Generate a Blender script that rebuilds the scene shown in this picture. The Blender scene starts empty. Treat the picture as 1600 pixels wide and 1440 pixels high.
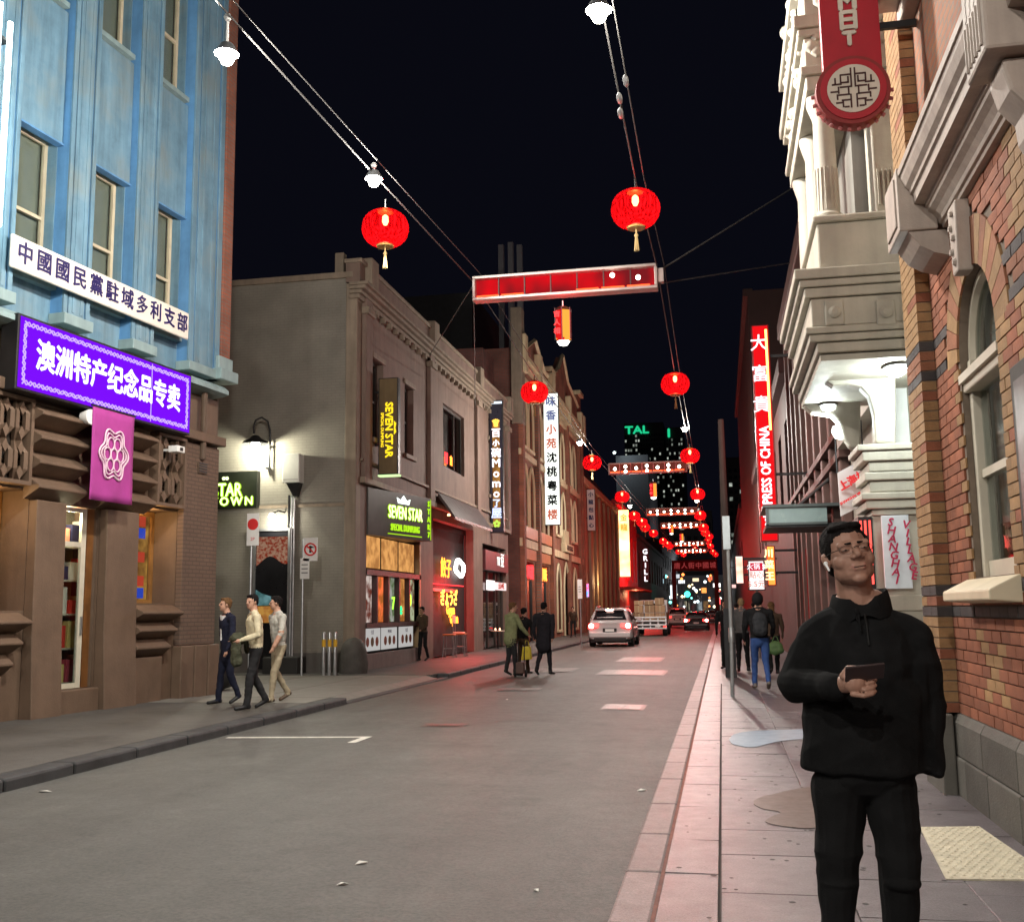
import bpy, bmesh, math, random
import numpy as np
from mathutils import Vector, Matrix, noise
from mathutils.kdtree import KDTree
random.seed(7)
scene = bpy.context.scene
COL = scene.collection
R_ = math.radians

# ------------------------------------------------------------------ camera
FPX = 1650.0
_d1 = np.array([328., 230., FPX]); _d1 /= np.linalg.norm(_d1)
_D = (FPX * FPX - 328 * 150) / 230
_up = np.array([-150., -_D, FPX]); _up /= np.linalg.norm(_up)
_up -= _d1 * (_up @ _d1); _up /= np.linalg.norm(_up)
CAMR = np.stack([np.cross(_d1, _up), _d1, _up])
CAMC = np.array([0., 0., 1.5])
cam_data = bpy.data.cameras.new('camera')
cam = bpy.data.objects.new('camera', cam_data); COL.objects.link(cam)
cam_data.sensor_width = 36.0
cam_data.lens = FPX / 1600 * 36.0
cam_data.clip_start = 0.05
cam_data.clip_end = 3000
_m = Matrix.Identity(4)
for i in range(3):
    _m[i][0] = CAMR[i][0]; _m[i][1] = -CAMR[i][1]; _m[i][2] = -CAMR[i][2]; _m[i][3] = CAMC[i]
cam.matrix_world = _m
scene.camera = cam

# ------------------------------------------------------------------ night sky
world = bpy.data.worlds.new('World'); scene.world = world; world.use_nodes = True
wn = world.node_tree; wn.nodes.clear()
wo = wn.nodes.new('ShaderNodeOutputWorld'); wb = wn.nodes.new('ShaderNodeBackground')
sk = wn.nodes.new('ShaderNodeTexSky'); sk.sky_type = 'NISHITA'; sk.sun_disc = False
sk.sun_elevation = R_(-6.5); sk.sun_rotation = R_(250)
wb.inputs[1].default_value = 0.10
wb2 = wn.nodes.new('ShaderNodeBackground'); wb2.inputs[0].default_value = (.0026, .0028, .0056, 1); wadd = wn.nodes.new('ShaderNodeAddShader')
wn.links.new(sk.outputs[0], wb.inputs[0]); wn.links.new(wb.outputs[0], wadd.inputs[0]); wn.links.new(wb2.outputs[0], wadd.inputs[1]); wn.links.new(wadd.outputs[0], wo.inputs[0])

# ------------------------------------------------------------------ render / exposure
scene.view_settings.view_transform = 'Standard'
scene.view_settings.look = 'None'
scene.view_settings.exposure = 0.0
scene.view_settings.gamma = 1.0
scene.view_settings.use_curve_mapping = False
scene.render.engine = 'CYCLES'
cy = scene.cycles
cy.use_denoising = True
cy.max_bounces = 6; cy.diffuse_bounces = 3; cy.glossy_bounces = 3; cy.transmission_bounces = 4
cy.transparent_max_bounces = 10
cy.caustics_reflective = False; cy.caustics_refractive = False
cy.sample_clamp_indirect = 4.0
cy.use_light_tree = True

# ------------------------------------------------------------------ measuring: a pixel of the photo met with a real plane
FRAME = [0., (0., 0., 0.), (0., 0., 0.)]     # facade frame: turn about z, local pivot, world pivot
def P(u, v, X=None, Y=None, Z=None):
    d = CAMR @ np.array([u - 800., v - 720., FPX]); o = CAMC
    if FRAME[0]:
        c, s = math.cos(FRAME[0]), math.sin(FRAME[0]); R = np.array([[c, s, 0], [-s, c, 0], [0, 0, 1]])
        o = R @ (o - np.array(FRAME[2])) + np.array(FRAME[1]); d = R @ d
    if X is not None: t = (X - o[0]) / d[0]
    elif Y is not None: t = (Y - o[1]) / d[1]
    else: t = (Z - o[2]) / d[2]
    return tuple(float(c) for c in o + t * d)
NOM = {}
def to_world(l):
    c, s = math.cos(FRAME[0]), math.sin(FRAME[0]); a = [l[i]-FRAME[1][i] for i in range(3)]
    return Vector((a[0]*c - a[1]*s + FRAME[2][0], a[0]*s + a[1]*c + FRAME[2][1], a[2] + FRAME[2][2]))

# ------------------------------------------------------------------ materials
MATS = {}
def mat(name, col, rough=.75, metal=0., var=.14, vs=3., bump=0., bs=40., col2=None, c2s=1.2, c2t=.55, spec=.4, rnd=0., streak=0., coat=0., speck=0., along=0.):
    if name in MATS: return MATS[name]
    m = bpy.data.materials.new(name); m.use_nodes = True
    nt = m.node_tree; N = nt.nodes; L = nt.links; N.clear()
    out = N.new('ShaderNodeOutputMaterial'); b = N.new('ShaderNodeBsdfPrincipled'); L.new(b.outputs[0], out.inputs[0])
    b.inputs['Roughness'].default_value = rough; b.inputs['Metallic'].default_value = metal
    b.inputs['Specular IOR Level'].default_value = spec
    if coat: b.inputs['Coat Weight'].default_value = coat; b.inputs['Coat Roughness'].default_value = .1
    tc = N.new('ShaderNodeTexCoord')
    def noise_(s, det=5, vec=None, rgh=.6):
        n = N.new('ShaderNodeTexNoise'); n.inputs['Scale'].default_value = s; n.inputs['Detail'].default_value = det
        n.inputs['Roughness'].default_value = rgh; L.new(vec or tc.outputs['Object'], n.inputs['Vector']); return n
    c = col if len(col) == 4 else (*col, 1)
    def scl(k): return (min(1, c[0]*k), min(1, c[1]*k), min(1, c[2]*k), 1)
    n1 = noise_(vs)
    rp = N.new('ShaderNodeValToRGB'); rp.color_ramp.elements[0].position = .3; rp.color_ramp.elements[1].position = .72
    rp.color_ramp.elements[0].color = scl(1-var); rp.color_ramp.elements[1].color = scl(1+var)
    L.new(n1.outputs['Fac'], rp.inputs['Fac']); cur = rp.outputs['Color']
    def mixc(fac, a, bcol, mode='MIX'):
        x = N.new('ShaderNodeMix'); x.data_type = 'RGBA'; x.blend_type = mode
        if hasattr(fac, 'links') or not isinstance(fac, (int, float)): L.new(fac, x.inputs[0])
        else: x.inputs[0].default_value = fac
        L.new(a, x.inputs[6])
        if isinstance(bcol, tuple): x.inputs[7].default_value = bcol if len(bcol) == 4 else (*bcol, 1)
        else: L.new(bcol, x.inputs[7])
        return x.outputs[2]
    if col2 is not None:
        n2 = noise_(c2s, 6)
        r2 = N.new('ShaderNodeValToRGB'); r2.color_ramp.elements[0].position = c2t - .06; r2.color_ramp.elements[1].position = c2t + .14
        L.new(n2.outputs['Fac'], r2.inputs['Fac']); cur = mixc(r2.outputs['Color'], cur, col2)
    if streak:
        mp = N.new('ShaderNodeMapping'); mp.inputs['Scale'].default_value = (3, 3, .25); L.new(tc.outputs['Object'], mp.inputs['Vector'])
        n3 = noise_(1.6, 5, mp.outputs[0]); r3 = N.new('ShaderNodeValToRGB')
        r3.color_ramp.elements[0].position = .35; r3.color_ramp.elements[1].position = .7
        r3.color_ramp.elements[0].color = (1-streak, 1-streak, 1-streak, 1); r3.color_ramp.elements[1].color = (1, 1, 1, 1)
        L.new(n3.outputs['Fac'], r3.inputs['Fac']); cur = mixc(1.0, cur, r3.outputs['Color'], 'MULTIPLY')
    if along:
        mp = N.new('ShaderNodeMapping'); mp.inputs['Scale'].default_value = (1.1, .05, 1); L.new(tc.outputs['Object'], mp.inputs['Vector'])
        n7 = noise_(1.3, 4, mp.outputs[0]); r7 = N.new('ShaderNodeValToRGB'); r7.color_ramp.elements[0].position = .36; r7.color_ramp.elements[1].position = .64
        r7.color_ramp.elements[0].color = (1-along, 1-along, 1-along, 1); r7.color_ramp.elements[1].color = (1, 1, 1, 1); L.new(n7.outputs['Fac'], r7.inputs['Fac']); cur = mixc(1.0, cur, r7.outputs['Color'], 'MULTIPLY')
        n8 = noise_(.9, 3); r8 = N.new('ShaderNodeValToRGB'); r8.color_ramp.elements[0].position = .60; r8.color_ramp.elements[1].position = .70
        r8.color_ramp.elements[0].color = (1, 1, 1, 1); r8.color_ramp.elements[1].color = (.78, .77, .76, 1); L.new(n8.outputs['Fac'], r8.inputs['Fac']); cur = mixc(1.0, cur, r8.outputs['Color'], 'MULTIPLY')
    if rnd:
        oi = N.new('ShaderNodeObjectInfo'); mr = N.new('ShaderNodeMapRange')
        mr.inputs[3].default_value = 1 - rnd; mr.inputs[4].default_value = 1 + rnd; L.new(oi.outputs['Random'], mr.inputs[0])
        cur = mixc(1.0, cur, mr.outputs[0], 'MULTIPLY')
    L.new(cur, b.inputs['Base Color'])
    n4 = noise_(max(vs*2.3, 6), 4); mr = N.new('ShaderNodeMapRange')
    mr.inputs[3].default_value = max(.03, rough-.1); mr.inputs[4].default_value = min(1, rough+.1)
    L.new(n4.outputs['Fac'], mr.inputs[0]); L.new(mr.outputs[0], b.inputs['Roughness'])
    if speck:
        n6 = noise_(speck, 2, rgh=.7); r6 = N.new('ShaderNodeValToRGB'); r6.color_ramp.elements[0].position = .34; r6.color_ramp.elements[1].position = .66
        r6.color_ramp.elements[0].color = (.62, .62, .62, 1); r6.color_ramp.elements[1].color = (1.0, 1.0, 1.0, 1); L.new(n6.outputs['Fac'], r6.inputs['Fac'])
        cur2 = mixc(1.0, cur, r6.outputs['Color'], 'MULTIPLY'); L.new(cur2, b.inputs['Base Color'])
    if bump:
        n5 = noise_(bs, 6, rgh=.65); bp = N.new('ShaderNodeBump'); bp.inputs['Strength'].default_value = bump; bp.inputs['Distance'].default_value = .02
        L.new(n5.outputs['Fac'], bp.inputs['Height']); L.new(bp.outputs[0], b.inputs['Normal'])
    MATS[name] = m; return m

def emit(name, col, s, var=0., vs=8., col2=None):
    if name in MATS: return MATS[name]
    m = bpy.data.materials.new(name); m.use_nodes = True; nt = m.node_tree; N = nt.nodes; L = nt.links; N.clear()
    out = N.new('ShaderNodeOutputMaterial'); e = N.new('ShaderNodeEmission'); L.new(e.outputs[0], out.inputs[0])
    e.inputs[0].default_value = (*col, 1); e.inputs[1].default_value = s
    if var or col2:
        tc = N.new('ShaderNodeTexCoord'); n = N.new('ShaderNodeTexNoise'); n.inputs['Scale'].default_value = vs
        L.new(tc.outputs['Object'], n.inputs['Vector']); r = N.new('ShaderNodeValToRGB')
        r.color_ramp.elements[0].position = .38; r.color_ramp.elements[1].position = .62
        r.color_ramp.elements[0].color = (*col, 1)
        r.color_ramp.elements[1].color = (*(col2 or tuple(c*(1-var) for c in col)), 1)
        L.new(n.outputs['Fac'], r.inputs['Fac']); L.new(r.outputs[0], e.inputs[0])
    MATS[name] = m; return m

def glassy(name, tint=(.8, .85, .85), refl=.12, rough=.03):
    if name in MATS: return MATS[name]
    m = bpy.data.materials.new(name); m.use_nodes = True; nt = m.node_tree; N = nt.nodes; L = nt.links; N.clear()
    out = N.new('ShaderNodeOutputMaterial'); mx = N.new('ShaderNodeMixShader'); t = N.new('ShaderNodeBsdfTransparent'); g = N.new('ShaderNodeBsdfGlossy')
    t.inputs[0].default_value = (*tint, 1); g.inputs['Roughness'].default_value = rough
    fr = N.new('ShaderNodeLayerWeight'); pw = N.new('ShaderNodeMath'); pw.operation = 'POWER'; pw.inputs[1].default_value = 5; ad = N.new('ShaderNodeMath'); ad.operation = 'MULTIPLY_ADD'; ad.inputs[1].default_value = .75; ad.inputs[2].default_value = refl*.4; ad.use_clamp = True
    L.new(fr.outputs['Facing'], pw.inputs[0]); L.new(pw.outputs[0], ad.inputs[0]); L.new(ad.outputs[0], mx.inputs[0]); L.new(t.outputs[0], mx.inputs[1]); L.new(g.outputs[0], mx.inputs[2])
    L.new(mx.outputs[0], out.inputs[0]); MATS[name] = m; return m

def brickmat(name, c1, c2, mortar, axis='YZ', bw=.23, bh=.076, ms=.01, rough=.85, bump=.4, vary=.3):
    if name in MATS: return MATS[name]
    m = bpy.data.materials.new(name); m.use_nodes = True; nt = m.node_tree; N = nt.nodes; L = nt.links; N.clear()
    out = N.new('ShaderNodeOutputMaterial'); b = N.new('ShaderNodeBsdfPrincipled'); L.new(b.outputs[0], out.inputs[0]); b.inputs['Roughness'].default_value = rough
    tc = N.new('ShaderNodeTexCoord'); sp = N.new('ShaderNodeSeparateXYZ'); cb = N.new('ShaderNodeCombineXYZ')
    L.new(tc.outputs['Object'], sp.inputs[0])
    L.new(sp.outputs['Y' if axis == 'YZ' else 'X'], cb.inputs[0]); L.new(sp.outputs['Z'], cb.inputs[1])
    br = N.new('ShaderNodeTexBrick'); L.new(cb.outputs[0], br.inputs['Vector'])
    br.inputs['Color1'].default_value = (*c1, 1); br.inputs['Color2'].default_value = (*c2, 1); br.inputs['Mortar'].default_value = (*mortar, 1)
    br.inputs['Scale'].default_value = 1; br.inputs['Mortar Size'].default_value = ms; br.inputs['Brick Width'].default_value = bw; br.inputs['Row Height'].default_value = bh
    n = N.new('ShaderNodeTexNoise'); n.inputs['Scale'].default_value = 1.3; n.inputs['Detail'].default_value = 6; L.new(tc.outputs['Object'], n.inputs['Vector'])
    mr = N.new('ShaderNodeMapRange'); mr.inputs[1].default_value = .3; mr.inputs[2].default_value = .7; mr.inputs[3].default_value = 1-vary; mr.inputs[4].default_value = 1+vary
    L.new(n.outputs['Fac'], mr.inputs[0])
    x = N.new('ShaderNodeMix'); x.data_type = 'RGBA'; x.blend_type = 'MULTIPLY'; x.inputs[0].default_value = 1
    L.new(br.outputs['Color'], x.inputs[6]); L.new(mr.outputs[0], x.inputs[7]); L.new(x.outputs[2], b.inputs['Base Color'])
    bp = N.new('ShaderNodeBump'); bp.inputs['Strength'].default_value = bump; bp.inputs['Distance'].default_value = .01; bp.invert = True
    L.new(br.outputs['Fac'], bp.inputs['Height']); L.new(bp.outputs[0], b.inputs['Normal'])
    MATS[name] = m; return m

# ------------------------------------------------------------------ mesh helpers
class MB:
    def __init__(s): s.v = []; s.f = []; s.mi = []
    def add(s, vs, fs, mi=0):
        o = len(s.v); s.v += [tuple(map(float, a)) for a in vs]; s.f += [tuple(i+o for i in f) for f in fs]; s.mi += [mi]*len(fs); return s
    def box(s, x0, x1, y0, y1, z0, z1, mi=0):
        if x0 > x1: x0, x1 = x1, x0
        if y0 > y1: y0, y1 = y1, y0
        if z0 > z1: z0, z1 = z1, z0
        return s.add([(x0,y0,z0),(x1,y0,z0),(x1,y1,z0),(x0,y1,z0),(x0,y0,z1),(x1,y0,z1),(x1,y1,z1),(x0,y1,z1)],
              [(0,3,2,1),(4,5,6,7),(0,1,5,4),(1,2,6,5),(2,3,7,6),(3,0,4,7)], mi)
    def prism(s, poly, axis, a, b, mi=0):
        # poly: list of 2d points in the plane normal to axis ('X': (y,z), 'Y': (x,z), 'Z': (x,y)), extruded from a to b
        def pt(p, t): return {'X': (t, p[0], p[1]), 'Y': (p[0], t, p[1]), 'Z': (p[0], p[1], t)}[axis]
        n = len(poly); vs = [pt(p, a) for p in poly] + [pt(p, b) for p in poly]
        fs = [tuple(range(n))[::-1], tuple(range(n, 2*n))] + [(i, (i+1) % n, (i+1) % n + n, i+n) for i in range(n)]
        return s.add(vs, fs, mi)
    def tube(s, pts, r, n=8, closed=False, mi=0, caps=True):
        pts = [Vector(p) for p in pts]; rs = r if isinstance(r, (list, tuple)) else [r]*len(pts)
        vs = []; fs = []; m = len(pts); prev = None
        for i, p in enumerate(pts):
            if closed: t = pts[(i+1) % m] - pts[i-1]
            else: t = pts[min(i+1, m-1)] - pts[max(i-1, 0)]
            t.normalize()
            if prev is None:
                a = Vector((0, 0, 1)) if abs(t.z) < .9 else Vector((1, 0, 0)); u = t.cross(a).normalized()
            else:
                u = (prev - t*prev.dot(t)); u = u.normalized() if u.length > 1e-6 else t.orthogonal().normalized()
            prev = u; w = t.cross(u)
            for k in range(n):
                a = 2*math.pi*k/n; vs.append(p + (u*math.cos(a) + w*math.sin(a))*rs[i])
        for i in range(m if closed else m-1):
            j = (i+1) % m
            for k in range(n): fs.append((i*n+k, i*n+(k+1) % n, j*n+(k+1) % n, j*n+k))
        if not closed and caps: fs += [tuple(range(n))[::-1], tuple(range((m-1)*n, m*n))]
        return s.add(vs, fs, mi)
    def lathe(s, prof, c, n=16, axis='Z', mi=0, sx=1., sy=1.):
        vs = []; fs = []; m = len(prof)
        for (r, h) in prof:
            for k in range(n):
                a = 2*math.pi*k/n; q = (r*math.cos(a)*sx, r*math.sin(a)*sy, h)
                if axis == 'X': q = (q[2], q[0], q[1])
                elif axis == 'Y': q = (q[0], q[2], q[1])
                vs.append((c[0]+q[0], c[1]+q[1], c[2]+q[2]))
        for i in range(m-1):
            for k in range(n): fs.append((i*n+k, i*n+(k+1) % n, (i+1)*n+(k+1) % n, (i+1)*n+k))
        fs += [tuple(range(n))[::-1], tuple(range((m-1)*n, m*n))]
        return s.add(vs, fs, mi)
    def quad(s, a, b, c, d, mi=0): return s.add([a, b, c, d], [(0, 1, 2, 3)], mi)
    def build(s, name, m, parent=None, smooth=False, bevel=0., seg=2, angle=35, rot=None):
        me = bpy.data.meshes.new(name)
        off = Vector(parent_loc(parent)) if parent is not None else Vector((0, 0, 0))
        me.from_pydata([(a[0]-off[0], a[1]-off[1], a[2]-off[2]) for a in s.v], [], s.f)
        for x in (m if isinstance(m, (list, tuple)) else [m]): me.materials.append(x)
        if isinstance(m, (list, tuple)): me.polygons.foreach_set('material_index', s.mi)
        bm = bmesh.new(); bm.from_mesh(me); bmesh.ops.recalc_face_normals(bm, faces=bm.faces); bm.to_mesh(me); bm.free()
        if smooth:
            me.polygons.foreach_set('use_smooth', [True]*len(me.polygons))
            me.set_sharp_from_angle(angle=R_(angle))
        me.update()
        o = bpy.data.objects.new(name, me); COL.objects.link(o)
        if parent is not None: o.parent = parent
        if bevel:
            bv = o.modifiers.new('bevel', 'BEVEL'); bv.width = bevel; bv.segments = seg; bv.limit_method = 'ANGLE'; bv.angle_limit = R_(40)
        return o
def parent_loc(p):
    l = Vector((0, 0, 0))
    while p is not None: l += Vector(NOM.get(p.name, p.location)); p = p.parent
    return l
def tag(o, label=None, cat=None, group=None, kind=None):
    if label: o['label'] = label
    if cat: o['category'] = cat
    if group: o['group'] = group
    if kind: o['kind'] = kind
    return o
def thing(name, loc, label, cat, group=None, kind=None):
    o = bpy.data.objects.new(name, None); COL.objects.link(o); o.location = loc; o.empty_display_size = .2
    if FRAME[0]: NOM[o.name] = Vector(loc); o.location = to_world(loc); o.rotation_euler.z = FRAME[0]
    return tag(o, label, cat, group, kind)
def box(name, m, parent, *a, bevel=0.): return MB().box(*a).build(name, m, parent, bevel=bevel)
def copy_tree(o, parent=None, loc=None):
    c = o.copy(); COL.objects.link(c); c.parent = parent
    if loc is not None: c.location = loc
    for ch in list(o.children): copy_tree(ch, c)
    return c
FACE = {'+X': ((0,1,0),(0,0,1),(1,0,0)), '-Y': ((1,0,0),(0,0,1),(0,-1,0)), '-X': ((0,-1,0),(0,0,1),(-1,0,0)), '+Z': ((1,0,0),(0,1,0),(0,0,1))}
def text(s, size, loc, face, m, parent, name='lettering', ext=.01, off=0., rot=0., w=1., spacing=1., line=1., align='CENTER', shear=0.):
    cu = bpy.data.curves.new(name, 'FONT'); cu.body = s; cu.size = size; cu.align_x = align; cu.align_y = 'CENTER'
    cu.extrude = ext; cu.space_character = spacing; cu.space_line = line; cu.resolution_u = 2; cu.shear = shear
    t = bpy.data.objects.new(name, cu); COL.objects.link(t)
    dg = bpy.context.evaluated_depsgraph_get(); me = bpy.data.meshes.new_from_object(t.evaluated_get(dg))
    bpy.data.objects.remove(t); bpy.data.curves.remove(cu)
    a, b, c = [Vector(q) for q in FACE[face]]
    ca, sa = math.cos(rot), math.sin(rot)
    off_ = parent_loc(parent) if parent is not None else Vector((0, 0, 0))
    co = np.zeros(len(me.vertices)*3); me.vertices.foreach_get('co', co); co = co.reshape(-1, 3)
    co[:, 0] *= w
    x = co[:, 0]*ca - co[:, 1]*sa; y = co[:, 0]*sa + co[:, 1]*ca
    q = np.outer(x, a) + np.outer(y, b) + np.outer(co[:, 2], c) + np.array(loc) - np.array(off_)
    me.vertices.foreach_set('co', q.ravel())
    if off:    # bold: the glyph struck several times, each a hair further out
        bm = bmesh.new(); k = 0; av, bv, cv = np.array(a), np.array(b), np.array(c)
        for (dx, dy) in ((0, 0), (1, 0), (-1, 0), (0, 1), (0, -1)):
            me.vertices.foreach_set('co', (q + av*dx*off + bv*dy*off + cv*.0006*k).ravel()); bm.from_mesh(me); k += 1
        bm.to_mesh(me); bm.free()
    me.materials.clear(); me.materials.append(m); me.update()
    o = bpy.data.objects.new(name, me); COL.objects.link(o)
    if parent is not None: o.parent = parent
    return o
def plight(name, loc, col, power, parent=None, r=.08, spot=None, blend=.6, aim=None):
    l = bpy.data.lights.new(name, 'SPOT' if spot else 'POINT'); l.energy = power; l.color = col; l.shadow_soft_size = r
    if spot: l.spot_size = R_(spot); l.spot_blend = blend
    o = bpy.data.objects.new(name, l); COL.objects.link(o)
    o.location = Vector(loc) - (parent_loc(parent) if parent is not None else Vector((0, 0, 0)))
    if aim is not None: o.rotation_euler = (Vector(aim)-Vector(loc)).to_track_quat('-Z', 'Y').to_euler()
    if parent is not None: o.parent = parent
    return o
def wall_x(X, y0, y1, z0, z1, holes=(), depth=.2, inward=-1, mb=None):
    """wall face on the plane X with rectangular openings and their reveals going inward"""
    mb = mb or MB(); ys = sorted({y0, y1, *[h[0] for h in holes], *[h[1] for h in holes]}); zs = sorted({z0, z1, *[h[2] for h in holes], *[h[3] for h in holes]})
    ys = [y for y in ys if y0 <= y <= y1]; zs = [z for z in zs if z0 <= z <= z1]
    for i in range(len(ys)-1):
        for k in range(len(zs)-1):
            cy_, cz = (ys[i]+ys[i+1])/2, (zs[k]+zs[k+1])/2
            if any(h[0] < cy_ < h[1] and h[2] < cz < h[3] for h in holes): continue
            mb.quad((X, ys[i], zs[k]), (X, ys[i+1], zs[k]), (X, ys[i+1], zs[k+1]), (X, ys[i], zs[k+1]))
    B = X + inward*depth
    for h in holes:
        a, b, c, d = h[:4]
        mb.quad((X,a,c),(B,a,c),(B,a,d),(X,a,d)); mb.quad((X,b,c),(B,b,c),(B,b,d),(X,b,d))
        mb.quad((X,a,d),(B,a,d),(B,b,d),(X,b,d)); mb.quad((X,a,c),(B,a,c),(B,b,c),(X,b,c))
    return mb
def window_x(parent, X, y0, y1, z0, z1, fm, gm, name='window', fw=.06, fd=.06, rail=None, mull=(), inward=-1, blind=None, backm=None):
    """sash window on plane X: frame, panes, optional blind behind the glass"""
    w = MB(); a = X; b = X + inward*fd
    w.box(a, b, y0, y0+fw, z0, z1); w.box(a, b, y1-fw, y1, z0, z1); w.box(a, b, y0+fw, y1-fw, z0, z0+fw); w.box(a, b, y0+fw, y1-fw, z1-fw, z1)
    if rail is not None: w.box(a-inward*.004, b, y0+fw, y1-fw, rail-fw*.4, rail+fw*.4)
    for q in mull: w.box(a-inward*.002, b, q-fw*.3, q+fw*.3, z0+fw, z1-fw)
    o = w.build(name, fm, parent)
    c = X + inward*fd*.6
    edges = [z0+fw*.5] + ([rail] if rail is not None else []) + [z1-fw*.5]
    for i in range(len(edges)-1): box('pane', gm, o, c, c+inward*.012, y0+fw*.5, y1-fw*.5, edges[i]+.002, edges[i+1]-.002)
    if blind is not None:
        q = c + inward*.08
        box('blind', blind, o, q, q+inward*.01, y0+fw*.4, y1-fw*.4, z0+fw*.5, z1-fw*.5)
    return o
# ================================================================== materials in common
asphalt = mat('asphalt', (.126, .127, .117), rough=.55, var=.16, speck=38, along=.2, vs=1.1, bump=.55, bs=160, col2=(.104, .104, .096), c2s=.35, c2t=.5, spec=.45)
concrete_path = mat('path_asphalt', (.118, .114, .106), rough=.62, speck=45, var=.2, vs=1.6, bump=.35, bs=120, col2=(.07, .066, .06), c2s=.8, c2t=.5, spec=.45)
bluestone = mat('bluestone', (.175, .153, .165), rough=.35, speck=70, var=.22, vs=3.5, bump=.28, bs=90, col2=(.115, .098, .104), c2s=1.3, c2t=.56, rnd=.13, spec=.5)
kerbstone = mat('kerb_bluestone', (.19, .145, .142), rough=.45, speck=60, var=.2, vs=5, bump=.3, bs=80, rnd=.18, spec=.5)
kerb_dark = mat('kerb_dark_basalt', (.045, .047, .05), rough=.6, var=.25, vs=4, bump=.35, bs=70, rnd=.2)
joint_m = mat('joint_mortar', (.07, .056, .052), rough=.9)
paint_w = mat('road_paint', (.62, .60, .54), rough=.6, var=.2, vs=14, col2=(.25, .24, .22), c2s=12, c2t=.62)
metal_dark = mat('dark_metal', (.03, .03, .032), rough=.45, metal=.6, var=.2)
metal_grey = mat('galvanised_steel', (.42, .43, .44), rough=.38, metal=.8, var=.15, vs=8)
black_m = mat('black_plastic', (.012, .012, .013), rough=.5)
white_p = mat('white_paint', (.72, .72, .70), rough=.5, var=.08)
cream_p = mat('cream_paint', (.62, .55, .42), rough=.6, var=.12, vs=3, streak=.25, bump=.1)
dark_in = mat('dark_interior', (.02, .018, .017), rough=.8)
glass = glassy('window_glass')
glass_dark = mat('dark_glass', (.012, .013, .015), rough=.08, var=.1, spec=.6)

# ================================================================== ground, road, footpaths
gr = MB().quad((-1500, -300, -.3), (1500, -300, -.3), (1500, 2500, -.3), (-1500, 2500, -.3)).build('ground', mat('far_ground', (.03, .03, .03), rough=.9)); tag(gr, kind='structure')
XL, XK = -6.8, -.6
road = MB()
ys = list(np.linspace(-25, 60, 60)) + list(np.linspace(65, 400, 25)); nx = 14
for y in ys:
    for i in range(nx+1):
        x = XL + (XK-XL)*i/nx; c = 1-((x-(XL+XK)/2)/((XK-XL)/2))**2
        road.v.append((x, y, -.12 + .035*c + .006*noise.noise((x*.8, y*.25, 0))))
for j in range(len(ys)-1):
    for i in range(nx): road.f.append((j*(nx+1)+i, j*(nx+1)+i+1, (j+1)*(nx+1)+i+1, (j+1)*(nx+1)+i)); road.mi.append(0)
road = road.build('road', asphalt, smooth=True); tag(road, kind='structure')
def road_z(x, y):
    c = 1-((x-(XL+XK)/2)/((XK-XL)/2))**2
    return -.12 + .035*c + .006*noise.noise((x*.8, y*.25, 0))
def decal(mb, poly, dz=.004, sub=.5):
    """a thin sheet laid on the crowned road: quad corners in order, subdivided"""
    a, b, c, d = [Vector((*p, 0)) for p in poly]; n = max(1, int(max((b-a).length, (d-a).length)/sub)); o = len(mb.v); k = n+1
    for i in range(k):
        for j in range(k):
            p = (a*(1-i/n)+b*(i/n))*(1-j/n) + (d*(1-i/n)+c*(i/n))*(j/n); mb.v.append((p.x, p.y, road_z(p.x, p.y)+dz))
    for i in range(n):
        for j in range(n): mb.f.append((o+i*k+j, o+(i+1)*k+j, o+(i+1)*k+j+1, o+i*k+j+1)); mb.mi.append(0)
# parking bay mark in the shape of an L
mk = MB(); decal(mk, [(-6.5, 13.3), (-4.5, 13.3), (-4.5, 13.41), (-6.5, 13.41)]); decal(mk, [(-4.5, 13.41), (-4.61, 13.41), (-4.61, 12.75), (-4.5, 12.75)], .0045)
o = mk.build('parking_line', paint_w, road); 
mk = MB(); decal(mk, [(-6.5, 4.9), (-4.6, 4.9), (-4.6, 5.02), (-6.5, 5.02)]); mk.build('parking_line', paint_w, road)
# dark asphalt repair strip and access covers
patch = mat('asphalt_patch', (.10, .095, .088), rough=.55, speck=40, var=.2, vs=2, bump=.4, bs=140)
mk = MB(); decal(mk, [(-3.6, 15.6), (-2.2, 15.3), (-2.3, 16.6), (-3.7, 16.9)], .003); mk.build('asphalt_patch', patch, road)
steel_c = mat('cover_steel', (.12, .085, .08), rough=.4, metal=.2, var=.2, vs=12, bump=.3, bs=60)
conc_c = mat('cover_concrete', (.10, .078, .074), rough=.46, spec=.5, var=.2, vs=8, bump=.2)
def cover(x0, x1, y0, y1, label, n=3):
    t = thing('access_cover', ((x0+x1)/2, (y0+y1)/2, road_z((x0+x1)/2, (y0+y1)/2)), label, 'access cover', 'access covers let into the road')
    m = MB(); decal(m, [(x0, y0), (x1, y0), (x1, y1), (x0, y1)], .005, .3); m.build('surround', conc_c, t)
    w = (x1-x0-.1)/n
    for i in range(n):
        m = MB(); decal(m, [(x0+.07+i*w, y0+.08), (x0+.03+(i+1)*w, y0+.08), (x0+.03+(i+1)*w, y1-.08), (x0+.07+i*w, y1-.08)], .012, .3); m.build('cover_plate', steel_c, t)
cover(-3.15, -1.45, 26.4, 28.6, 'wide pale access cover across the road behind the white four-wheel drive', 5)
cover(-5.2, -3.9, 27.5, 29.5, 'access cover beside the kerb near the man in the dark coat', 3)
cover(-3.3, -1.9, 33.0, 36.0, 'access cover just behind the rear bumper of the white car', 4)
cover(-4.6, -3.7, 21.2, 22.0, 'small dull access cover in the middle of the road', 1)
cover(-2.0, -1.3, 17.4, 18.4, 'reddish access cover close to the stone kerb', 2)
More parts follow.
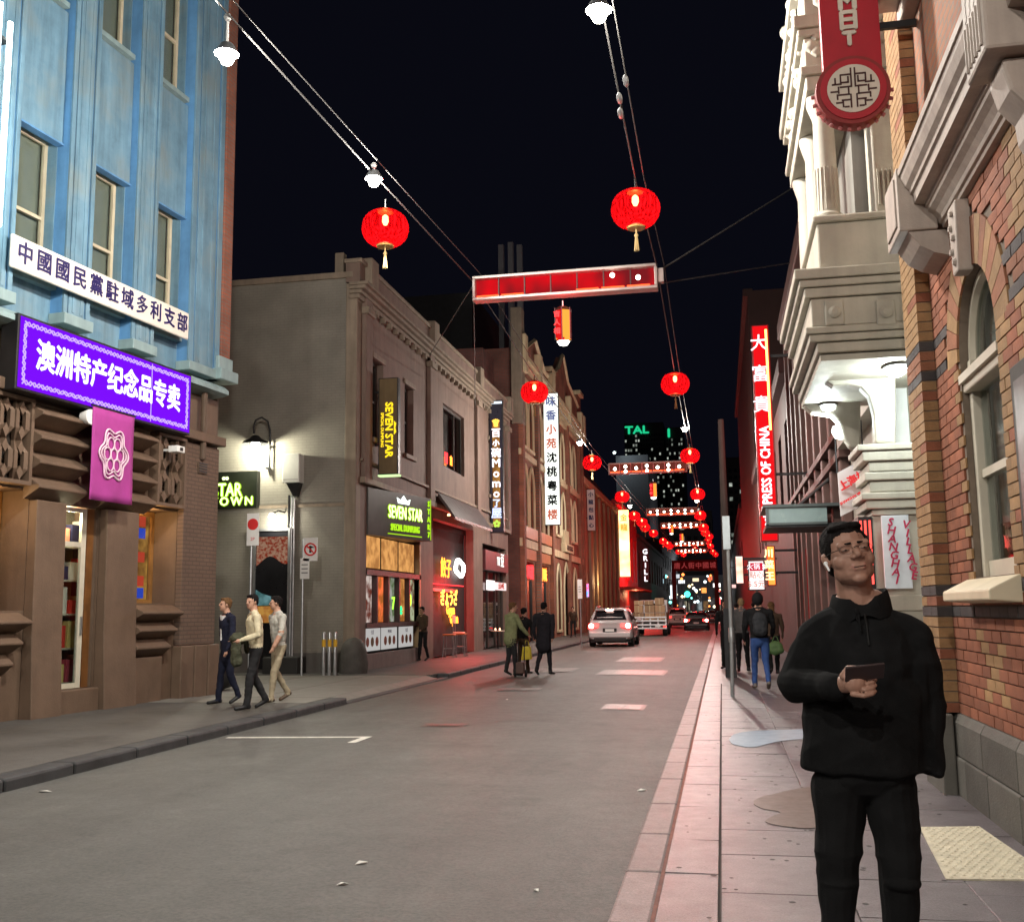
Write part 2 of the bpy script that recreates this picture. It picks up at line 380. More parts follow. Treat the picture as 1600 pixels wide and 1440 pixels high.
cover(-4.2, -3.6, 14.6, 15.0, 'little round-edged valve cover in open asphalt', 1)
# litter on the road
lit = mat('litter_paper', (.7, .68, .64), rough=.7)
for i, (u, v, s, w) in enumerate([(792, 1094, .05, 'beyond the parking line'), (565, 1351, .05, 'in the lower middle of the road'), (535, 1384, .04, 'low down near the picture foot'), (1003, 1232, .05, 'near the right-hand kerb'), (70, 1235, .07, 'in the gutter by the left kerb'), (838, 1388, .03, 'at the lower centre of the asphalt')]):
    p = P(u, v, Z=-.1); m = MB(); z = road_z(p[0], p[1]); a = random.random()*6
    c, s_ = math.cos(a)*s, math.sin(a)*s
    m.add([(p[0]-c, p[1]-s_, z+.004), (p[0]+s_*.5, p[1]-c*.5, z+.012), (p[0]+c, p[1]+s_, z+.005), (p[0]-s_*.6, p[1]+c*.6, z+.016)], [(0, 1, 2, 3)])
    m.add([(p[0]-c, p[1]-s_, z+.002), (p[0]+s_*.5, p[1]-c*.5, z+.004), (p[0]+c, p[1]+s_, z+.002), (p[0]-s_*.6, p[1]+c*.6, z+.006)], [(0, 1, 2, 3)])
    tag(m.build('paper_scrap', lit), 'tiny white scrap of paper lying ' + w, 'litter', 'scraps of litter on the road')
# ---- right footpath
fp = MB().box(XK, 12, -25, 400, -.2, -.014).build('footpath_right', joint_m); tag(fp, kind='structure')
def slab(x0, x1, y0, y1, m, par, top=0., g=.0028, name='paving_slab'):
    dz = random.uniform(-.002, .002); t = random.uniform(-.0018, .0018)
    b = MB().box(x0+g, x1-g, y0+g, y1-g, -.06, top+dz)
    b.v = [(a[0], a[1], a[2]+(t*(1 if a[0] > (x0+x1)/2 else -1) if a[2] > -.05 else 0)) for a in b.v]
    return b.build(name, m, par, bevel=.0035, seg=1)
y = 1.0
while y < 42:
    l = 1.15+random.uniform(-.12, .12)
    b = MB().box(XK-.012, -.40, y+.005, y+l-.005, -.19, .0); b.build('kerb_stone', kerbstone, fp, bevel=.018, seg=2); y += l
rest = MB(); rest.box(XK-.01, -.40, 42, 400, -.19, .0); rest.box(-.375, 2.1, 22, 400, -.06, 0); rest.box(XK, 2.1, -25, 1.0, -.06, 0)
o = rest.build('paving_far', bluestone, fp); tag(o, kind='stuff')
y = 1.0
while y < 22:
    l = random.choice((.9, 1.05, 1.2)); slab(-.385, -.075, y, min(22, y+l), bluestone, fp); y += l
cols = [(-.065, .60), (.60, 1.25), (1.25, 1.88)]
for ci, (a, b) in enumerate(cols):
    y = 1.0 + ci*.23
    while y < 22:
        l = random.choice((.62, .75, .9))
        if not (ci == 2 and 5.7 < y+l/2 < 7.1 and False): slab(a, b, y, min(22, y+l), bluestone, fp)
        y += l
# groove channel between kerb and slabs (rust coloured joint filler)
box('joint_strip', mat('rusty_joint', (.16, .05, .032), rough=.7, var=.3, vs=9), fp, -.404, -.382, 1, 60, -.06, -.003)
# pale textured tactile panel, stain and painted light patch on the slabs
tac = thing('tactile_panel', (1.4, 6.5, 0), 'pale cream textured ground panel beside the bluestone plinth', 'tactile panel')
tm = mat('tactile_cream', (.62, .56, .42), rough=.6, var=.18, vs=9, bump=.8, bs=26)
pts = [P(1437, 1291, Z=.008), P(1530, 1290, Z=.008), P(1610, 1345, Z=.008), P(1605, 1373, Z=.008), P(1478, 1372, Z=.008)]
MB().prism([(p[0], p[1]) for p in pts], 'Z', -.002, .008).build('base_sheet', tm, tac)
tm2 = tm
cxs = [p[0] for p in pts]; cys = [p[1] for p in pts]
def inside(x, y, poly):
    r = False; n = len(poly)
    for i in range(n):
        x1, y1 = poly[i][:2]; x2, y2 = poly[i-1][:2]
        if (y1 > y) != (y2 > y) and x < (x2-x1)*(y-y1)/(y2-y1)+x1: r = not r
    return r
k = 0; ridge = MB()
for i in range(30):
    for j in range(30):
        x = min(cxs)+.035+i*.05+(j % 2)*.025; y = min(cys)+.04+j*.055
        if inside(x-.02, y, pts) and inside(x+.02, y+.03, pts) and inside(x+.02, y-.03, pts):
            ridge.lathe([(.016, 0), (.013, .004), (.006, .006)], (x, y, .0075), 6, sx=.8, sy=1.3)
tag(ridge.build('studs', tm2, tac), kind='stuff')
gum = MB(); rg = random.Random(8)
for k in range(260):
    x, y = rg.uniform(-.35, 1.8), rg.uniform(3, 16); r = rg.uniform(.008, .02); gum.lathe([(r, 0), (r*.7, .0015)], (x, y, .0035), 7)
tag(gum.build('gum_spots', mat('gum_dark', (.05, .045, .045), rough=.6), fp), kind='stuff')
def blob(name, uv, z, m, par, label=None, cat=None, wob=.02):
    q = [P(u, v, Z=z) for (u, v) in uv]; vs = []
    n = len(q)
    for i in range(n):
        a, b, c, d = [Vector(q[(i+k) % n]) for k in (-1, 0, 1, 2)]
        for t in np.linspace(0, 1, 6)[:-1]:
            p = .5*((2*b)+(c-a)*t+(2*a-5*b+4*c-d)*t*t+(3*b-a-3*c+d)*t**3); vs.append((p.x+wob*noise.noise((p.x*9, p.y*6, 3)), p.y+wob*noise.noise((p.x*9, p.y*6, 8)), z))
    mb = MB(); mb.prism([(a[0], a[1]) for a in vs], 'Z', z-.002, z)
    o = mb.build(name, m, par)
    if label: tag(o, label, cat)
    return o
stain_m = mat('dried_spill', (.12, .092, .078), rough=.42, var=.25, vs=6, spec=.5)
blob('spill_stain', [(1178, 1250), (1215, 1238), (1262, 1229), (1305, 1236), (1300, 1270), (1275, 1292), (1225, 1290), (1196, 1281), (1218, 1268), (1190, 1262)], .0065, stain_m, fp)
patch_pale = mat('light_patch_pale', (.42, .49, .58), rough=.22, var=.05, spec=.9)  # bright shop light on the slabs, put into a pale glossy colour
lit_patch = blob('light_patch', [(1140, 1154), (1160, 1143), (1230, 1139), (1290, 1139), (1290, 1150), (1220, 1157), (1180, 1166), (1150, 1163)], .0068, patch_pale, None); tag(lit_patch, kind='structure')
# ---- left footpath
fl = MB(); fl.box(-40, XL-.16, -25, 18.5, -.2, 0); fl.box(-40, XL-.16, 25.2, 400, -.2, 0)
fl.v_ = None; fl.box(-40, XL-.3, 18.5, 25.2, -.2, -.02)
fl = fl.build('footpath_left', concrete_path); tag(fl, kind='structure')
conc_l = mat('crossover_concrete', (.20, .195, .175), rough=.6, var=.15, vs=2.5, bump=.2, bs=80, col2=(.18, .17, .15), c2s=1.4)
cr = MB(); cr.add([(XL-.3, 18.5, -.016), (XL-.005, 18.5, -.1), (XL-.005, 25.2, -.1), (XL-.3, 25.2, -.016)], [(0, 1, 2, 3)]); cr.box(-26, XL-.3, 18.5, 25.2, -.05, -.012)
cr.build('lane_crossover', conc_l, fl)
for x in np.arange(-25, -7.5, 1.5):
    box('expansion_joint', joint_m, fl, x, x+.012, 18.5, 25.2, -.05, -.0105)
y = 2.0
while y < 60:
    l = 1.2+random.uniform(-.1, .1); top = 0.0
    low = 18.2 < y+l/2 < 25.4
    if not low: MB().box(XL-.16, XL+.14, y+.004, y+l-.004, -.2, .004).build('kerb_stone', kerb_dark, fl, bevel=.03, seg=2)
    else: MB().box(XL-.04, XL+.14, y+.004, y+l-.004, -.2, -.085).build('kerb_stone', kerb_dark, fl, bevel=.02, seg=2)
    y += l
o = MB().box(XL-.16, XL+.14, 60, 400, -.2, .003).build('kerb_far', kerb_dark, fl); tag(o, kind='stuff')
# pale concrete bands crossing the left footpath
for (a, b, c, d) in [(-9.95, -7.0, 17.3, 18.4)]:
    box('pale_band', conc_l, fl, a, b, c, d, -.02, .004)
# ================================================================== blue corner building (stands slightly splayed to the street)
FRAME[:] = [R_(-5.5), (-10., 17., 0.), (-10.05, 17., 0.)]
blue = mat('blue_paint', (.165, .31, .42), rough=.7, var=.2, vs=2.2, col2=(.20, .285, .32), c2s=1.1, c2t=.52, bump=.25, bs=25, streak=.35)
blue_deep = mat('deep_blue', (.11, .28, .52), rough=.65, var=.15, vs=2.5, streak=.25)  # deeper blue for pilaster bodies and spandrel lips
teal = mat('teal_paint', (.25, .35, .36), rough=.6, var=.15, vs=2, streak=.2)
brown = mat('brown_stone_paint', (.15, .098, .066), rough=.62, var=.16, vs=2.2, bump=.25, bs=30, streak=.15)
brown_d = mat('dark_brown_stone', (.105, .072, .05), rough=.65, var=.2, vs=3, bump=.3, bs=30)
redbrick = brickmat('old_red_brick', (.26, .085, .05), (.20, .07, .045), (.15, .11, .09), 'YZ')
blind_m = mat('roller_blind', (.34, .31, .24), rough=.8, var=.12, vs=2)
sash_m = mat('sash_cream', (.56, .48, .34), rough=.55, var=.15)
bb = thing('blue_building', (-10, 14, 0), 'weathered blue rendered building with brown stone ground floor at the lane corner', 'building')
PIL = [(18.11, 19.18), (16.40, 17.03), (14.66, 15.29), (12.92, 13.55), (11.18, 11.81), (9.44, 10.07), (7.7, 8.33)]
TOP = 16.5
mb = wall_x(-10.1, 7.0, 19.45, 6.0, TOP, [(b[1]+.02, a[0]-.02, z0, z1) for a, b in zip(PIL[:-1], PIL[1:]) for (z0, z1) in ((6.75, 9.2), (11.6, 14.2))], depth=.3)
mb.build('upper_wall', blue, bb)
box('rear_mass', redbrick, bb, -24, -10.42, 7.0, 19.44, 5.8, TOP); box('rear_mass', dark_in, bb, -24, -11.3, 7.0, 19.38, -.1, 5.79)
box('parapet', blue, bb, -10.4, -9.7, 7.0, 19.5, TOP, TOP+.5)
for (a, b) in PIL:
    m = MB(); m.box(-10.1, -9.88, a, b, 6.3, TOP)
    m.build('pilaster', [blue_deep], bb)
    w = (b-a)
    for k, (f0, f1, d) in enumerate([(0, .14, .04), (.2, .8, .03), (.86, 1, .04)]):
        box('fillet', blue, bb, -9.879, -9.879+d, a+.001+f0*(w-.002), a+.001+f1*(w-.002), 6.3, TOP, bevel=.008)
    for k in (.32, .62):
        box('flute_rib', blue, bb, -9.849, -9.835, a+k*w, a+k*w+.06, 6.35, TOP-.02, bevel=.006)
    box('pilaster_base', teal, bb, -10.1, -9.78, a-.03, b+.03, 6.12, 6.3, bevel=.015)
for a, b in zip(PIL[:-1], PIL[1:]):
    y0, y1 = b[1]+.02, a[0]-.02
    for (z0, z1) in ((9.2, 11.6), (14.2, 16.5)):
        o = box('spandrel', blue, bb, -10.1, -10.0, y0-.015, y1+.015, z0-.06, z1-.15, bevel=.02)
        box('spandrel_lip', blue_deep, o, -10.12, -9.97, y0-.014, y1+.014, z0-.09, z0-.058)
    for (z0, z1) in ((6.75, 9.2), (11.6, 14.2)):
        w = window_x(bb, -10.28, y0, y1, z0, z1, sash_m, glass, fw=.07, rail=(z0+z1)/2-.1, blind=blind_m)
        box('window_sill', teal, w, -10.3, -9.98, y0, y1, z0-.08, z0+.01)
        if z0 > 10:
            arch = MB(); n = 10; r = (y1-y0)/2; cyy = (y0+y1)/2; zc = z1-r*.8
            pts = [(y0+.002, z1-.002), (y0+.002, zc)] + [(cyy-r*math.cos(math.pi*i/n)*.99, zc+r*.78*math.sin(math.pi*i/n)) for i in range(n+1)] + [(y1-.002, zc), (y1-.002, z1-.002)]
            arch.prism(pts, 'X', -10.2, -10.02); arch.build('arch_head', blue, w)
            am = MB(); am.tube([(-10.15, cyy-r*math.cos(math.pi*i/n)*.95, zc+r*.74*math.sin(math.pi*i/n)) for i in range(n+1)], .025, 6); am.build('arch_frame', sash_m, w, smooth=True)
# corner of red brick
MB().box(-10.2, -9.80, 19.185, 19.5, 6.35, TOP).build('brick_corner', redbrick, bb, bevel=.01)
box('corner_capital', teal, bb, -10.3, -9.66, 18.98, 19.62, 6.12, 6.349, bevel=.02)
box('corner_capital', teal, bb, -10.3, -9.76, 19.05, 19.56, 6.35, 6.62, bevel=.02)
# ledge between the storeys
MB().prism([(-10.3, 6.13), (-9.72, 5.98), (-9.62, 5.9), (-9.62, 5.82), (-9.75, 5.78), (-10.3, 5.74)], 'Y', 7.0, 19.2).build('ledge', teal, bb)
# brown lower wall with door and display openings
HOL = [(14.96, 15.95, .35, 3.27), (16.80, 18.15, 1.72, 3.42), (12.95, 14.30, 1.6, 3.42), (10.9, 12.25, 1.6, 3.42)]
wall_x(-10.0, 7.0, 19.4, -.05, 5.76, HOL, depth=.5).build('lower_wall', brown, bb)
box('end_wall', brown_d, bb, -24, -10.001, 19.4, 19.445, -.05, 5.8)
def eave(z, p, y0, y1, nm, h=.40):
    """one stepped stone eave: sloping top, thin lip, undercut below"""
    MB().prism([(-9.999, z), (-9.97, z), (-9.999+p, z+h*.42), (-9.999+p, z+h*.54), (-9.96, z+h-.012), (-9.999, z+h-.012)], 'Y', y0, y1).build(nm, brown, bb, bevel=.012)
# piers with stepped capitals
for (a, b) in ((14.30, 14.96), (15.95, 16.80), (12.25, 12.95), (10.2, 10.9)):
    MB().prism([(-9.999, -.03), (-9.76, -.03), (-9.82, 1.2), (-9.84, 3.27), (-9.999, 3.27)], 'Y', a+.003, b-.003).build('pier', brown, bb, bevel=.015)
    for i in range(4): eave(3.28+i*.37, .30+.02*i, a-.14-.02*i, b+.30-.03*i, 'corbel_block', .37)
MB().box(-9.999, -9.86, 18.15, 19.3, .95, 4.75).build('corner_pier', brickmat('brown_painted_brick', (.15, .098, .07), (.14, .09, .066), (.10, .068, .05), 'YZ', bump=.8, vary=.12), bb, bevel=.015)
for (a, b) in ((18.1, 18.5), (18.55, 18.95), (19.0, 19.36)): box('pier_base_block', brown, bb, -9.999, -9.78, a, b, -.03, .945, bevel=.02)
box('upper_band', brown, bb, -9.999, -9.74, 7.0, 19.36, 4.80, 4.98, bevel=.02)
box('drain_pipe', brown_d, bb, -9.86, -9.76, 18.6, 18.7, 4.45, 5.78, bevel=.03)
# pierced stone screens above the display windows
def screen(y0, y1, z0, z1, nc):
    o = box('screen_panel', mat('screen_recess', (.035, .026, .02), rough=.8), bb, -9.999, -9.985, y0, y1, z0, z1)
    w = (y1-y0)/nc; h = (z1-z0)/2
    for i in range(nc):
        for j in range(2):
            cyy, cz = y0+w*(i+.5), z0+h*(j+.5); m = MB()
            for sgn in (-1, 1):
                m.tube([(-9.95, cyy+sgn*w*.12, cz-h*.5), (-9.86, cyy+sgn*w*.34, cz-h*.2), (-9.86, cyy+sgn*w*.34, cz+h*.2), (-9.95, cyy+sgn*w*.12, cz+h*.5)], [.03, .055, .055, .03], 4)
                m.prism([(cyy+sgn*w*.5, cz-h*.10), (cyy+sgn*w*.30, cz), (cyy+sgn*w*.5, cz+h*.10)], 'X', -9.97, -9.84)
                m.prism([(cyy+sgn*.002, cz+sgn*h*.5), (cyy+w*.2, cz+sgn*h*.30), (cyy, cz+sgn*h*.14), (cyy-w*.2, cz+sgn*h*.30)], 'X', -9.97, -9.83)
            m.build('screen_unit', brown, o)
    for (a, b, c, d) in ((y0-.06, y0, z0-.06, z1+.06), (y1, y1+.06, z0-.06, z1+.06), (y0, y1, z0-.06, z0), (y0, y1, z1, z1+.06)):
        box('screen_frame', brown, o, -9.999, -9.80, a, b, c, d)
screen(17.3, 18.05, 3.52, 4.72, 2); screen(13.1, 14.05, 3.52, 4.72, 3); screen(11.0, 12.0, 3.52, 4.72, 3)
# stepped sills, stained glass display windows
gold_wood = mat('golden_timber', (.30, .15, .045), rough=.45, var=.25, vs=3, streak=.3)
shop_in = emit('shop_interior_glow', (.80, .38, .08), .75, vs=3.2, col2=(.25, .09, .02))
for (y0, y1, zt) in ((16.82, 18.14, 1.7), (12.97, 14.28, 1.58), (10.92, 12.23, 1.58)):
    for i in range(3): eave(zt-.30-.30*i, .30-.05*i, y0, y1-.12*i-.1, 'sill_step', .30)
    box('stall_riser', brown, bb, -9.999, -9.9, y0, y1-.45, -.03, zt-.92, bevel=.015)
    w = window_x(bb, -10.48, y0, y1, zt, 3.42, gold_wood, glass, name='display_window', fw=.09)
    box('glow_panel', shop_in, w, -10.62, -10.60, y0-.1, y1+.1, zt, 3.42)
    rg = random.Random(int(y0*10)); zz = zt+.12
    while zz < 3.3:
        for yy in np.arange(y0+.08, y1-.2, .22):
            if rg.random() < .55: box('glass_quarry', emit('quarry_%d' % rg.randrange(5), [(.9, .5, .05), (.04, .10, .8), (.05, .45, .12), (.85, .08, .04), (.85, .75, .5)][rg.randrange(5)], .8), w, -10.555, -10.55, yy, yy+.19, zz, zz+.19)
        zz += .22
    plight('display_lamp', (-10.2, (y0+y1)/2-.1, 3.2), (1, .64, .26), 26, bb, r=.06)
# shop door
box('door_step', brown, bb, -10.5, -9.86, 14.97, 15.94, -.03, .36, bevel=.02)
dwf = mat('door_white_frame', (.6, .56, .45), rough=.5)
d = box('shop_door', dwf, bb, -10.09, -10.04, 15.58, 15.69, .37, 3.25)
for (c, e) in ((.37, .45), (2.62, 2.70), (3.18, 3.25)): box('door_rail', dwf, d, -10.085, -10.045, 14.98, 15.58, c, e)
box('door_pane', glass, d, -10.07, -10.065, 14.98, 15.58, .45, 3.18)
box('door_handle', metal_grey, d, -10.035, -10.01, 15.62, 15.65, 1.2, 1.5)
box('timber_panel', mat('door_timber', (.20, .085, .025), rough=.4, var=.3, vs=4, streak=.4), bb, -10.09, -10.03, 15.70, 15.86, .37, 3.26)
box('door_lining', brown_d, bb, -10.09, -10.04, 15.865, 15.945, .37, 3.26)
box('shop_back', mat('shop_wall_cream', (.55, .48, .36), rough=.7), bb, -10.9, -10.88, 14.97, 17.0, .3, 3.4)
for k in range(5):
    box('shop_shelf', cream_p, bb, -10.87, -10.3, 15.2, 16.7, .42+k*.55, .45+k*.55)
gc = [(.75, .06, .04), (.75, .7, .6), (.03, .03, .08), (.75, .32, .2), (.6, .08, .12), (.8, .6, .2)]
for k in range(30):
    zz = .45+(k % 5)*.55; yy = 15.25+.22*(k//5); q = (k*7) % 6
    box('shelf_goods', mat('goods_%d' % q, gc[q], rough=.5), bb, -10.5, -10.32, yy, yy+.17, zz+.002, zz+.22+.07*(k % 4))
plight('shop_lamp', (-10.2, 15.4, 3.1), (1, .80, .52), 48, bb, r=.1)

# ---- signs on the blue building
t = thing('sign_board', (-9.75, 15.6, 6.6), 'long white board with dark blue Chinese characters across blue facade', 'sign')
ws = mat('sign_white', (.74, .70, .62), rough=.55, var=.06)
box('board', ws, t, -9.76, -9.70, 13.35, 17.9, 6.63, 7.15, bevel=.03)
nb = mat('navy_lettering', (.02, .015, .10), rough=.5)
for i, ch in enumerate('中國國民黨駐域多利支部'):
    text(ch, .36, (-9.692, 13.62+i*.405, 6.885), '+X', nb, t, off=.006, ext=.004, w=.95)
for y in (13.9, 15.6, 17.3): box('bracket', metal_dark, t, -10.0, -9.76, y, y+.05, 6.85, 6.9)
t = thing('light_box_sign', (-9.6, 15.6, 4.8), 'glowing violet light box with white Chinese characters and scroll border', 'sign')
vio = emit('violet_glow', (.20, .005, .95), 1.05); wg = emit('white_letter_glow', (1, .95, 1), 1.6); lav = emit('lavender_glow', (.62, .42, 1), 1.2)
box('case', metal_dark, t, -9.86, -9.56, 13.4, 17.82, 4.79, 5.93, bevel=.01)
box('face_panel', vio, t, -9.557, -9.55, 13.44, 17.78, 4.83, 5.89)
for i, ch in enumerate('澳洲特产纪念品专卖'):
    text(ch, .50, (-9.543, 13.98+i*.41, 5.36), '+X', wg, t, off=.012, ext=.004, w=.82)
box('panel_seam', lav, t, -9.55, -9.545, 16.6, 16.615, 4.85, 5.87)
for (ya, yb, z) in ((13.52, 17.70, 5.80), (13.52, 17.70, 4.92)):
    m = MB(); n = 96
    for s_ in (-1, 1):
        m.tube([(-9.546, ya+(yb-ya)*i/n, z+.033*math.sin(i*math.pi/2*1.02+s_*1.2)) for i in range(n+1)], .012, 5)
    m.build('scroll_border', lav, t)
for y in (13.54, 17.68):
    m = MB()
    for s_ in (-1, 1): m.tube([(-9.546, y+.03*math.sin(i*math.pi/2*1.02+s_*1.2), 4.95+.84*i/20) for i in range(21)], .012, 5)
    m.build('scroll_border', lav, t)
BY0 = P(142, 715, X=-9.53)[1]; BY1 = P(208, 715, X=-9.53)[1]
t = thing('hanging_banner', (-9.53, 15.7, 3.36), 'magenta cloth banner with pale round knot emblem beside shop door', 'banner')
mag = mat('magenta_cloth', (.36, .045, .26), rough=.8, var=.12, vs=2.5)
m = MB(); n = 12
for i in range(n+1):
    for j in range(13):
        y = BY0+(BY1-BY0)*i/n; z = 4.84-1.5*j/12; m.v.append((-9.53+.015*math.sin(i*.9+j*.25)*(j/12), y, z))
for i in range(n):
    for j in range(12): m.f.append((i*13+j, (i+1)*13+j, (i+1)*13+j+1, i*13+j+1)); m.mi.append(0)
b = m.build('cloth', mag, t, smooth=True)
sd = b.modifiers.new('thick', 'SOLIDIFY'); sd.thickness = .006
pk = mat('emblem_pink', (.75, .55, .66), rough=.7)
m = MB(); c = ((BY0+BY1)/2, 4.12)
def ring(fn, r, n=72): m.tube([(-9.505, c[0]+fn(a)*math.cos(a)*.82, c[1]+fn(a)*math.sin(a)) for a in np.linspace(0, 2*math.pi, n, endpoint=False)], r, 5, closed=True)
ring(lambda a: .40+.05*math.cos(6*a), .016); ring(lambda a: .33+.05*math.cos(6*a), .013)
for k in range(6):
    a0 = k*math.pi/3; cc = c; c = (cc[0]+.2*math.cos(a0)*.82, cc[1]+.2*math.sin(a0)); ring(lambda a: .10, .012, 20); c = cc
ring(lambda a: .10, .014, 20)
m.build('emblem', pk, t)
box('top_rod', metal_dark, t, -9.56, -9.52, BY0-.03, BY1+.03, 4.84, 4.87)
def flood(loc, label):
    t = thing('floodlight', loc, label, 'floodlight', 'small white floodlights on the brown facade'); x, y, z = loc
    MB().lathe([(.05, -.1), (.10, -.08), (.13, .06), (.125, .075)], (x, y, z), 12, axis='X').build('housing', white_p, t, smooth=True)
    box('bracket', metal_dark, t, x-.16, x-.08, y-.03, y+.03, z-.02, z+.14)
flood((-9.62, 15.07, 4.66), 'white conical floodlight unlit under the violet sign left of banner')
t = thing('security_camera', (-9.6, 17.5, 4.47), 'boxy white security camera beneath the violet sign end', 'camera')
box('body', white_p, t, -9.70, -9.5, 17.36, 17.6, 4.42, 4.54, bevel=.015); box('arm', white_p, t, -9.9, -9.70, 17.46, 17.5, 4.46, 4.5); box('lens', black_m, t, -9.5, -9.49, 17.44, 17.52, 4.45, 4.51)
t = thing('vent_grille', (-9.86, 18.9, 4.4), 'small dark vent grille on brown corner pier', 'vent')
box('frame', brown_d, t, -9.857, -9.83, 18.55, 18.85, 4.2, 4.42)
for k in range(4): box('slat', metal_dark, t, -9.829, -9.82, 18.57, 18.83, 4.225+k*.05, 4.25+k*.05)
t = thing('tube_light', (-9.4, 12.75, 7.0), 'tall white neon tube standing out from the blue facade', 'neon tube')
tube_w = emit('tube_white', (.85, 1, .98), 14)
MB().tube([(-9.4, 12.75, 7.0), (-9.4, 12.75, 10.1)], .036, 8).build('tube', tube_w, t)
MB().tube([(-9.4, 12.55, 7.2), (-9.4, 12.55, 10.3)], .028, 8).build('tube', tube_w, t)
box('back_plate', metal_dark, t, -9.95, -9.44, 12.35, 12.45, 7.0, 10.4)
for z in (7.3, 9.8): box('holder', metal_dark, t, -9.95, -9.42, 12.5, 12.8, z, z+.04)
FRAME[:] = [0., (0., 0., 0.), (0., 0., 0.)]
# ================================================================== cream-grey corner building across the lane
XS = -9.3
greywall = brickmat('painted_brick_side', (.205, .19, .16), (.20, .185, .155), (.18, .165, .138), 'XZ', bump=.18, vary=.15, rough=.8)
pinkwall = mat('pinkish_render', (.215, .15, .12), rough=.75, var=.14, vs=1.6, bump=.2, bs=30, streak=.25)
trim = mat('worn_cream_trim', (.27, .215, .16), rough=.7, var=.15, vs=2, streak=.3)
frame_d = mat('dark_window_frame', (.05, .042, .036), rough=.5)
sv = thing('corner_building', (XS, 27, 0), 'two-storey painted brick corner building with heavy cornice beyond the lane', 'building')
box('side_wall', greywall, sv, -26, XS-.3, 26.2, 26.5, -.05, 10.45)
box('corner_return', trim, sv, XS-.3, XS+.02, 26.17, 26.55, -.04, 10.3, bevel=.02)
box('wall_base', mat('grey_base_paint', (.12, .11, .10), rough=.7, streak=.2), sv, -26, XS-.3, 26.15, 26.2, -.05, .5)
box('side_coping', trim, sv, -26, XS-.1, 26.12, 26.6, 10.451, 10.62, bevel=.02)
box('side_band', trim, sv, -26, XS-.3, 26.168, 26.2, 4.28, 4.36)
box('rear_mass', dark_in, sv, -26, XS-.35, 26.5, 46.5, -.05, 10.3)
W1 = [(27.55, 28.5, 6.3, 8.55), (30.6, 31.55, 6.3, 8.45), (35.2, 38.3, 6.5, 8.75), (42.6, 43.6, 6.3, 8.6), (44.4, 45.4, 6.3, 8.6)]
GF = [(27.1, 32.3, .42, 3.7), (33.85, 39.7, .0, 4.6), (41.3, 46.0, 0, 4.2)]
wall_x(XS, 26.5, 46.5, -.05, 10.3, W1+GF, depth=.3).build('front_wall', pinkwall, sv)
for i, (a, b, c, d) in enumerate(W1):
    if i == 2: continue
    w = window_x(sv, XS-.2, a, b, c, d, frame_d, glass_dark, fw=.08, rail=(c+d)/2)
    box('window_sill', trim, w, XS, XS+.1, a-.1, b+.1, c-.14, c, bevel=.02)
    box('window_head', trim, w, XS, XS+.06, a-.12, b+.12, d+.002, d+.16, bevel=.02)
# wide window with posters and a little neon
w = window_x(sv, XS-.12, 35.2, 38.3, 6.5, 8.75, frame_d, glass, fw=.09, mull=(37.2,))
box('poster', mat('dark_poster', (.10, .05, .045), rough=.5, var=.6, vs=2.5, col2=(.3, .22, .18), c2s=1.4, c2t=.58), w, XS-.34, XS-.33, 35.3, 37.1, 6.6, 8.65)
box('curtain', mat('pale_curtain', (.35, .31, .3), rough=.8, streak=.6), w, XS-.36, XS-.35, 37.25, 38.2, 6.6, 8.65)
neon_or = emit('neon_orange', (1, .22, .03), 5); neon_red = emit('neon_red', (1, .035, .04), 3.5)
text('開', .42, (XS-.05, 35.8, 6.85), '+X', neon_red, sv, name='neon_character', off=.012); text('吉', .36, (XS-.05, 36.5, 6.85), '+X', neon_or, sv, name='neon_character', off=.012)
# pilasters, string courses, cornice with parapet
for y in (26.6, 33.1, 40.0, 46.1):
    box('pilaster', pinkwall, sv, XS+.001, XS+.14, y, y+.55, 4.9, 10.0, bevel=.02)
    box('pilaster_cap', trim, sv, XS+.001, XS+.22, y-.06, y+.61, 9.55, 9.75, bevel=.02)
    box('parapet_block', trim, sv, XS-.3, XS+.30, y-.02, y+.57, 10.3, 11.12, bevel=.03)
for (p, z0, z1) in ((.10, 9.86, 9.98), (.16, 10.0, 10.1), (.26, 10.12, 10.22), (.34, 10.23, 10.32)):
    box('cornice_course', trim, sv, XS-.2, XS+p, 26.1, 46.6, z0, z1, bevel=.015)
box('parapet', pinkwall, sv, XS-.3, XS+.10, 26.14, 46.5, 10.322, 10.85)
box('parapet_coping', trim, sv, XS-.34, XS+.17, 26.1, 46.55, 10.852, 10.97, bevel=.02)
y = 26.9
while y < 46:
    box('dentil', trim, sv, XS+.001, XS+.15, y, y+.14, 9.70, 9.855); y += .62
box('string_course', trim, sv, XS+.001, XS+.16, 26.5, 46.4, 4.92, 5.08, bevel=.02)
box('string_course', trim, sv, XS+.001, XS+.09, 26.5, 46.4, 5.5, 5.58, bevel=.01)
box('chimney_stub', trim, sv, -10.05, -9.8, 26.5, 26.75, 10.5, 11.3, bevel=.01)
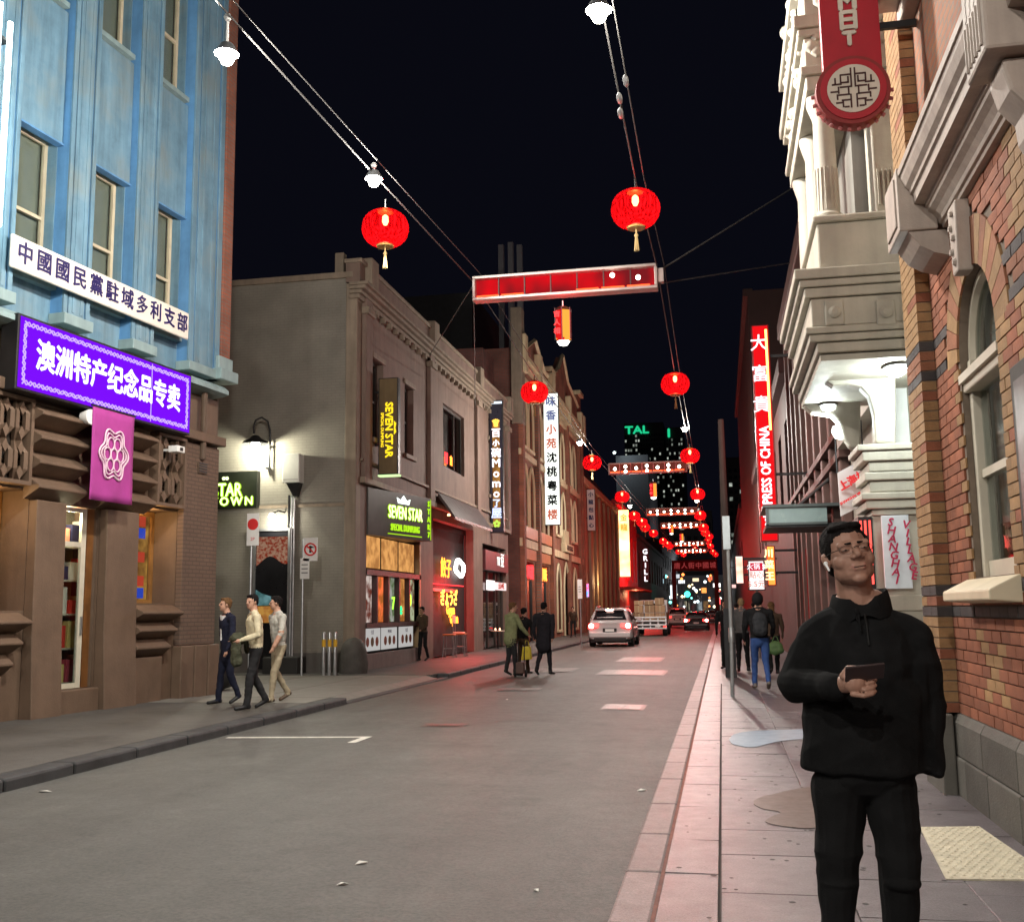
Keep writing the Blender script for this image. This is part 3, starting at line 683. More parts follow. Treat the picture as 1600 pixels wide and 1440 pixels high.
# ---- shopfront under the lime sign
pr = mat('shop_red_frame', (.06, .03, .03), rough=.45)
box('stall_riser', mat('riser_grey', (.16, .13, .12), rough=.6), sv, XS-.3, XS+.02, 27.0, 32.4, -.03, .42, bevel=.01)
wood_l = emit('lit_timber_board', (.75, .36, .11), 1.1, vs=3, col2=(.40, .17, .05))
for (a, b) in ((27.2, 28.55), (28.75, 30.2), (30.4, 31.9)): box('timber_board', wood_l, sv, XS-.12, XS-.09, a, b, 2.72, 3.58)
box('transom', pr, sv, XS-.15, XS+.03, 27.1, 32.3, 2.52, 2.66); box('transom', pr, sv, XS-.15, XS+.03, 27.1, 32.3, 1.10, 1.22)
cols5 = [((.50, .42, .38), (.12, .03, .02)), ((.85, .16, .05), (.35, .10, .02)), ((.30, .30, .27), (.08, .12, .05)), ((.60, .27, .08), (.25, .09, .02)), ((.35, .40, .25), (.12, .05, .03))]
for i in range(5):
    a = 27.15+i*1.03; box('window_poster', emit('poster_glow_%d' % i, cols5[i][0], 1.15, vs=4, col2=cols5[i][1]), sv, XS-.16, XS-.15, a, a+.86, 1.24, 2.5)
    box('mullion', pr, sv, XS-.15, XS+.0, a+.88, a+.98, 1.22, 2.52)
for i, (ch, yy, zz, c) in enumerate((('7', 29.6, 1.75, (.35, 1, .05)), ('e', 30.35, 1.6, (.02, .9, .25)), ('0', 31.3, 1.85, (.6, 1, .05)))):
    text(ch, .5, (XS-.03, yy, zz), '+X', emit('neon_g%d' % i, c, 2.2), sv, name='window_neon', off=.01)
menu_w = emit('lit_menu', (.62, .60, .58), .75, vs=2)
for i, a in enumerate((27.15, 28.7, 30.35)):
    o = box('menu_board', menu_w, sv, XS-.1, XS-.07, a, a+1.4, .48, 1.08)
    for k in range(3):
        MB().lathe([(.13, 0), (.13, .006)], (XS-.069, a+.3+k*.4, .72), 12, axis='X').build('dish_picture', mat('dish_%d' % (k % 2), [(.25, .06, .03), (.15, .08, .03)][k % 2], rough=.6, var=.5, vs=14), o)
    text('MENU' if i == 1 else '七星', .13, (XS-.066, a+.7, .97), '+X', nb, o, ext=.002)
box('door_post', mat('pale_timber', (.4, .27, .14), rough=.5), sv, XS-.2, XS+.03, 32.15, 32.3, -.03, 3.6)
# wedge shaped sign box over the shop
FRAME[:] = [R_(-13.6), (0., 0., 0.), (-9.25, 27.1, 0.)]
t = thing('shop_fascia_sign', (0, 1.5, 3.6), 'dark fascia with glowing lime lettering and crown over corner shop', 'sign')
lime = emit('lime_glow', (.45, .85, .02), 1.1); limew = emit('lime_white_glow', (.85, 1, .45), 2.2)
MB().prism([(0, 0), (0, 3.45), (-.75, 3.3), (-.08, -.02)], 'Z', 3.58, 4.86).build('case', mat('fascia_dark', (.06, .055, .05), rough=.4), t)
text('SEVEN STAR', .50, (.012, 1.95, 4.28), '+X', lime, t, off=.028, w=.70, ext=.006); text('SEVEN STAR', .50, (.03, 1.95, 4.28), '+X', limew, t, off=.004, w=.70, ext=.004)
text('SPECIAL DUMPLING', .26, (.015, 1.95, 3.86), '+X', lime, t, off=.006, w=.70, ext=.012)
box('underline', lime, t, .004, .012, 1.0, 2.9, 3.665, 3.69)
cw = emit('crown_white', (.9, 1, .95), 2.2)
MB().prism([(1.55, 4.56), (2.15, 4.56), (2.22, 4.72), (2.02, 4.66), (1.85, 4.8), (1.68, 4.66), (1.48, 4.72)], 'X', .003, .02).build('crown', cw, t)
for k in range(5): text('STAR7'[k], .22, (.015, 3.3, 4.68-.23*k), '+X', lime, t, name='vertical_letter', off=.012)
box('edge_tube', lime, t, .004, .016, 3.42, 3.44, 3.62, 4.82)
FRAME[:] = [0., (0., 0., 0.), (0., 0., 0.)]
# blade sign over it
def blade(name, label, u0, u1, v0, v1, Y, m_case, m_face, th=.22, xw=None, arms=True):
    vm, um = (v0+v1)/2, (u0+u1)/2; x0, x1, z0, z1 = P(u0, vm, Y=Y)[0], P(u1, vm, Y=Y)[0], P(um, v1, Y=Y)[2], P(um, v0, Y=Y)[2]
    t = thing(name, ((x0+x1)/2, Y, z0), label, 'sign')
    box('case', m_case, t, x0, x1, Y, Y+th, z0, z1, bevel=.015)
    box('face_panel', m_face, t, x0+.03, x1-.03, Y-.006, Y-.001, z0+.03, z1-.03)
    if arms and xw is not None:
        for z in (z0+.3*(z1-z0), z0+.85*(z1-z0)): box('wall_arm', metal_dark, t, min(xw, x0 if xw < x0 else x1), max(xw, x0 if xw < x0 else x1), Y+th*.4, Y+th*.6, z, z+.06)
    return t, x0, x1, z0, z1
bronze = mat('bronze_panel', (.24, .17, .09), rough=.35, metal=.5, var=.3, vs=.9, streak=.3)
t, x0, x1, z0, z1 = blade('blade_sign', 'bronze blade sign with yellow lettering running down beside upper window', 591, 622, 590, 741, 27.7, metal_dark, bronze, xw=XS)
yel = emit('yellow_glow', (1, .72, .02), 1.3)
text('SEVEN STAR', .30, ((x0+x1)/2+.02, 27.69, z0+1.25), '-Y', yel, t, rot=-math.pi/2, off=.01, w=.95)
text('SPECIAL DUMPLING', .11, ((x0+x1)/2-.17, 27.69, z0+1.25), '-Y', yel, t, rot=-math.pi/2, off=.003)
MB().prism([((x0+x1)/2+.17, z0+1.5), ((x0+x1)/2+.24, z0+1.42), ((x0+x1)/2+.21, z0+1.3), ((x0+x1)/2+.24, z0+1.18), ((x0+x1)/2+.17, z0+1.1)], 'Y', 27.688, 27.693).build('crown', yel, t)
box('bottom_lamp', emit('lime_pale', (.7, 1, .45), 1.2), t, x0, x1+.03, 27.68, 27.9, z0-.05, z0-.005)
# ---- gyoza restaurant in the next bay
inred = mat('dark_red_wall', (.10, .018, .016), rough=.6, var=.2, vs=2)
rs = thing('gyoza_restaurant', (XS, 36.8, 0), 'red neon lit dumpling bar recessed in the second shopfront', 'shopfront')
box('back_wall', inred, rs, XS-2.3, XS-2.25, 33.86, 39.69, -.02, 4.6)
box('far_wall', inred, rs, XS-2.25, XS-.31, 39.6, 39.69, -.02, 4.6); box('ceiling_panel', dark_in, rs, XS-2.25, XS-.31, 33.86, 39.6, 4.4, 4.58)
box('counter', mat('counter_wood', (.22, .09, .04), rough=.4), rs, XS-1.6, XS-1.1, 34.6, 38.9, 0, 1.05, bevel=.02)
neon_y = emit('neon_yellow_red', (1, .30, .03), 4)
text('餃子', .72, (XS-.2, 36.3, 2.98), '+X', neon_y, rs, name='neon_character', off=.012)
for k, (s_, yy, zz, sz) in enumerate((('ぎょうざ', 36.7, 1.95, .60), ('Gyoza', 36.9, 1.56, .46), ('Gyoza', 37.4, 1.24, .46))):
    text(s_, sz, (XS-.2, yy, zz), '+X', emit('neon_warm', (1, .42, .06), 4.5) if k == 0 else neon_y, rs, name='neon_script', off=.014)
m = MB(); m.tube([(XS-.2, 38.3+.62*math.cos(a), 3.1+.27*math.sin(a)+.05*math.cos(3*a)) for a in np.linspace(0, 2*math.pi, 30, endpoint=False)], .07, 8, closed=True)
m.build('neon_ring', emit('neon_ring_white', (1, .98, .95), 7), rs)
box('neon_rail', neon_red, rs, XS-.33, XS-.30, 34.0, 39.3, 2.44, 2.47); box('sill_shelf', mat('shelf_brown', (.3, .13, .08), rough=.5), rs, XS-.5, XS-.2, 34.6, 37.9, 2.2, 2.3)
plight('neon_glow', (XS+.35, 36.8, 2.3), (1, .04, .04), 420, rs, r=.5)
plight('interior_lamp', (XS-1.4, 36.5, 3.9), (1, .25, .12), 60, rs, r=.2)
hood = thing('shop_awning', (XS, 36.8, 4.6), 'dark ribbed metal awning over the red neon dumpling bar', 'awning')
hm = mat('awning_metal', (.10, .075, .07), rough=.45, metal=.3)
for k in range(13):
    y = 33.9+k*.45; MB().prism([(XS+.16, 5.45), (XS+.75, 4.62), (XS+.75, 4.52), (XS+.16, 5.30)], 'Y', y, y+.43).build('rib_panel', hm, hood)
for k in range(5):
    MB().lathe([(.03, .05), (.06, .0), (.05, -.02)], (XS+.4, 34.4+k*1.2, 4.72), 8).build('downlight', emit('downlight_warm', (1, .55, .25), 6), hood)
# stools and a chair on the pavement
so = mat('orange_seat', (.55, .16, .04), rough=.5); sw = mat('pale_chair', (.72, .55, .42), rough=.5)
def stool(x, y, h, m_, label, back=False):
    t = thing('stool' if not back else 'bar_chair', (x, y, 0), label, 'stool' if not back else 'chair')
    box('seat', m_, t, x-.19, x+.19, y-.19, y+.19, h, h+.05, bevel=.015)
    for sx in (-1, 1):
        for sy in (-1, 1): MB().tube([(x+sx*.15, y+sy*.15, h), (x+sx*.19, y+sy*.19, 0)], .016, 6).build('leg', metal_grey, t)
    MB().tube([(x-.17, y-.17, .3), (x+.17, y-.17, .3), (x+.17, y+.17, .3), (x-.17, y+.17, .3)], .011, 6, closed=True).build('foot_ring', metal_grey, t)
    if back:
        box('backrest', m_, t, x-.19, x-.155, y-.18, y+.18, h+.35, h+.62, bevel=.015)
        for sy in (-1, 1): MB().tube([(x-.17, y+sy*.15, h), (x-.172, y+sy*.15, h+.5)], .013, 6).build('back_post', metal_grey, t)
stool(-8.9, 34.4, .72, so, 'orange topped stool nearest the person standing outside the neon bar')
stool(-8.8, 35.5, .72, so, 'second orange topped stool, further along the neon bar front')
stool(-9.05, 36.3, .75, sw, 'pale chair with a backrest among stools by neon bar', back=True)
# ---- third shopfront with a projecting sign
t3 = thing('noodle_shopfront', (XS, 43.6, 0), 'narrow glazed shopfront with white lettering below tall dessert sign', 'shopfront')
box('back_wall', emit('dim_interior', (.20, .13, .08), .35, vs=2.2, col2=(.06, .035, .02)), t3, XS-1.6, XS-1.55, 41.31, 45.99, 0, 4.2)
box('fascia', mat('fascia_plum', (.05, .025, .03), rough=.4), t3, XS-.1, XS+.12, 41.3, 45.9, 3.15, 3.95, bevel=.01)
text('ᴛᴛ 豆', .62, (XS+.13, 44.2, 3.6), '+X', emit('soft_white', (.9, .85, .8), 1.8), t3, off=.01)
wl = emit('white_panel_light', (.95, .88, .85), 1.6)
box('light_panel', wl, t3, XS+.05, XS+.12, 41.7, 43.0, 2.35, 2.75); box('light_panel', emit('pink_panel_light', (.95, .7, .68), 1.4), t3, XS+.05, XS+.12, 43.2, 45.4, 2.38, 2.70)
text('点心小吃', .3, (XS+.125, 44.3, 2.54), '+X', emit('red_print', (.7, .08, .06), .8), t3)
for y in (41.35, 42.9, 44.4, 45.85): box('glazing_bar', frame_d, t3, XS-.25, XS-.15, y, y+.1, 0, 3.15)
box('shop_glass', glass, t3, XS-.21, XS-.2, 41.4, 45.9, .0, 3.14)
for (x, y) in ((-8.9, 42.2), (-8.75, 44.0)):
    tb = thing('cafe_table', (x, y, 0), 'small pale cafe table outside glazed shop, %s the green-jacketed man' % ('left of' if y < 43 else 'hidden half behind'), 'table')
    MB().lathe([(.3, .70), (.3, .73)], (x, y, 0), 14).build('table_top', mat('pale_table', (.6, .55, .42), rough=.5), tb); MB().tube([(x, y, .02), (x, y, .7)], .03, 8).build('post', metal_dark, tb)
    MB().lathe([(.2, 0), (.18, .025)], (x, y, 0), 12).build('base', metal_dark, tb)
    for k in range(2): MB().lathe([(.03, 0), (.035, .06), (.01, .1)], (x-.1+.18*k, y, .735), 8).build('candle_lamp', emit('candle', (1, .5, .3), 4), tb)
t, x0, x1, z0, z1 = blade('momo_sign', 'tall dark blade sign with stacked white MOMO letters on orange panel', 765, 786, 625, 832, 42.6, metal_dark, mat('sign_navy', (.02, .02, .035), rough=.3), xw=XS)
box('orange_strip', emit('amber_panel', (.55, .26, .06), .8, vs=3, col2=(.30, .12, .03)), t, x0+.13, x1-.13, 42.585, 42.592, z0+.25, z1-.9)
box('white_cap', emit('cap_white', (.8, .9, 1), 1.4), t, x0+.02, x1-.02, 42.585, 42.592, z1-.16, z1-.06)
cyl = (x0+x1)/2; zz = z1-1.0
for ch, m_, s_ in (('♛', emit('amber_bright', (1, .55, .08), 2), .4), ('百', wg, .4), ('小', wg, .3), ('碗', wg, .42), ('M', wg, .5), ('o', wg, .5), ('m', wg, .5), ('o', wg, .5), ('了', emit('pale_blue', (.6, .7, 1), 1.6), .36), ('屋', MATS['pale_blue'], .46), ('✿', emit('leaf_green', (.55, .8, .1), 1.2), .4)):
    text(ch, s_, (cyl, 42.578, zz), '-Y', m_, t, name='sign_character', off=.012); zz -= .42
# ---- rooftop shapes behind
rf = thing('rear_brick_block', (-16, 44, 0), 'dark red brick block rising behind the cornice with chimney stacks', 'building')
box('wall', brickmat('dark_red_brick', (.13, .04, .032), (.10, .035, .03), (.08, .06, .05), 'XZ'), rf, -22, -10.4, 46.6, 48.9, -.1, 13.6)
for i, (u, v0) in enumerate(((782, 382), (797, 378), (811, 382))):
    a = P(u, v0, Y=52); box('flue_pipe', mat('flue_grey', (.12, .12, .13), rough=.5), rf, a[0]-.13, a[0]+.13, 52, 52.3, 13, a[2])
a = P(797, 480, Y=49.0); b = P(815, 540, Y=49.0)
box('chimney', trim, rf, a[0], b[0], 49.0, 49.8, 10.4, a[2], bevel=.03)
box('roof_mass', mat('dark_slate', (.05, .05, .052), rough=.6), rf, -34, -14.5, 62, 80, 0, P(800, 452, Y=62)[2])

# ================================================================== gothic brick building
gb = brickmat('gothic_red_brick', (.30, .095, .05), (.24, .08, .045), (.16, .11, .085), 'YZ', bump=.3)
gcream = mat('gothic_cream', (.66, .54, .34), rough=.65, var=.12, vs=2, streak=.2)
go = thing('gothic_building', (XS, 58, 0), 'red brick building with cream pointed gothic arches and stepped parapet', 'building')
GY0, GY1, GH = 49.3, 72.5, 14.2
box('rear_mass', dark_in, go, -24, XS-.5, GY0, GY1, -.05, GH)
LW = []
for (a, b) in ((50.2, 51.5), (52.0, 53.3), (54.6, 55.9), (56.4, 57.7)): LW += [(a, b, 9.6, 12.4), (a, b, 5.6, 8.7)]
for (a, b) in ((60.8, 62.2), (62.9, 64.3), (66.0, 67.4), (68.1, 69.5)): LW += [(a, b, 9.4, 12.3), (a, b, 5.9, 8.6)]
LG = [(50.0, 53.3, 0, 3.9), (54.4, 57.9, 0, 3.9), (60.6, 62.0, .4, 4.2), (63.4, 65.4, 0, 4.4), (67.6, 69.2, .4, 4.2)]
wall_x(XS, GY0, GY1, -.05, GH, LW+LG, depth=.4).build('front_wall', gb, go)
box('near_wall', brickmat('dark_red_brick2', (.16, .05, .035), (.13, .04, .03), (.09, .07, .06), 'XZ'), go, -24, XS, GY0-.02, GY0, -.05, GH)
def lancet(y0, y1, z0, z1, par):
    """pointed arch moulding with a filler that shapes the opening"""
    c = (y0+y1)/2; h = (y1-y0); zs = z1-h*.95; n = 7; L_ = []
    for i in range(n+1):
        a = math.acos(1-.5*(1+1e-9)) ; t_ = i/n; ang = math.pi - t_*math.pi/3; L_.append((y1+h*math.cos(ang), zs+h*math.sin(ang)*1.05))
    top = L_[-1]; Rr = [(2*c-q[0], q[1]) for q in L_][::-1]
    arch = L_ + Rr[1:]
    w = MB(); w.prism([(y0, z1+.02)] + arch + [(y1, z1+.02)], 'X', XS-.085, XS-.02); o = w.build('arch_spandrel', gb, par)
    m = MB(); pts = [(XS+.02, y0-.05, z0)] + [(XS+.02, q[0]+(-.05 if q[0] < c else (.05 if q[0] > c else 0)), q[1]+.05) for q in arch] + [(XS+.02, y1+.05, z0)]
    m.tube(pts, .085, 4); m.build('arch_moulding', gcream, par)
    box('pane', mat('lancet_pane', (.012, .010, .010), rough=.2), par, XS-.10, XS-.09, y0, y1, z0, z1); box('mullion', gcream, par, XS-.088, XS-.05, c-.05, c+.05, z0, zs+h*.5)
    box('lancet_sill', gcream, par, XS-.1, XS+.12, y0-.15, y1+.15, z0-.16, z0, bevel=.02)
for (a, b, c, d) in LW: lancet(a, b, c, d, go)
for (z0, z1, p) in ((4.55, 4.95, .14), (8.95, 9.25, .14), (12.75, 13.0, .16), (13.5, 13.75, .28), (13.76, 14.0, .40)):
    box('string_course', gcream, go, XS+.001, XS+p, GY0, GY1, z0, z1, bevel=.02)
for y in (49.35, 53.75, 58.2, 65.0, 70.6, 72.0):
    box('buttress', gb, go, XS+.002, XS+.24, y, y+.5, 0, 13.4, bevel=.02); box('buttress_cap', gcream, go, XS+.002, XS+.45, y-.08, y+.58, 13.0, 14.9, bevel=.05)
y = 59.2
while y < 72: box('corbel', gcream, go, XS+.005, XS+.27, y, y+.22, 13.1, 13.5); y += .6
# stepped gable over the far half
MB().prism([(58.3, 14.0), (58.3, 15.0), (59.6, 15.0), (62, 15.9), (64, 17.2), (66, 15.9), (70.9, 15.2), (70.9, 16.2), (72.4, 16.2), (72.4, 14.0)], 'X', XS-.3, XS+.12).build('gable', gb, go)
for (a, b, z) in ((58.2, 59.7, 15.0), (70.8, 72.5, 16.2)): box('gable_cap', gcream, go, XS-.35, XS+.35, a, b, z, z+.3, bevel=.05)
m = MB(); m.tube([(XS+.1, 59.6, 15.1), (XS+.1, 62, 16), (XS+.1, 64, 17.3), (XS+.1, 66, 16), (XS+.1, 70.9, 15.3)], .14, 4); m.build('gable_coping', gcream, go)
# near half: raking parapet
MB().prism([(49.3, 14.2), (49.3, 14.6), (51.2, 14.6), (53.8, 15.6), (56.6, 14.6), (58.3, 14.6), (58.3, 14.2)], 'X', XS-.3, XS+.1).build('gable', gb, go)
m = MB(); m.tube([(XS+.1, 49.3, 14.65), (XS+.1, 51.2, 14.65), (XS+.1, 53.8, 15.68), (XS+.1, 56.6, 14.65), (XS+.1, 58.3, 14.65)], .13, 4); m.build('gable_coping', gcream, go)
# ground floor
lit_in = emit('bright_shop', (.75, .72, .62), .85, vs=1.5, col2=(.35, .18, .10))
for i, (a, b, c, d) in enumerate(LG):
    if i < 2:
        box('shop_back', lit_in, go, XS-1.4, XS-1.35, a, b, c, d)
        box('shop_sign_panel', mat('brown_sign', (.45, .20, .09), rough=.5), go, XS+.02, XS+.12, a, b, 4.0, 4.5, bevel=.01)
        box('shop_sign_panel', mat('brown_sign', (.45, .20, .09), rough=.5), go, XS+.16, XS+.2, a-.1, b+.1, 5.0, 5.55, bevel=.01)
        for k in range(4): box('door_post', [mat('red_post', (.3, .06, .03), rough=.5), black_m][k % 2], go, XS-.2, XS-.1, a+.1+k*.95, a+.28+k*.95, 0, 3.0)
        text('川味館'[:3-i], .75, (XS+.05, (a+b)/2, 3.35), '+X', neon_red if i == 0 else neon_or, go, name='neon_character', off=.02)
        plight('shopfront_lamp', (XS+.3, (a+b)/2, 2.9), (1, .85, .7), 60, go, r=.2)
    else: lancet(a, b, c, d, go)
box('door_entablature', gcream, go, XS+.005, XS+.3, 62.6, 66.2, 4.96, 5.5, bevel=.03); text('NUM HEUNG', .42, (XS+.31, 64.4, 5.23), '+X', mat('dark_letters', (.08, .05, .04), rough=.6), go, ext=.01)
for k in range(6): box('baluster', gcream, go, XS+.005, XS+.2, 62.9+k*.55, 63.15+k*.55, 5.52, 6.3)
t, x0, x1, z0, z1 = blade('lit_blade_sign', 'tall glowing white blade sign with black and red characters on gothic front', 850, 874, 614, 820, 56.5, metal_dark, emit('sign_white_glow', (.95, .98, .9), 1.5), xw=XS)
zz = z1-.5
for i, ch in enumerate('味香小苑沈桃粤菜楼'):
    text(ch, .58, ((x0+x1)/2, 56.49, zz), '-Y', [emit('print_blue', (.25, .3, .6), .6), emit('print_red', (.8, .2, .12), .8), emit('print_black', (.02, .02, .02), .2)][0 if i < 2 else (1 if i in (2, 3, 8) else 2)], t, name='sign_character', off=.02); zz -= .78
# ---- further buildings on the left
def plain_block(name, label, y0, y1, h, m_, win=None, X=XS, deep=14, inward=-1, bays=6, z0=5, z1=8, trimm=None):
    t = thing(name, (X, (y0+y1)/2, 0), label, 'building')
    hs = []
    if win:
        w = (y1-y0)/bays
        for (a, b) in win: hs += [(y0+w*(k+.28), y0+w*(k+.72), a, b) for k in range(bays)]
    wall_x(X, y0, y1, -.05, h, hs, depth=.3, inward=inward).build('front_wall', m_, t)
    box('rear_mass', dark_in, t, X+inward*.45, X+inward*deep, y0, y1, -.05, h-.02)
    box('near_wall', m_, t, X, X+inward*deep, y0-.02, y0, -.05, h)
    for (a, b, c, d) in hs:
        o = box('window', glass_dark, t, X+inward*.25, X+inward*.27, a, b, c, d); box('window_frame', trimm or frame_d, o, X+inward*.2, X+inward*.24, (a+b)/2-.05, (a+b)/2+.05, c, d)
    box('cornice', trimm or m_, t, X-inward*.25, X+inward*.3, y0, y1, h-.3, h+.15, bevel=.03)
    return t
beige = mat('beige_render', (.33, .24, .15), rough=.7, var=.15, vs=1, streak=.2)
t = plain_block('pilastered_building', 'beige pilastered building with dark slot windows beyond gothic facade', 72.6, 97, 10.6, beige, [(1.0, 4.6), (5.4, 9.4)], bays=7, trimm=gcream)
for k in range(8): box('pilaster', beige, t, XS+.002, XS+.2, 72.8+k*3.4, 73.7+k*3.4, 0, 10.2, bevel=.02)
MB().prism([(XS, 10.8), (XS-3.2, 15.2), (XS-9, 15.2), (XS-9, 10.8)], 'Y', 73, 97).build('roof', brickmat('roof_dark_red', (.10, .03, .025), (.08, .03, .025), (.05, .03, .03), 'YZ', bw=.3, bh=.2), t)
plight('facade_lamp', (XS+.9, 80, 3.6), (1, .7, .35), 160, t, r=.2)
redwall = mat('red_painted_wall', (.55, .04, .04), rough=.6, var=.2, vs=1)
t = plain_block('red_building', 'red painted restaurant building lit by neon down the left side', 97.2, 122, 11.5, redwall, [(4.5, 9.2)], bays=5)
box('awning', mat('red_awning', (.5, .08, .06), rough=.6), t, XS, XS+1.6, 98, 121, 3.4, 3.6)
plight('wall_washer', (XS+1.2, 104, 6), (1, .05, .05), 3200, t, r=.3); plight('entrance_lamp', (XS+.8, 108, 3.0), (1, .4, .2), 150, t, r=.2)
t, x0, x1, z0, z1 = blade('small_blade_sign', 'small pale blade sign with dark column of characters before red building', 917, 930, 764, 829, 74.5, metal_dark, mat('sign_grey_white', (.62, .58, .55), rough=.6), xw=XS)
for i, ch in enumerate('小龍包點心'): text(ch, .36, ((x0+x1)/2, 74.48, z1-.4-i*.55), '-Y', nb, t, name='sign_character', off=.01)
t, x0, x1, z0, z1 = blade('amber_blade_sign', 'tall blade sign glowing white to amber with red frame far down street', 967, 984, 796, 901, 98.5, mat('sign_red_case', (.4, .02, .02), rough=.4), emit('amber_white', (1, .85, .45), 2.6, vs=.5, col2=(1, .45, .08)), xw=XS)
for i, ch in enumerate('金龍'): text(ch, .7, ((x0+x1)/2, 98.46, z1-.8-i*.9), '-Y', emit('sign_orange', (1, .35, .05), 1.5), t, name='sign_character', off=.02)
dk = mat('dark_render', (.09, .07, .065), rough=.75, var=.2, vs=.8)
t = plain_block('dark_terrace', 'dark terrace of shops far down the left side of street', 122.2, 175, 10.0, dk, [(5.0, 8.2)], bays=9)
t = plain_block('far_terrace', 'farthest dark block on left before the street end', 175.2, 240, 13.0, mat('grey_dark_render', (.07, .07, .075), rough=.75), [(4.6, 7), (8.4, 11)], bays=10)
t, x0, x1, z0, z1 = blade('white_letter_sign', 'thin black blade sign with stacked white letters left of the truck', 1004, 1013, 855, 906, 122.5, metal_dark, black_m, xw=XS)
for i, ch in enumerate('GRILL'): text(ch, .8, ((x0+x1)/2, 122.46, z1-.5-i*.78), '-Y', wg, t, name='sign_character', off=.03)
# ================================================================== things on and before the lane-side wall
YW = 26.2
t = thing('gooseneck_lamp', (P(421, 735, Y=YW)[0], YW, 5.0), 'dark gooseneck wall lamp with shallow shade glowing above lane', 'wall lamp')
q = lambda u, v, dy=0.: (lambda p: (p[0], YW-dy, p[2]))(P(u, v, Y=YW-dy))
MB().tube([q(421, 738, .12), q(422, 690, .12), q(422, 672, .16), q(418, 658, .26), q(409, 652, .38), q(400, 656, .48), q(396, 668, .5), q(397, 678, .5)], .028, 8).build('arm', metal_dark, t, smooth=True)
sp = q(399, 693, .5)
MB().lathe([(.05, .22), (.10, .20), (.16, .13), (.30, .06), (.34, .0), (.33, -.01), (.28, .05), (.06, .17)], sp, 20).build('shade', metal_dark, t, smooth=True)
MB().lathe([(.02, .10), (.09, .06), (.12, -.01), (.09, -.07), (.02, -.09)], sp, 12).build('bulb', emit('lamp_bulb', (1, .98, .78), 14), t, smooth=True)
for v in (700, 732): box('bracket', metal_dark, t, q(421, v)[0]-.05, q(421, v)[0]+.05, YW-.15, YW, q(421, v)[2]-.02, q(421, v)[2]+.02)
plight('lamp_light', (sp[0], sp[1], sp[2]-.14), (1, .97, .76), 320, t, r=.1)
t = thing('meter_box', q(455, 740), 'pale grey electrical box with conduits on lane wall', 'electrical box')
a = q(441, 709, .35); b = q(467, 753, .35)
box('cabinet', mat('box_grey', (.62, .62, .58), rough=.5, var=.08), t, a[0], b[0], YW-.35, YW, b[2], a[2], bevel=.02)
box('door_seam', joint_m, t, a[0]+.03, b[0]-.03, YW-.354, YW-.351, b[2]+.08, b[2]+.085)
MB().prism([(a[0]+.08, b[2]), (b[0]-.03, b[2]), (b[0]-.12, b[2]-.35), (b[0]-.2, b[2]-.35)], 'Y', YW-.25, YW-.02).build('cable_shroud', metal_dark, t)
for k in range(3):
    x = q(453+k*4, 800)[0]; MB().tube([(x, YW-.06, b[2]-.3), (x, YW-.06, .1)], .03, 6).build('conduit', metal_grey if k else metal_dark, t)
t = thing('star_town_sign', q(372, 765), 'black sign with glowing lime STAR lettering half hidden by blue building', 'sign')
a = q(330, 738, .2); b = q(401, 793, .2)
box('case', mat('sign_green_black', (.010, .012, .008), rough=.4), t, a[0], b[0], YW-.2, YW, b[2], a[2], bevel=.01)
text('SEVEN STAR', .50, (q(352, 768, .2)[0]-.5, YW-.212, q(352, 768)[2]), '-Y', lime, t, off=.028, w=.72); text('SEVEN STAR', .50, (q(352, 768, .2)[0]-.5, YW-.23, q(352, 768)[2]), '-Y', limew, t, off=.004, w=.72, ext=.004)
text('TOWN', .32, (q(363, 784, .2)[0], YW-.212, q(363, 785)[2]), '-Y', lime, t, off=.024, spacing=1.35); text('TOWN', .32, (q(363, 784, .2)[0], YW-.23, q(363, 785)[2]), '-Y', limew, t, off=.004, spacing=1.35, ext=.004)
[MB().lathe([(.05, 0), (.05, .01)], (q(350+5*k, 750, .2)[0], YW-.22, q(352, 749)[2]), 10, axis='Y').build('sign_dot', limew, t) for k in range(2)]
plight('sign_glow', (q(365, 765)[0], YW-.7, q(365, 768)[2]), (.75, 1, .2), 5, t, r=.3)
# lit poster in a door frame
t = thing('poster_case', q(425, 930), 'tall framed food poster by a door under a small lamp', 'poster case')
a = q(400, 830, .12); b = q(447, 1046, .12); zt = a[2]; x0, x1 = a[0], b[0]
for (c, d, e, f) in ((x0-.06, x0, .1, zt), (x1, x1+.06, .1, zt), (x0-.06, x1+.06, zt, zt+.07)): box('frame', metal_grey, t, c, d, YW-.14, YW, e, f)
box('backing', mat('poster_black', (.01, .01, .012), rough=.3), t, x0, x1, YW-.1, YW-.05, .1, zt)
pz = q(420, 878)[2]
m = MB(); nn = 12
for i in range(nn+1):
    x = x0+.02+(x1-x0-.04)*i/nn; zz = pz+.12*math.sin(i*.5-1)+.06*i/nn; m.v += [(x, YW-.104, zz), (x, YW-.104, zt-.15)]
for i in range(nn): m.f.append((2*i, 2*i+2, 2*i+3, 2*i+1)); m.mi.append(0)
m.build('food_picture', emit('food_print', (.34, .20, .13), .85, vs=16, col2=(.22, .03, .015)), t)
pa = q(402, 915, .1); pb = q(440, 945, .1)
MB().prism([(x0+.02, pb[2]), (x1-.35, pb[2]), (x1-.4, pa[2]-.3), (x0+.2, pa[2]-.2), (x0+.02, pa[2]-.1)], 'Y', YW-.106, YW-.103).build('teal_picture', emit('teal_print', (.05, .13, .13), .8, vs=4, col2=(.16, .32, .34)), t)
MB().prism([(x0+.02, pb[2]-.45), (x1-.28, pb[2]-.45), (x1-.25, pb[2]-.02), (x0+.02, pb[2]-.02)], 'Y', YW-.107, YW-.104).build('orange_picture', emit('orange_print', (.55, .28, .06), .8, vs=5, col2=(.35, .12, .03)), t)
lp = q(425, 806, .35)
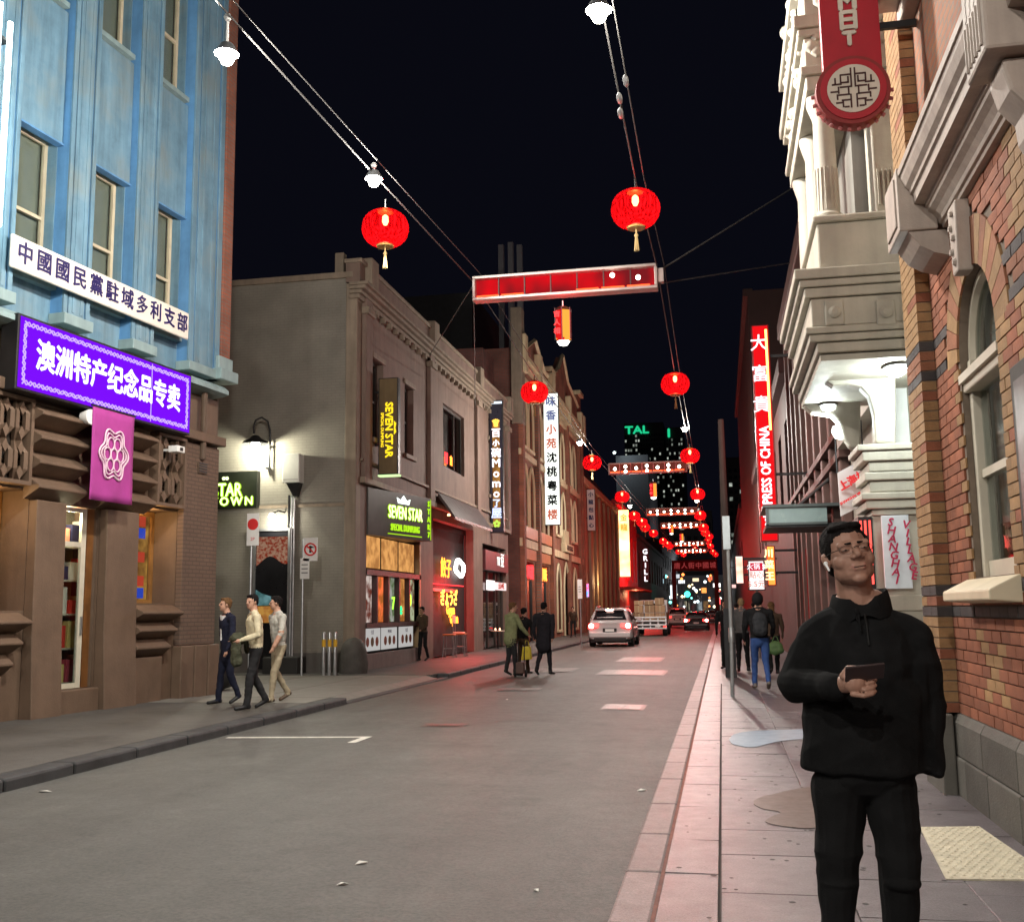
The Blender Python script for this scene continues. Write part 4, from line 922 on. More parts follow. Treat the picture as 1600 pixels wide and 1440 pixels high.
MB().lathe([(.02, .08), (.07, .05), (.10, -.02), (.07, -.08), (.02, -.1)], lp, 12).build('bulb', MATS['lamp_bulb'], t, smooth=True)
MB().tube([(lp[0]+.2, YW, lp[2]+.12), (lp[0]+.15, YW-.3, lp[2]+.14), (lp[0], YW-.35, lp[2]+.06)], .02, 6).build('lamp_arm', metal_dark, t)
plight('door_lamp', (lp[0], lp[1]-.02, lp[2]-.15), (1, .95, .8), 70, t, r=.08)
# sign posts in the lane
red_p = mat('sign_red', (.62, .03, .03), rough=.5)
def signpost(u, v0, Y, label, plates, h=None, zb=0.):
    x = P(u, v0, Y=Y)[0]; top = P(u, v0, Y=Y)[2]
    t = thing('sign_post', (x, Y, zb), label, 'sign post')
    MB().tube([(x, Y, zb-.03), (x, Y, top)], .03, 8).build('pole', metal_grey, t)
    for (ua, va, ub, vb, kind) in plates:
        a = P(ua, va, Y=Y-.05); b = P(ub, vb, Y=Y-.05); cx, cz = (a[0]+b[0])/2, (a[2]+b[2])/2; w = b[0]-a[0]
        o = box('sign_plate', white_p, t, a[0], b[0], Y-.05, Y-.035, b[2], a[2], bevel=.006)
        if kind == 'P':
            text('P', w*.6, (cx, Y-.053, cz+(a[2]-b[2])*.15), '-Y', red_p, o, ext=.001, off=.005)
            MB().lathe([(w*.36, 0), (w*.44, 0), (w*.44, .003), (w*.36, .003)], (cx, Y-.054, cz+(a[2]-b[2])*.16), 20, axis='Y').build('red_ring', red_p, o)
            text('2P', w*.35, (cx, Y-.053, cz-(a[2]-b[2])*.3), '-Y', red_p, o, ext=.001)
        elif kind == 'O':
            m = MB(); m.tube([(cx+w*.38*math.cos(k*math.pi/12), Y-.054, cz+w*.38*math.sin(k*math.pi/12)) for k in range(24)], w*.06, 5, closed=True); m.build('red_ring', red_p, o)
            MB().prism([(cx-w*.28, cz+w*.22), (cx-w*.22, cz+w*.28), (cx+w*.28, cz-w*.22), (cx+w*.22, cz-w*.28)], 'Y', Y-.058, Y-.053).build('red_bar', red_p, o)
            MB().prism([(cx-.03, cz-w*.22), (cx+.03, cz-w*.22), (cx+.03, cz+w*.1), (cx+.12, cz+w*.1), (cx, cz+w*.25), (cx-.12, cz+w*.1), (cx-.03, cz+w*.1)], 'Y', Y-.055, Y-.052).build('arrow', black_m, o)
        else:
            for k in range(3): box('print_line', mat('grey_print', (.2, .2, .2), rough=.6), o, a[0]+.04, b[0]-.04, Y-.052, Y-.05, cz+.08-k*.1, cz+.11-k*.1)
    return t
signpost(394, 806, 21.5, 'tall parking sign post standing behind the suited man', [(386, 802, 404, 852, 'P')], zb=-.02)
signpost(474, 842, 25.0, 'sign post with crossed red ring and small white plate by lane wall', [(474, 840, 496, 876, 'O'), (469, 872, 483, 904, 'x')], zb=-.02)
yb = mat('yellow_band', (.65, .38, .03), rough=.5)
for i, u in enumerate((506, 515, 524)):
    x = P(u, 1000, Y=25.2)[0]; t = thing('bollard', (x, 25.2, -.02), ['leftmost', 'middle', 'rightmost'][i] + ' of three slim silver bollards with yellow bands by the wall', 'bollard', 'bollards at the lane mouth')
    MB().lathe([(.045, -.03), (.045, 1.0), (.03, 1.04)], (x, 25.2, 0), 10).build('post', metal_grey, t, smooth=True); MB().lathe([(.049, .68), (.049, .86)], (x, 25.2, 0), 10).build('band', yb, t, smooth=True)
# rough guard stone at the corner
m = MB(); n = 14; prof = [(.36, 0), (.37, .3), (.34, .6), (.28, .78), (.17, .88), (.04, .92)]
for (r, h) in prof:
    for k in range(n):
        a = 2*math.pi*k/n; rr = r*(1+.10*noise.noise((math.cos(a)*2, math.sin(a)*2, h*2)))
        m.v.append((-9.15+rr*1.0*math.cos(a), 25.75+rr*.85*math.sin(a), h-.03))
for i in range(len(prof)-1):
    for k in range(n): m.f.append((i*n+k, i*n+(k+1) % n, (i+1)*n+(k+1) % n, (i+1)*n+k)); m.mi.append(0)
m.f.append(tuple(range((len(prof)-1)*n, len(prof)*n))); m.mi.append(0)
tag(m.build('guard_stone', mat('guard_stone', (.07, .065, .058), rough=.7, var=.3, vs=5, bump=.6, bs=18), smooth=True, angle=50), 'dark weathered guard stone at the corner shop foot', 'guard stone')
t = thing('planter_trough', (-11.0, 25.7, 0), 'low dark planter trough against the lane wall behind sign post', 'planter')
box('trough', mat('trough_dark', (.03, .03, .028), rough=.6), t, -11.5, -10.55, 25.5, 26.1, -.02, .42, bevel=.03)
t = thing('rubbish_bag', (P(338, 1010, Y=19.4)[0], 19.6, 0), 'black bag heaped at the blue building corner beside suited man', 'bag')
m = MB(); prof = [(.12, 0), (.3, .06), (.34, .25), (.26, .45), (.1, .56), (.04, .62)]; bx = P(338, 1010, Y=20.2)[0]
for (r, h) in prof:
    for k in range(14):
        a = 2*math.pi*k/14; rr = r*(1+.16*noise.noise((math.cos(a)*3, math.sin(a)*3, h*5))); m.v.append((bx+rr*math.cos(a), 20.3+rr*math.sin(a), h))
for i in range(len(prof)-1):
    for k in range(14): m.f.append((i*14+k, i*14+(k+1) % 14, (i+1)*14+(k+1) % 14, (i+1)*14+k)); m.mi.append(0)
m.build('sack', mat('black_sack', (.012, .012, .013), rough=.3), t, smooth=True, angle=60)
signpost(906, 905, 44.0, 'far sign post with a small plate by the pilastered building', [(902, 905, 910, 935, 'x')])
t = thing('barber_pole', (XS+.2, 73.0, 2.2), 'small red white and blue lit barber pole on the gothic corner', 'barber pole')
MB().lathe([(.1, 0), (.1, .9)], (XS+.25, 73.0, 2.4), 10).build('tube', emit('barber_glow', (.15, .4, 1), 2, vs=3, col2=(1, .1, .2)), t); MB().lathe([(.13, -.08), (.13, 0)], (XS+.25, 73.0, 2.4), 10).build('cap', metal_grey, t)
# ================================================================== polychrome brick building (right, near)
XB = 1.86
bk_mats = {'r': mat('brick_red', (.27, .094, .05), rough=.8, var=.25, vs=6, bump=.4, bs=45, rnd=.25), 'y': mat('brick_cream', (.32, .185, .085), rough=.8, var=.22, vs=6, bump=.4, bs=45, rnd=.2),
           'd': mat('brick_dark', (.065, .055, .055), rough=.75, var=.25, vs=6, bump=.4, bs=45, rnd=.25), 'o': mat('brick_orange', (.27, .108, .058), rough=.8, var=.2, vs=6, bump=.4, bs=45, rnd=.2)}
stone = mat('painted_stone', (.46, .38, .33), rough=.65, var=.15, vs=2.5, bump=.2, bs=20, streak=.25)
stone_b = mat('plinth_bluestone', (.105, .098, .085), rough=.7, var=.2, vs=3, bump=.4, bs=40, rnd=.2)
br = thing('brick_building', (XB, 8, 0), 'red and cream patterned brick building with stone cornice along right footpath', 'building')
WY0, WY1, WZ0, WZS = 7.32, 8.46, 1.70, 3.35; WC, WR = (WY0+WY1)/2, (WY1-WY0)/2
# backing wall of mortar, arch cut as polygon
mortar = mat('mortar', (.17, .13, .10), rough=.9, var=.2, vs=8)
XM = XB+.012
m = wall_x(XM, 1.0, 10.0, -.05, 9.5, [(WY0, WY1, WZ0, WZS+WR+.01)], depth=.14, inward=1)
n = 12; arc = [(WC-WR*math.cos(math.pi*i/n), WZS+WR*math.sin(math.pi*i/n)) for i in range(n+1)]
m.build('backing_wall', mortar, br)
for (sl, nm) in (((WY0, arc[:7]), 0), ((WY1, arc[6:]), 1)):
    pts = [(sl[0], WZS+WR+.01)] + (sl[1] if nm == 0 else sl[1]) + ([(WC, WZS+WR+.01)] if nm == 0 else [(WC, WZS+WR+.01)])
    if nm == 1: pts = [(WC, WZS+WR+.01)] + sl[1] + [(sl[0], WZS+WR+.01)]
    MB().prism(pts, 'X', XM-.001, XM+.13).build('arch_filler', mortar, br)
box('rear_mass', dark_in, br, XM+.5, 14, 1.0, 9.98, -.05, 9.4)
# bricks: one object each for those that show largest, one joined part for the rest
bricks = []
CH, BL, G = .086, .24, .010
zc = .64; row = 0
XMOT = {(0, 0), (0, 2), (1, 1), (2, 0), (2, 2)}
while zc < 4.40:
    y = 6.0 - (.12 if row % 2 else 0)
    while y < 9.95:
        a, b = max(6.0, y), min(9.95, y+BL-G); y += BL
        if b-a < .05: continue
        z1 = zc+CH-G; cyy, czz = (a+b)/2, (zc+z1)/2
        if czz < WZS and a < WY1 and b > WY0 and czz > WZ0-.02:
            if a < WY0-.05: b = min(b, WY0)
            elif b > WY1+.05: a = max(a, WY1)
            else: continue
        if czz >= WZS:
            rr = math.hypot(cyy-WC, czz-WZS)
            if rr < WR+.33+.06: continue
        k = 'r'
        if (1.40 < czz < 1.49) or (1.58 < czz < 1.67) or (3.42 < czz < 3.51) or (3.62 < czz < 3.71): k = 'd'
        elif 3.51 < czz < 3.62: k = 'o'
        elif WZ0 < czz < WZS and (WY0-.40 < cyy < WY0 or WY1 < cyy < WY1+.13):
            k = 'y' if (row//3 % 2 == 0 or cyy > WY0-.16) and cyy > WY0-.28 else 'r'
        elif cyy < 6.75: k = 'y' if czz > .9 else 'r'
        u_, w_ = (cyy-7.72)/.13, (czz-.80)/.086
        if 0 <= u_ < 6 and 0 <= w_ < 6 and (abs(abs(u_-2.6)-abs(w_-2.6)) < .75): k = 'y'
        bricks.append((a, b, zc, z1, k))
    zc += CH; row += 1
def shows(bk):
    a, b, c, d, k = bk
    y = (a+b)/2
    return (b-a)*(d-c)/(y*y*y) if y > 6.55 else 0
order = sorted(range(len(bricks)), key=lambda i: -shows(bricks[i])); own = set(order[:270])
mesh_cache = {}
rest = MB(); kk = ['r', 'y', 'd', 'o']
for i, (a, b, c, d, k) in enumerate(bricks):
    pr_ = random.uniform(-.002, .003)
    if i in own:
        key = (round(b-a, 2), k)
        if key not in mesh_cache:
            w = round(b-a, 2)
            o = MB().box(-.012, .008, 0, w, 0, d-c).build('brick', bk_mats[k]); o.parent = br; mesh_cache[key] = o.data
        else:
            o = bpy.data.objects.new('brick', mesh_cache[key]); COL.objects.link(o); o.parent = br
        o.location = Vector((XB+.008-pr_, a, c)) - Vector(br.location)
        o.rotation_euler = (0, 0, random.uniform(-.006, .006))
        if not o.modifiers: pass
    else:
        rest.box(XB-pr_-.003, XM+.004, a, b, c, d, kk.index(k))
# far pilaster at the end of the front (projects, cream face, brown side)
zc = .64; row = 0
while zc < 8.6:
    z1 = zc+CH-G; k = 'y'
    if (1.40 < zc+.04 < 1.49) or (1.58 < zc+.04 < 1.67) or (3.42 < zc+.04 < 3.51) or (3.62 < zc+.04 < 3.71): k = 'd'
    elif 3.5 < zc+.04 < 3.62: k = 'o'
    sp_ = 9.55 if row % 2 else 9.72
    rest.box(XB-.12, XM, 9.30, sp_-.005, zc, z1, kk.index(k if k != 'y' or row % 5 else 'r')); rest.box(XB-.12, XM, sp_+.005, 9.95, zc, z1, kk.index(k)); zc += CH; row += 1
o = rest.build('brickwork', [bk_mats[k] for k in kk], br); tag(o, kind='stuff')
box('pilaster_core', mortar, br, XB-.11, XM, 9.31, 9.94, .64, 8.6)
# voussoirs of the arch
NV = 17
for i in range(NV):
    a0, a1 = math.pi*i/NV+.006, math.pi*(i+1)/NV-.006; ro = WR+.35
    if abs(i-NV//2) < 1: continue
    pts = [(WC-r*math.cos(a), WZS+r*math.sin(a)) for (r, a) in ((WR+.004, a0), (WR+.004, a1), (ro, a1), (ro, a0))]
    MB().prism(pts, 'X', XB-.006, XM+.01).build('voussoir', bk_mats['y' if i % 2 == 0 else 'o'], br)
# upper brick above the cornice, near part outside the view
up = MB(); 
wall_x(XB, 1.0, 9.3, 5.06, 9.5, [], mb=up); wall_x(XB, 1.0, 6.0, .64, 4.42, [], mb=up)
up.build('upper_brickwork', brickmat('poly_brick', (.26, .092, .05), (.30, .12, .06), (.17, .13, .10), 'YZ', bump=.5), br)
# plinth of bluestone blocks
y = 1.0
while y < 9.95:
    l = random.choice((.7, .85, 1.0)); b = min(9.98, y+l)
    box('plinth_block', stone_b, br, XB-.06, XM, y+.004, b-.004, -.03, .30, bevel=.012); y += l
y = .6
while y < 9.95:
    l = random.choice((.8, .95)); b = min(9.98, y+l)
    MB().prism([(XM, .305), (XB-.05, .305), (XB-.05, .57), (XB-.015, .635), (XM, .635)], 'Y', max(1, y)+.004, b-.004).build('plinth_block', stone_b, br, bevel=.01); y += l
box('pilaster_plinth', stone_b, br, XB-.17, XB-.061, 9.25, 9.99, -.03, .63, bevel=.015)
# window: sill, frame, fanlight, sashes
MB().prism([(XB+.14, 1.70), (XB-.02, 1.69), (XB-.20, 1.60), (XB-.20, 1.53), (XB+.14, 1.50)], 'Y', WY0-.14, WY1+.16).build('window_sill', mat('sill_cream', (.62, .53, .38), rough=.55, var=.1), br, bevel=.012)
XW = XB+.11
w = thing('sash_window', (XW, WC, WZ0), None, None); w.parent = br; w.location = Vector((XW, WC, WZ0)) - Vector(br.location); NOM[w.name] = w.location.copy()
w.name = 'arched_window'; NOM['arched_window'] = w.location.copy()
fr_m = mat('window_cream', (.52, .47, .38), rough=.5, var=.1)
for (a, b) in ((WY0+.002, WY0+.09), (WY1-.09, WY1-.002)): box('jamb', fr_m, w, XW-.05, XW+.06, a, b, WZ0, WZS, bevel=.01)
box('transom', fr_m, w, XW-.09, XW+.06, WY0+.002, WY1-.002, 3.10, 3.24, bevel=.015); box('transom_lip', fr_m, w, XW-.12, XW-.09, WY0+.002, WY1-.002, 3.17, 3.235)
box('meeting_rail', fr_m, w, XW-.02, XW+.04, WY0+.09, WY1-.09, 2.44, 2.50); box('bottom_rail', fr_m, w, XW-.02, XW+.04, WY0+.09, WY1-.09, WZ0, WZ0+.12)
m = MB(); m.tube([(XW, WC-(WR-.04)*math.cos(math.pi*i/16), WZS+(WR-.04)*math.sin(math.pi*i/16)) for i in range(17)], .045, 6); m.build('arch_frame', fr_m, w, smooth=True)
box('pane', glass, w, XW+.01, XW+.02, WY0+.05, WY1-.05, WZ0+.06, 3.12)
MB().prism([(WY0+.03, 3.2)] + [(WC-(WR-.03)*math.cos(math.pi*i/n), WZS+(WR-.03)*math.sin(math.pi*i/n)) for i in range(n+1)] + [(WY1-.03, 3.2)], 'X', XW+.012, XW+.02).build('fanlight_pane', glass, w)
box('blind', mat('window_blind', (.22, .22, .20), rough=.8), w, XW+.1, XW+.11, WY0, WY1, 2.1, 3.95); box('room_dark', dark_in, w, XW+.4, XW+.41, WY0, WY1, 1.6, 4.0)
# keystone and cornice
MB().prism([(WC-.08, 3.88), (WC+.08, 3.88), (WC+.13, 4.40), (WC-.13, 4.40)], 'X', XB-.10, XB+.01).build('keystone', stone, br, bevel=.015)
m = MB()
for k in range(5): m.lathe([(.035-.003*k, 0), (.02, .02)], (XB-.102, WC+(.03 if k % 2 else -.03), 3.96+k*.09), 8, axis='X', sx=1, sy=1)
for i in range(len(m.v)): m.v[i] = (2*(XB-.102)-m.v[i][0], m.v[i][1], m.v[i][2])
tag(m.build('keystone_carving', stone, br), kind='stuff')
prof = [(XB+.02, 4.42), (XB-.05, 4.42), (XB-.055, 4.45), (XB-.075, 4.455), (XB-.08, 4.49), (XB-.11, 4.53), (XB-.15, 4.56), (XB-.155, 4.585), (XB-.17, 4.59), (XB-.17, 4.62), (XB-.25, 4.63), (XB-.255, 4.70), (XB-.275, 4.71), (XB-.28, 4.74), (XB-.31, 4.77), (XB-.335, 4.83), (XB-.34, 4.86), (XB-.355, 4.865), (XB-.36, 4.91), (XB-.33, 4.93), (XB+.02, 5.02)]
MB().prism(prof, 'Y', 1.0, 8.42).build('cornice', stone, br)
box('cornice_end_block', stone, br, XB-.37, XB-.08, 8.422, 9.0, 4.42, 4.94, bevel=.012); box('cornice_end_panel', stone, br, XB-.385, XB-.365, 8.5, 8.92, 4.48, 4.88, bevel=.008)
MB().prism([(XM, 4.415), (XB-.30, 4.415), (XB-.22, 4.30), (XB-.12, 4.24), (XM, 4.20)], 'Y', 8.45, 8.97).build('end_corbel', stone, br)
# near hood pier standing on the cornice, with consoles
for (p, z0, z1) in ((.34, 5.03, 5.3), (.28, 5.302, 5.7), (.36, 5.702, 5.8), (.42, 5.802, 5.92), (.47, 5.922, 6.02), (.44, 6.022, 6.4)):
    box('hood_block', stone, br, XB-p, XM, 4.7, 6.05-.03*(z0 > 5.7), z0, z1, bevel=.02)
MB().prism([(XM, 3.70), (XB-.06, 3.72), (XB-.11, 3.80), (XB-.10, 3.90), (XB-.15, 4.0), (XB-.16, 4.12), (XB-.24, 4.22), (XB-.27, 4.34), (XB-.27, 4.40), (XM, 4.40)], 'Y', 5.72, 6.0).build('console', stone, br, bevel=.02)
MB().prism([(XB-.375, 4.41), (XB-.375, 5.0), (XM, 5.0), (XM, 4.41)], 'Y', 5.62, 6.05).build('console_block', stone, br, bevel=.02)
m = MB()
for k in range(6): m.tube([(XB-.378, 5.67+.062*k, 4.46), (XB-.378, 5.67+.062*k, 4.72)], .012, 6)
for k in range(14): m.lathe([(.03, 0), (.02, .02)], (XB-.378, 5.70+.09*(k % 4), 4.78+.05*(k//4)), 7, axis='X')
m.build('console_flutes', stone, br)
for (p, z0, z1) in ((.12, 6.6, 6.75), (.3, 6.75, 7.0), (.5, 7.0, 7.25)): box('upper_cornice', stone, br, XB-p, XM, 1.0, 9.3, z0, z1, bevel=.02)
t = thing('notice_board', (XB-.03, 6.95, 1.3), 'dark green framed notice board cut by the right edge of the picture', 'notice board')
box('frame', mat('dark_green', (.012, .018, .014), rough=.6), t, XB-.05, XB-.004, 5.9, 6.90, 1.28, 2.95, bevel=.01); box('pane', mat('board_dark', (.015, .015, .015), rough=.4), t, XB-.055, XB-.051, 6.0, 6.82, 1.4, 2.85)

# ================================================================== cream ornate building with an oriel over the footpath
YE = 10.6
creamw = mat('ornate_cream', (.45, .42, .355), rough=.6, var=.12, vs=2.2, bump=.15, bs=25, streak=.2)
cr = thing('cream_building', (1.9, 12, 0), 'ornate cream stucco building with columned oriel projecting over footpath', 'building')
E_ = lambda u, v, Y=YE: (lambda p: (p[0], p[2]))(P(u, v, Y=Y))
XWL = 2.12
box('ground_wall', creamw, cr, XWL, 12, 10.0, 17.5, -.05, 4.0)
box('upper_wall', creamw, cr, 1.92, 12, 10.02, 17.5, 4.001, 12)
OY1 = 13.2
layers = [(424, 440, 1240), (441, 452, 1248), (453, 468, 1256), (469, 512, 1266), (513, 524, 1258), (525, 536, 1264), (537, 552, 1276)]
for (va, vb, ul) in layers:
    x, za = E_(ul, va); zb = E_(ul, vb)[1]
    box('entablature_course', creamw, cr, x, 1.93, YE-(1.12-x)*.25, OY1, zb, za, bevel=.012)
zs = E_(1300, 553)[1]
sof = box('soffit', creamw, cr, E_(1282, 553)[0], XWL, YE+.02, OY1, zs-.06, zs)
# rosette block on the entablature end
for u in (1303, 1383):
    x, z = E_(u, 490); MB().box(x-.09, x+.09, YE-.06, YE+.1, z-.13, z+.13).build('rosette_block', creamw, cr, bevel=.015); MB().lathe([(.05, 0), (.06, -.02), (.03, -.035)], (x, YE-.06, z), 12, axis='Y').build('rosette', creamw, cr)
# balcony pedestal, column, loggia back, pilaster
x0, z1_ = E_(1276, 348); x1 = E_(1392, 348)[0]; z0_ = E_(1276, 426)[1]
box('pedestal', creamw, cr, x0, x1+.1, YE+.03, OY1, z0_, z1_, bevel=.02); box('pedestal_cap', creamw, cr, x0-.04, x1+.1, YE-.02, OY1, z1_, z1_+.07, bevel=.02)
cx = (E_(1275, 260)[0]+E_(1312, 260)[0])/2; ztop = E_(1290, 150)[1]
MB().lathe([(.15, 0), (.15, .05), (.12, .08), (.115, .3), (.105, ztop-z1_-.25), (.12, ztop-z1_-.2), (.16, ztop-z1_-.08), (.16, ztop-z1_)], (cx, YE+.2, z1_+.07), 24).build('column', creamw, cr, smooth=True)
m = MB()
for k in range(18):
    a = 2*math.pi*k/18; m.tube([(cx+.113*math.cos(a), YE+.2+.113*math.sin(a), z1_+.17), (cx+.110*math.cos(a), YE+.2+.110*math.sin(a), z1_+.62)], .012, 5)
m.build('column_reeding', creamw, cr)
for yy in (11.8, 13.0): MB().lathe([(.15, 0), (.12, .08), (.105, ztop-z1_-.25), (.16, ztop-z1_-.05), (.16, ztop-z1_)], (cx, yy, z1_+.07), 16).build('column', creamw, cr, smooth=True)
box('loggia_back', mat('loggia_grey', (.22, .21, .19), rough=.7, streak=.4), cr, 1.55, 1.93, YE+.6, OY1, z1_, ztop+.3)
a, b = E_(1368, 300)[0], E_(1407, 300)[0]
box('end_pilaster', creamw, cr, a, 1.93, YE+.05, YE+.5, z1_+.07, ztop+.4, bevel=.015)
for k in range(6): box('reed', creamw, cr, a+.03+k*.045, a+.05+k*.045, YE+.02, YE+.05, z1_+.15, z1_+.52)
# upper entablature with carved work
zt = ztop+.07
for i, (h, p) in enumerate(((.16, 0), (.10, -.05), (.32, .0), (.08, -.06), (.14, -.10), (.5, .02), (.12, -.08), (.6, .04))):
    box('upper_course', creamw, cr, cx-.17+p, 1.93, YE+p*.8, OY1, zt+.002, zt+h, bevel=.015); zt += h
m = MB(); random.seed(3)
for k in range(60):
    zz = ztop+.3+random.random()*1.7; yy = YE+random.random()*2.4; r = random.uniform(.04, .09); m.lathe([(r, 0), (r*.8, -r*.5), (r*.3, -r*.8)], (cx-.17, yy, zz), 7, axis='X')
for k in range(40):
    zz = ztop+.3+random.random()*1.6; xx = cx-.1+random.random()*.9; r = random.uniform(.04, .08); m.lathe([(r, 0), (r*.8, -r*.5), (r*.3, -r*.8)], (xx, YE-.0, zz), 7, axis='Y')
o = m.build('carved_ornament', creamw, cr, smooth=True); tag(o, kind='stuff')
random.seed(11)
# scroll brackets below the soffit
def bracket(Y, uv, th):
    MB().prism([E_(u, v, Y) for (u, v) in uv], 'Y', Y, Y+th).build('scroll_bracket', creamw, cr, bevel=.03)
bracket(11.6, [(1278, 575), (1286, 592), (1302, 602), (1325, 600), (1345, 604), (1358, 618), (1366, 645), (1368, 692), (1400, 695), (1400, 574)], .22)
bracket(12.9, [(1254, 618), (1258, 635), (1268, 644), (1284, 646), (1300, 648), (1310, 660), (1318, 682), (1330, 700), (1345, 700), (1345, 618)], .22)
# lit return wall above the pier and the pier itself
a = E_(1362, 600, 12.2); b = E_(1425, 702, 12.2)
box('return_wall', white_p, cr, E_(1368, 640, 12.2)[0], XWL+.1, 12.2, 12.5, b[1], zs-.06)
YP = 11.5; px0 = E_(1348, 800, YP)[0]
for (va, vb, ul) in ((696, 706, 1338), (707, 722, 1346), (723, 738, 1356), (739, 752, 1350), (753, 770, 1358), (771, 782, 1345), (783, 796, 1352), (797, 806, 1362)):
    x, za = E_(ul, va, YP); zb = E_(ul, vb, YP)[1]; box('pier_capital_course', creamw, cr, x, XWL+.1, YP-.03-(1362-ul)*.002, YP+.75, zb+.002, za, bevel=.012)
xz = E_(1362, 806, YP)
box('pier', creamw, cr, xz[0], XWL+.1, YP, YP+.7, -.03, xz[1]-.002, bevel=.015)
box('pier_skirting', creamw, cr, xz[0]-.05, XWL+.1, YP-.05, YP+.74, -.031, .45, bevel=.02); box('pier_band', creamw, cr, xz[0]-.03, XWL+.1, YP-.03, YP+.72, E_(1362, 950, YP)[1]-.03, E_(1362, 930, YP)[1], bevel=.012)
for (u, v, Y, lab) in ((1400, 577, 10.95, 'oval bulkhead lamp glowing on oriel soffit nearest brick pilaster'), (1293, 637, 12.75, 'oval bulkhead lamp glowing under far end of oriel soffit')):
    x = P(u, v, Z=zs-.1)[0]; yq = P(u, v, Z=zs-.1)[1]; t = thing('bulkhead_lamp', (x, yq, zs-.07), lab, 'ceiling lamp', 'bulkhead lamps under the oriel')
    MB().lathe([(.14, 0), (.15, -.03), (.12, -.035)], (x, yq, zs-.061), 18, sx=.9, sy=1.35).build('ring', metal_grey, t, smooth=True); MB().lathe([(.12, 0), (.115, -.04), (.06, -.075), (.01, -.085)], (x, yq, zs-.094), 16, sx=.9, sy=1.35).build('diffuser', emit('cool_diffuser', (.92, 1, .96), 9), t, smooth=True)
    plight('lamp_light', (x, yq, zs-.25), (.88, 1, .97), 75, t, r=.12)
MB().lathe([(.02, 0), (.1, -.03), (.12, -.1), (.08, -.18), (.02, -.2)], (P(1314, 669, Y=13.6)[0], 13.6, P(1314, 662, Y=13.6)[2]), 14).build('globe', emit('globe_white', (1, .98, .9), 4), thing('globe_lamp', (1.6, 13.6, 3.6), 'small round globe lamp beneath the cream scroll bracket', 'lamp'), smooth=True)
# SHANGHAI VILLAGE panel
t = thing('village_sign', (1.8, YP, 1.7), 'pale blue panel with hand painted red SHANGHAI VILLAGE letters on pier', 'sign')
a = E_(1376, 806, YP-.06); b = E_(1426, 919, YP-.06)
box('panel', mat('pale_blue_panel', (.60, .66, .72), rough=.5, var=.1, vs=6), t, a[0], b[0], YP-.09, YP-.055, b[1], a[1], bevel=.004)
crim = mat('crimson_letters', (.42, .02, .08), rough=.5)
h = a[1]-b[1]
for i, ch in enumerate('SHANGHAI'): text(ch, .115, (a[0]+.085+.004*i, YP-.093, a[1]-.07-i*(h-.12)/7.4), '-Y', crim, t, name='painted_letter', ext=.002, off=.003, rot=-.12, shear=.15)
for i, ch in enumerate('VILLAGE'): text(ch, .115, (a[0]+.235+.008*i, YP-.093, a[1]-.10-i*(h-.14)/7.0), '-Y', crim, t, name='painted_letter', ext=.002, off=.003, rot=-.12, shear=.15)
t = thing('red_neon_panel', (xz[0], 11.7, 1.6), 'narrow red lit strip panel on the pier edge beside painted letters', 'sign')
box('case', metal_dark, t, xz[0]-.14, xz[0]-.002, YP-.02, YP+.5, b[1], a[1])
for k in range(3): MB().tube([(xz[0]-.12+.045*k, YP-.04, b[1]+.05), (xz[0]-.12+.045*k, YP-.04, a[1]-.04)], .012, 6).build('neon_line', emit('neon_coral', (1, .09, .07), 2.2), t)
plight('neon_glow', (xz[0]-.25, YP-.1, 2.1), (1, .1, .08), 6, t, r=.2)
t = thing('small_notice', (2.0, 12.2, 3.4), 'little blue patterned notice on the lit white wall', 'notice')
a = E_(1373, 640, 12.19); b = E_(1387, 655, 12.19)
box('sheet', white_p, t, a[0], b[0], 12.185, 12.195, b[1], a[1]); box('print', mat('blue_print', (.08, .12, .35), rough=.6, var=.9, vs=60), t, a[0]+.015, b[0]-.015, 12.182, 12.184, b[1]+.015, a[1]-.015)
# hanging sign with red characters, seen at an angle
FRAME[:] = [R_(0), (0, 0, 0), (0, 0, 0)]
t = thing('hanging_sign', (1.68, 14, 2.7), 'white hanging panel with red Chinese characters tilted under cream bracket', 'sign')
c4 = [P(1309, 738, Y=13.9), P(1347, 718, Y=14.1), P(1350, 788, Y=14.1), P(1314, 806, Y=13.9)]
m = MB(); c4b = [(p[0], p[1]+.05, p[2]) for p in c4]; m.add(list(c4)+c4b, [(0, 1, 2, 3), (4, 7, 6, 5), (0, 4, 5, 1), (1, 5, 6, 2), (2, 6, 7, 3), (3, 7, 4, 0)])
m.build('panel', mat('sign_milky', (.70, .66, .66), rough=.5, var=.08), t)
sl = math.atan2(c4[1][2]-c4[0][2], c4[1][0]-c4[0][0]); mid = [(c4[0][i]+c4[1][i])/2 for i in range(3)]
text('上海村', .125, (mid[0]+.01, 13.88, mid[2]-.20), '-Y', emit('sign_red_glow', (.9, .06, .06), .9), t, rot=sl, off=.006); text('SHANGHAI VILLAGE', .045, (mid[0]+.02, 13.88, mid[2]-.40), '-Y', MATS['sign_red_glow'], t, rot=sl, off=.002)
for p in (c4[0], c4[1]): MB().tube([(p[0], 14.0, p[2]), (p[0], 14.0, p[2]+.5)], .01, 5).build('hanger', metal_dark, t)
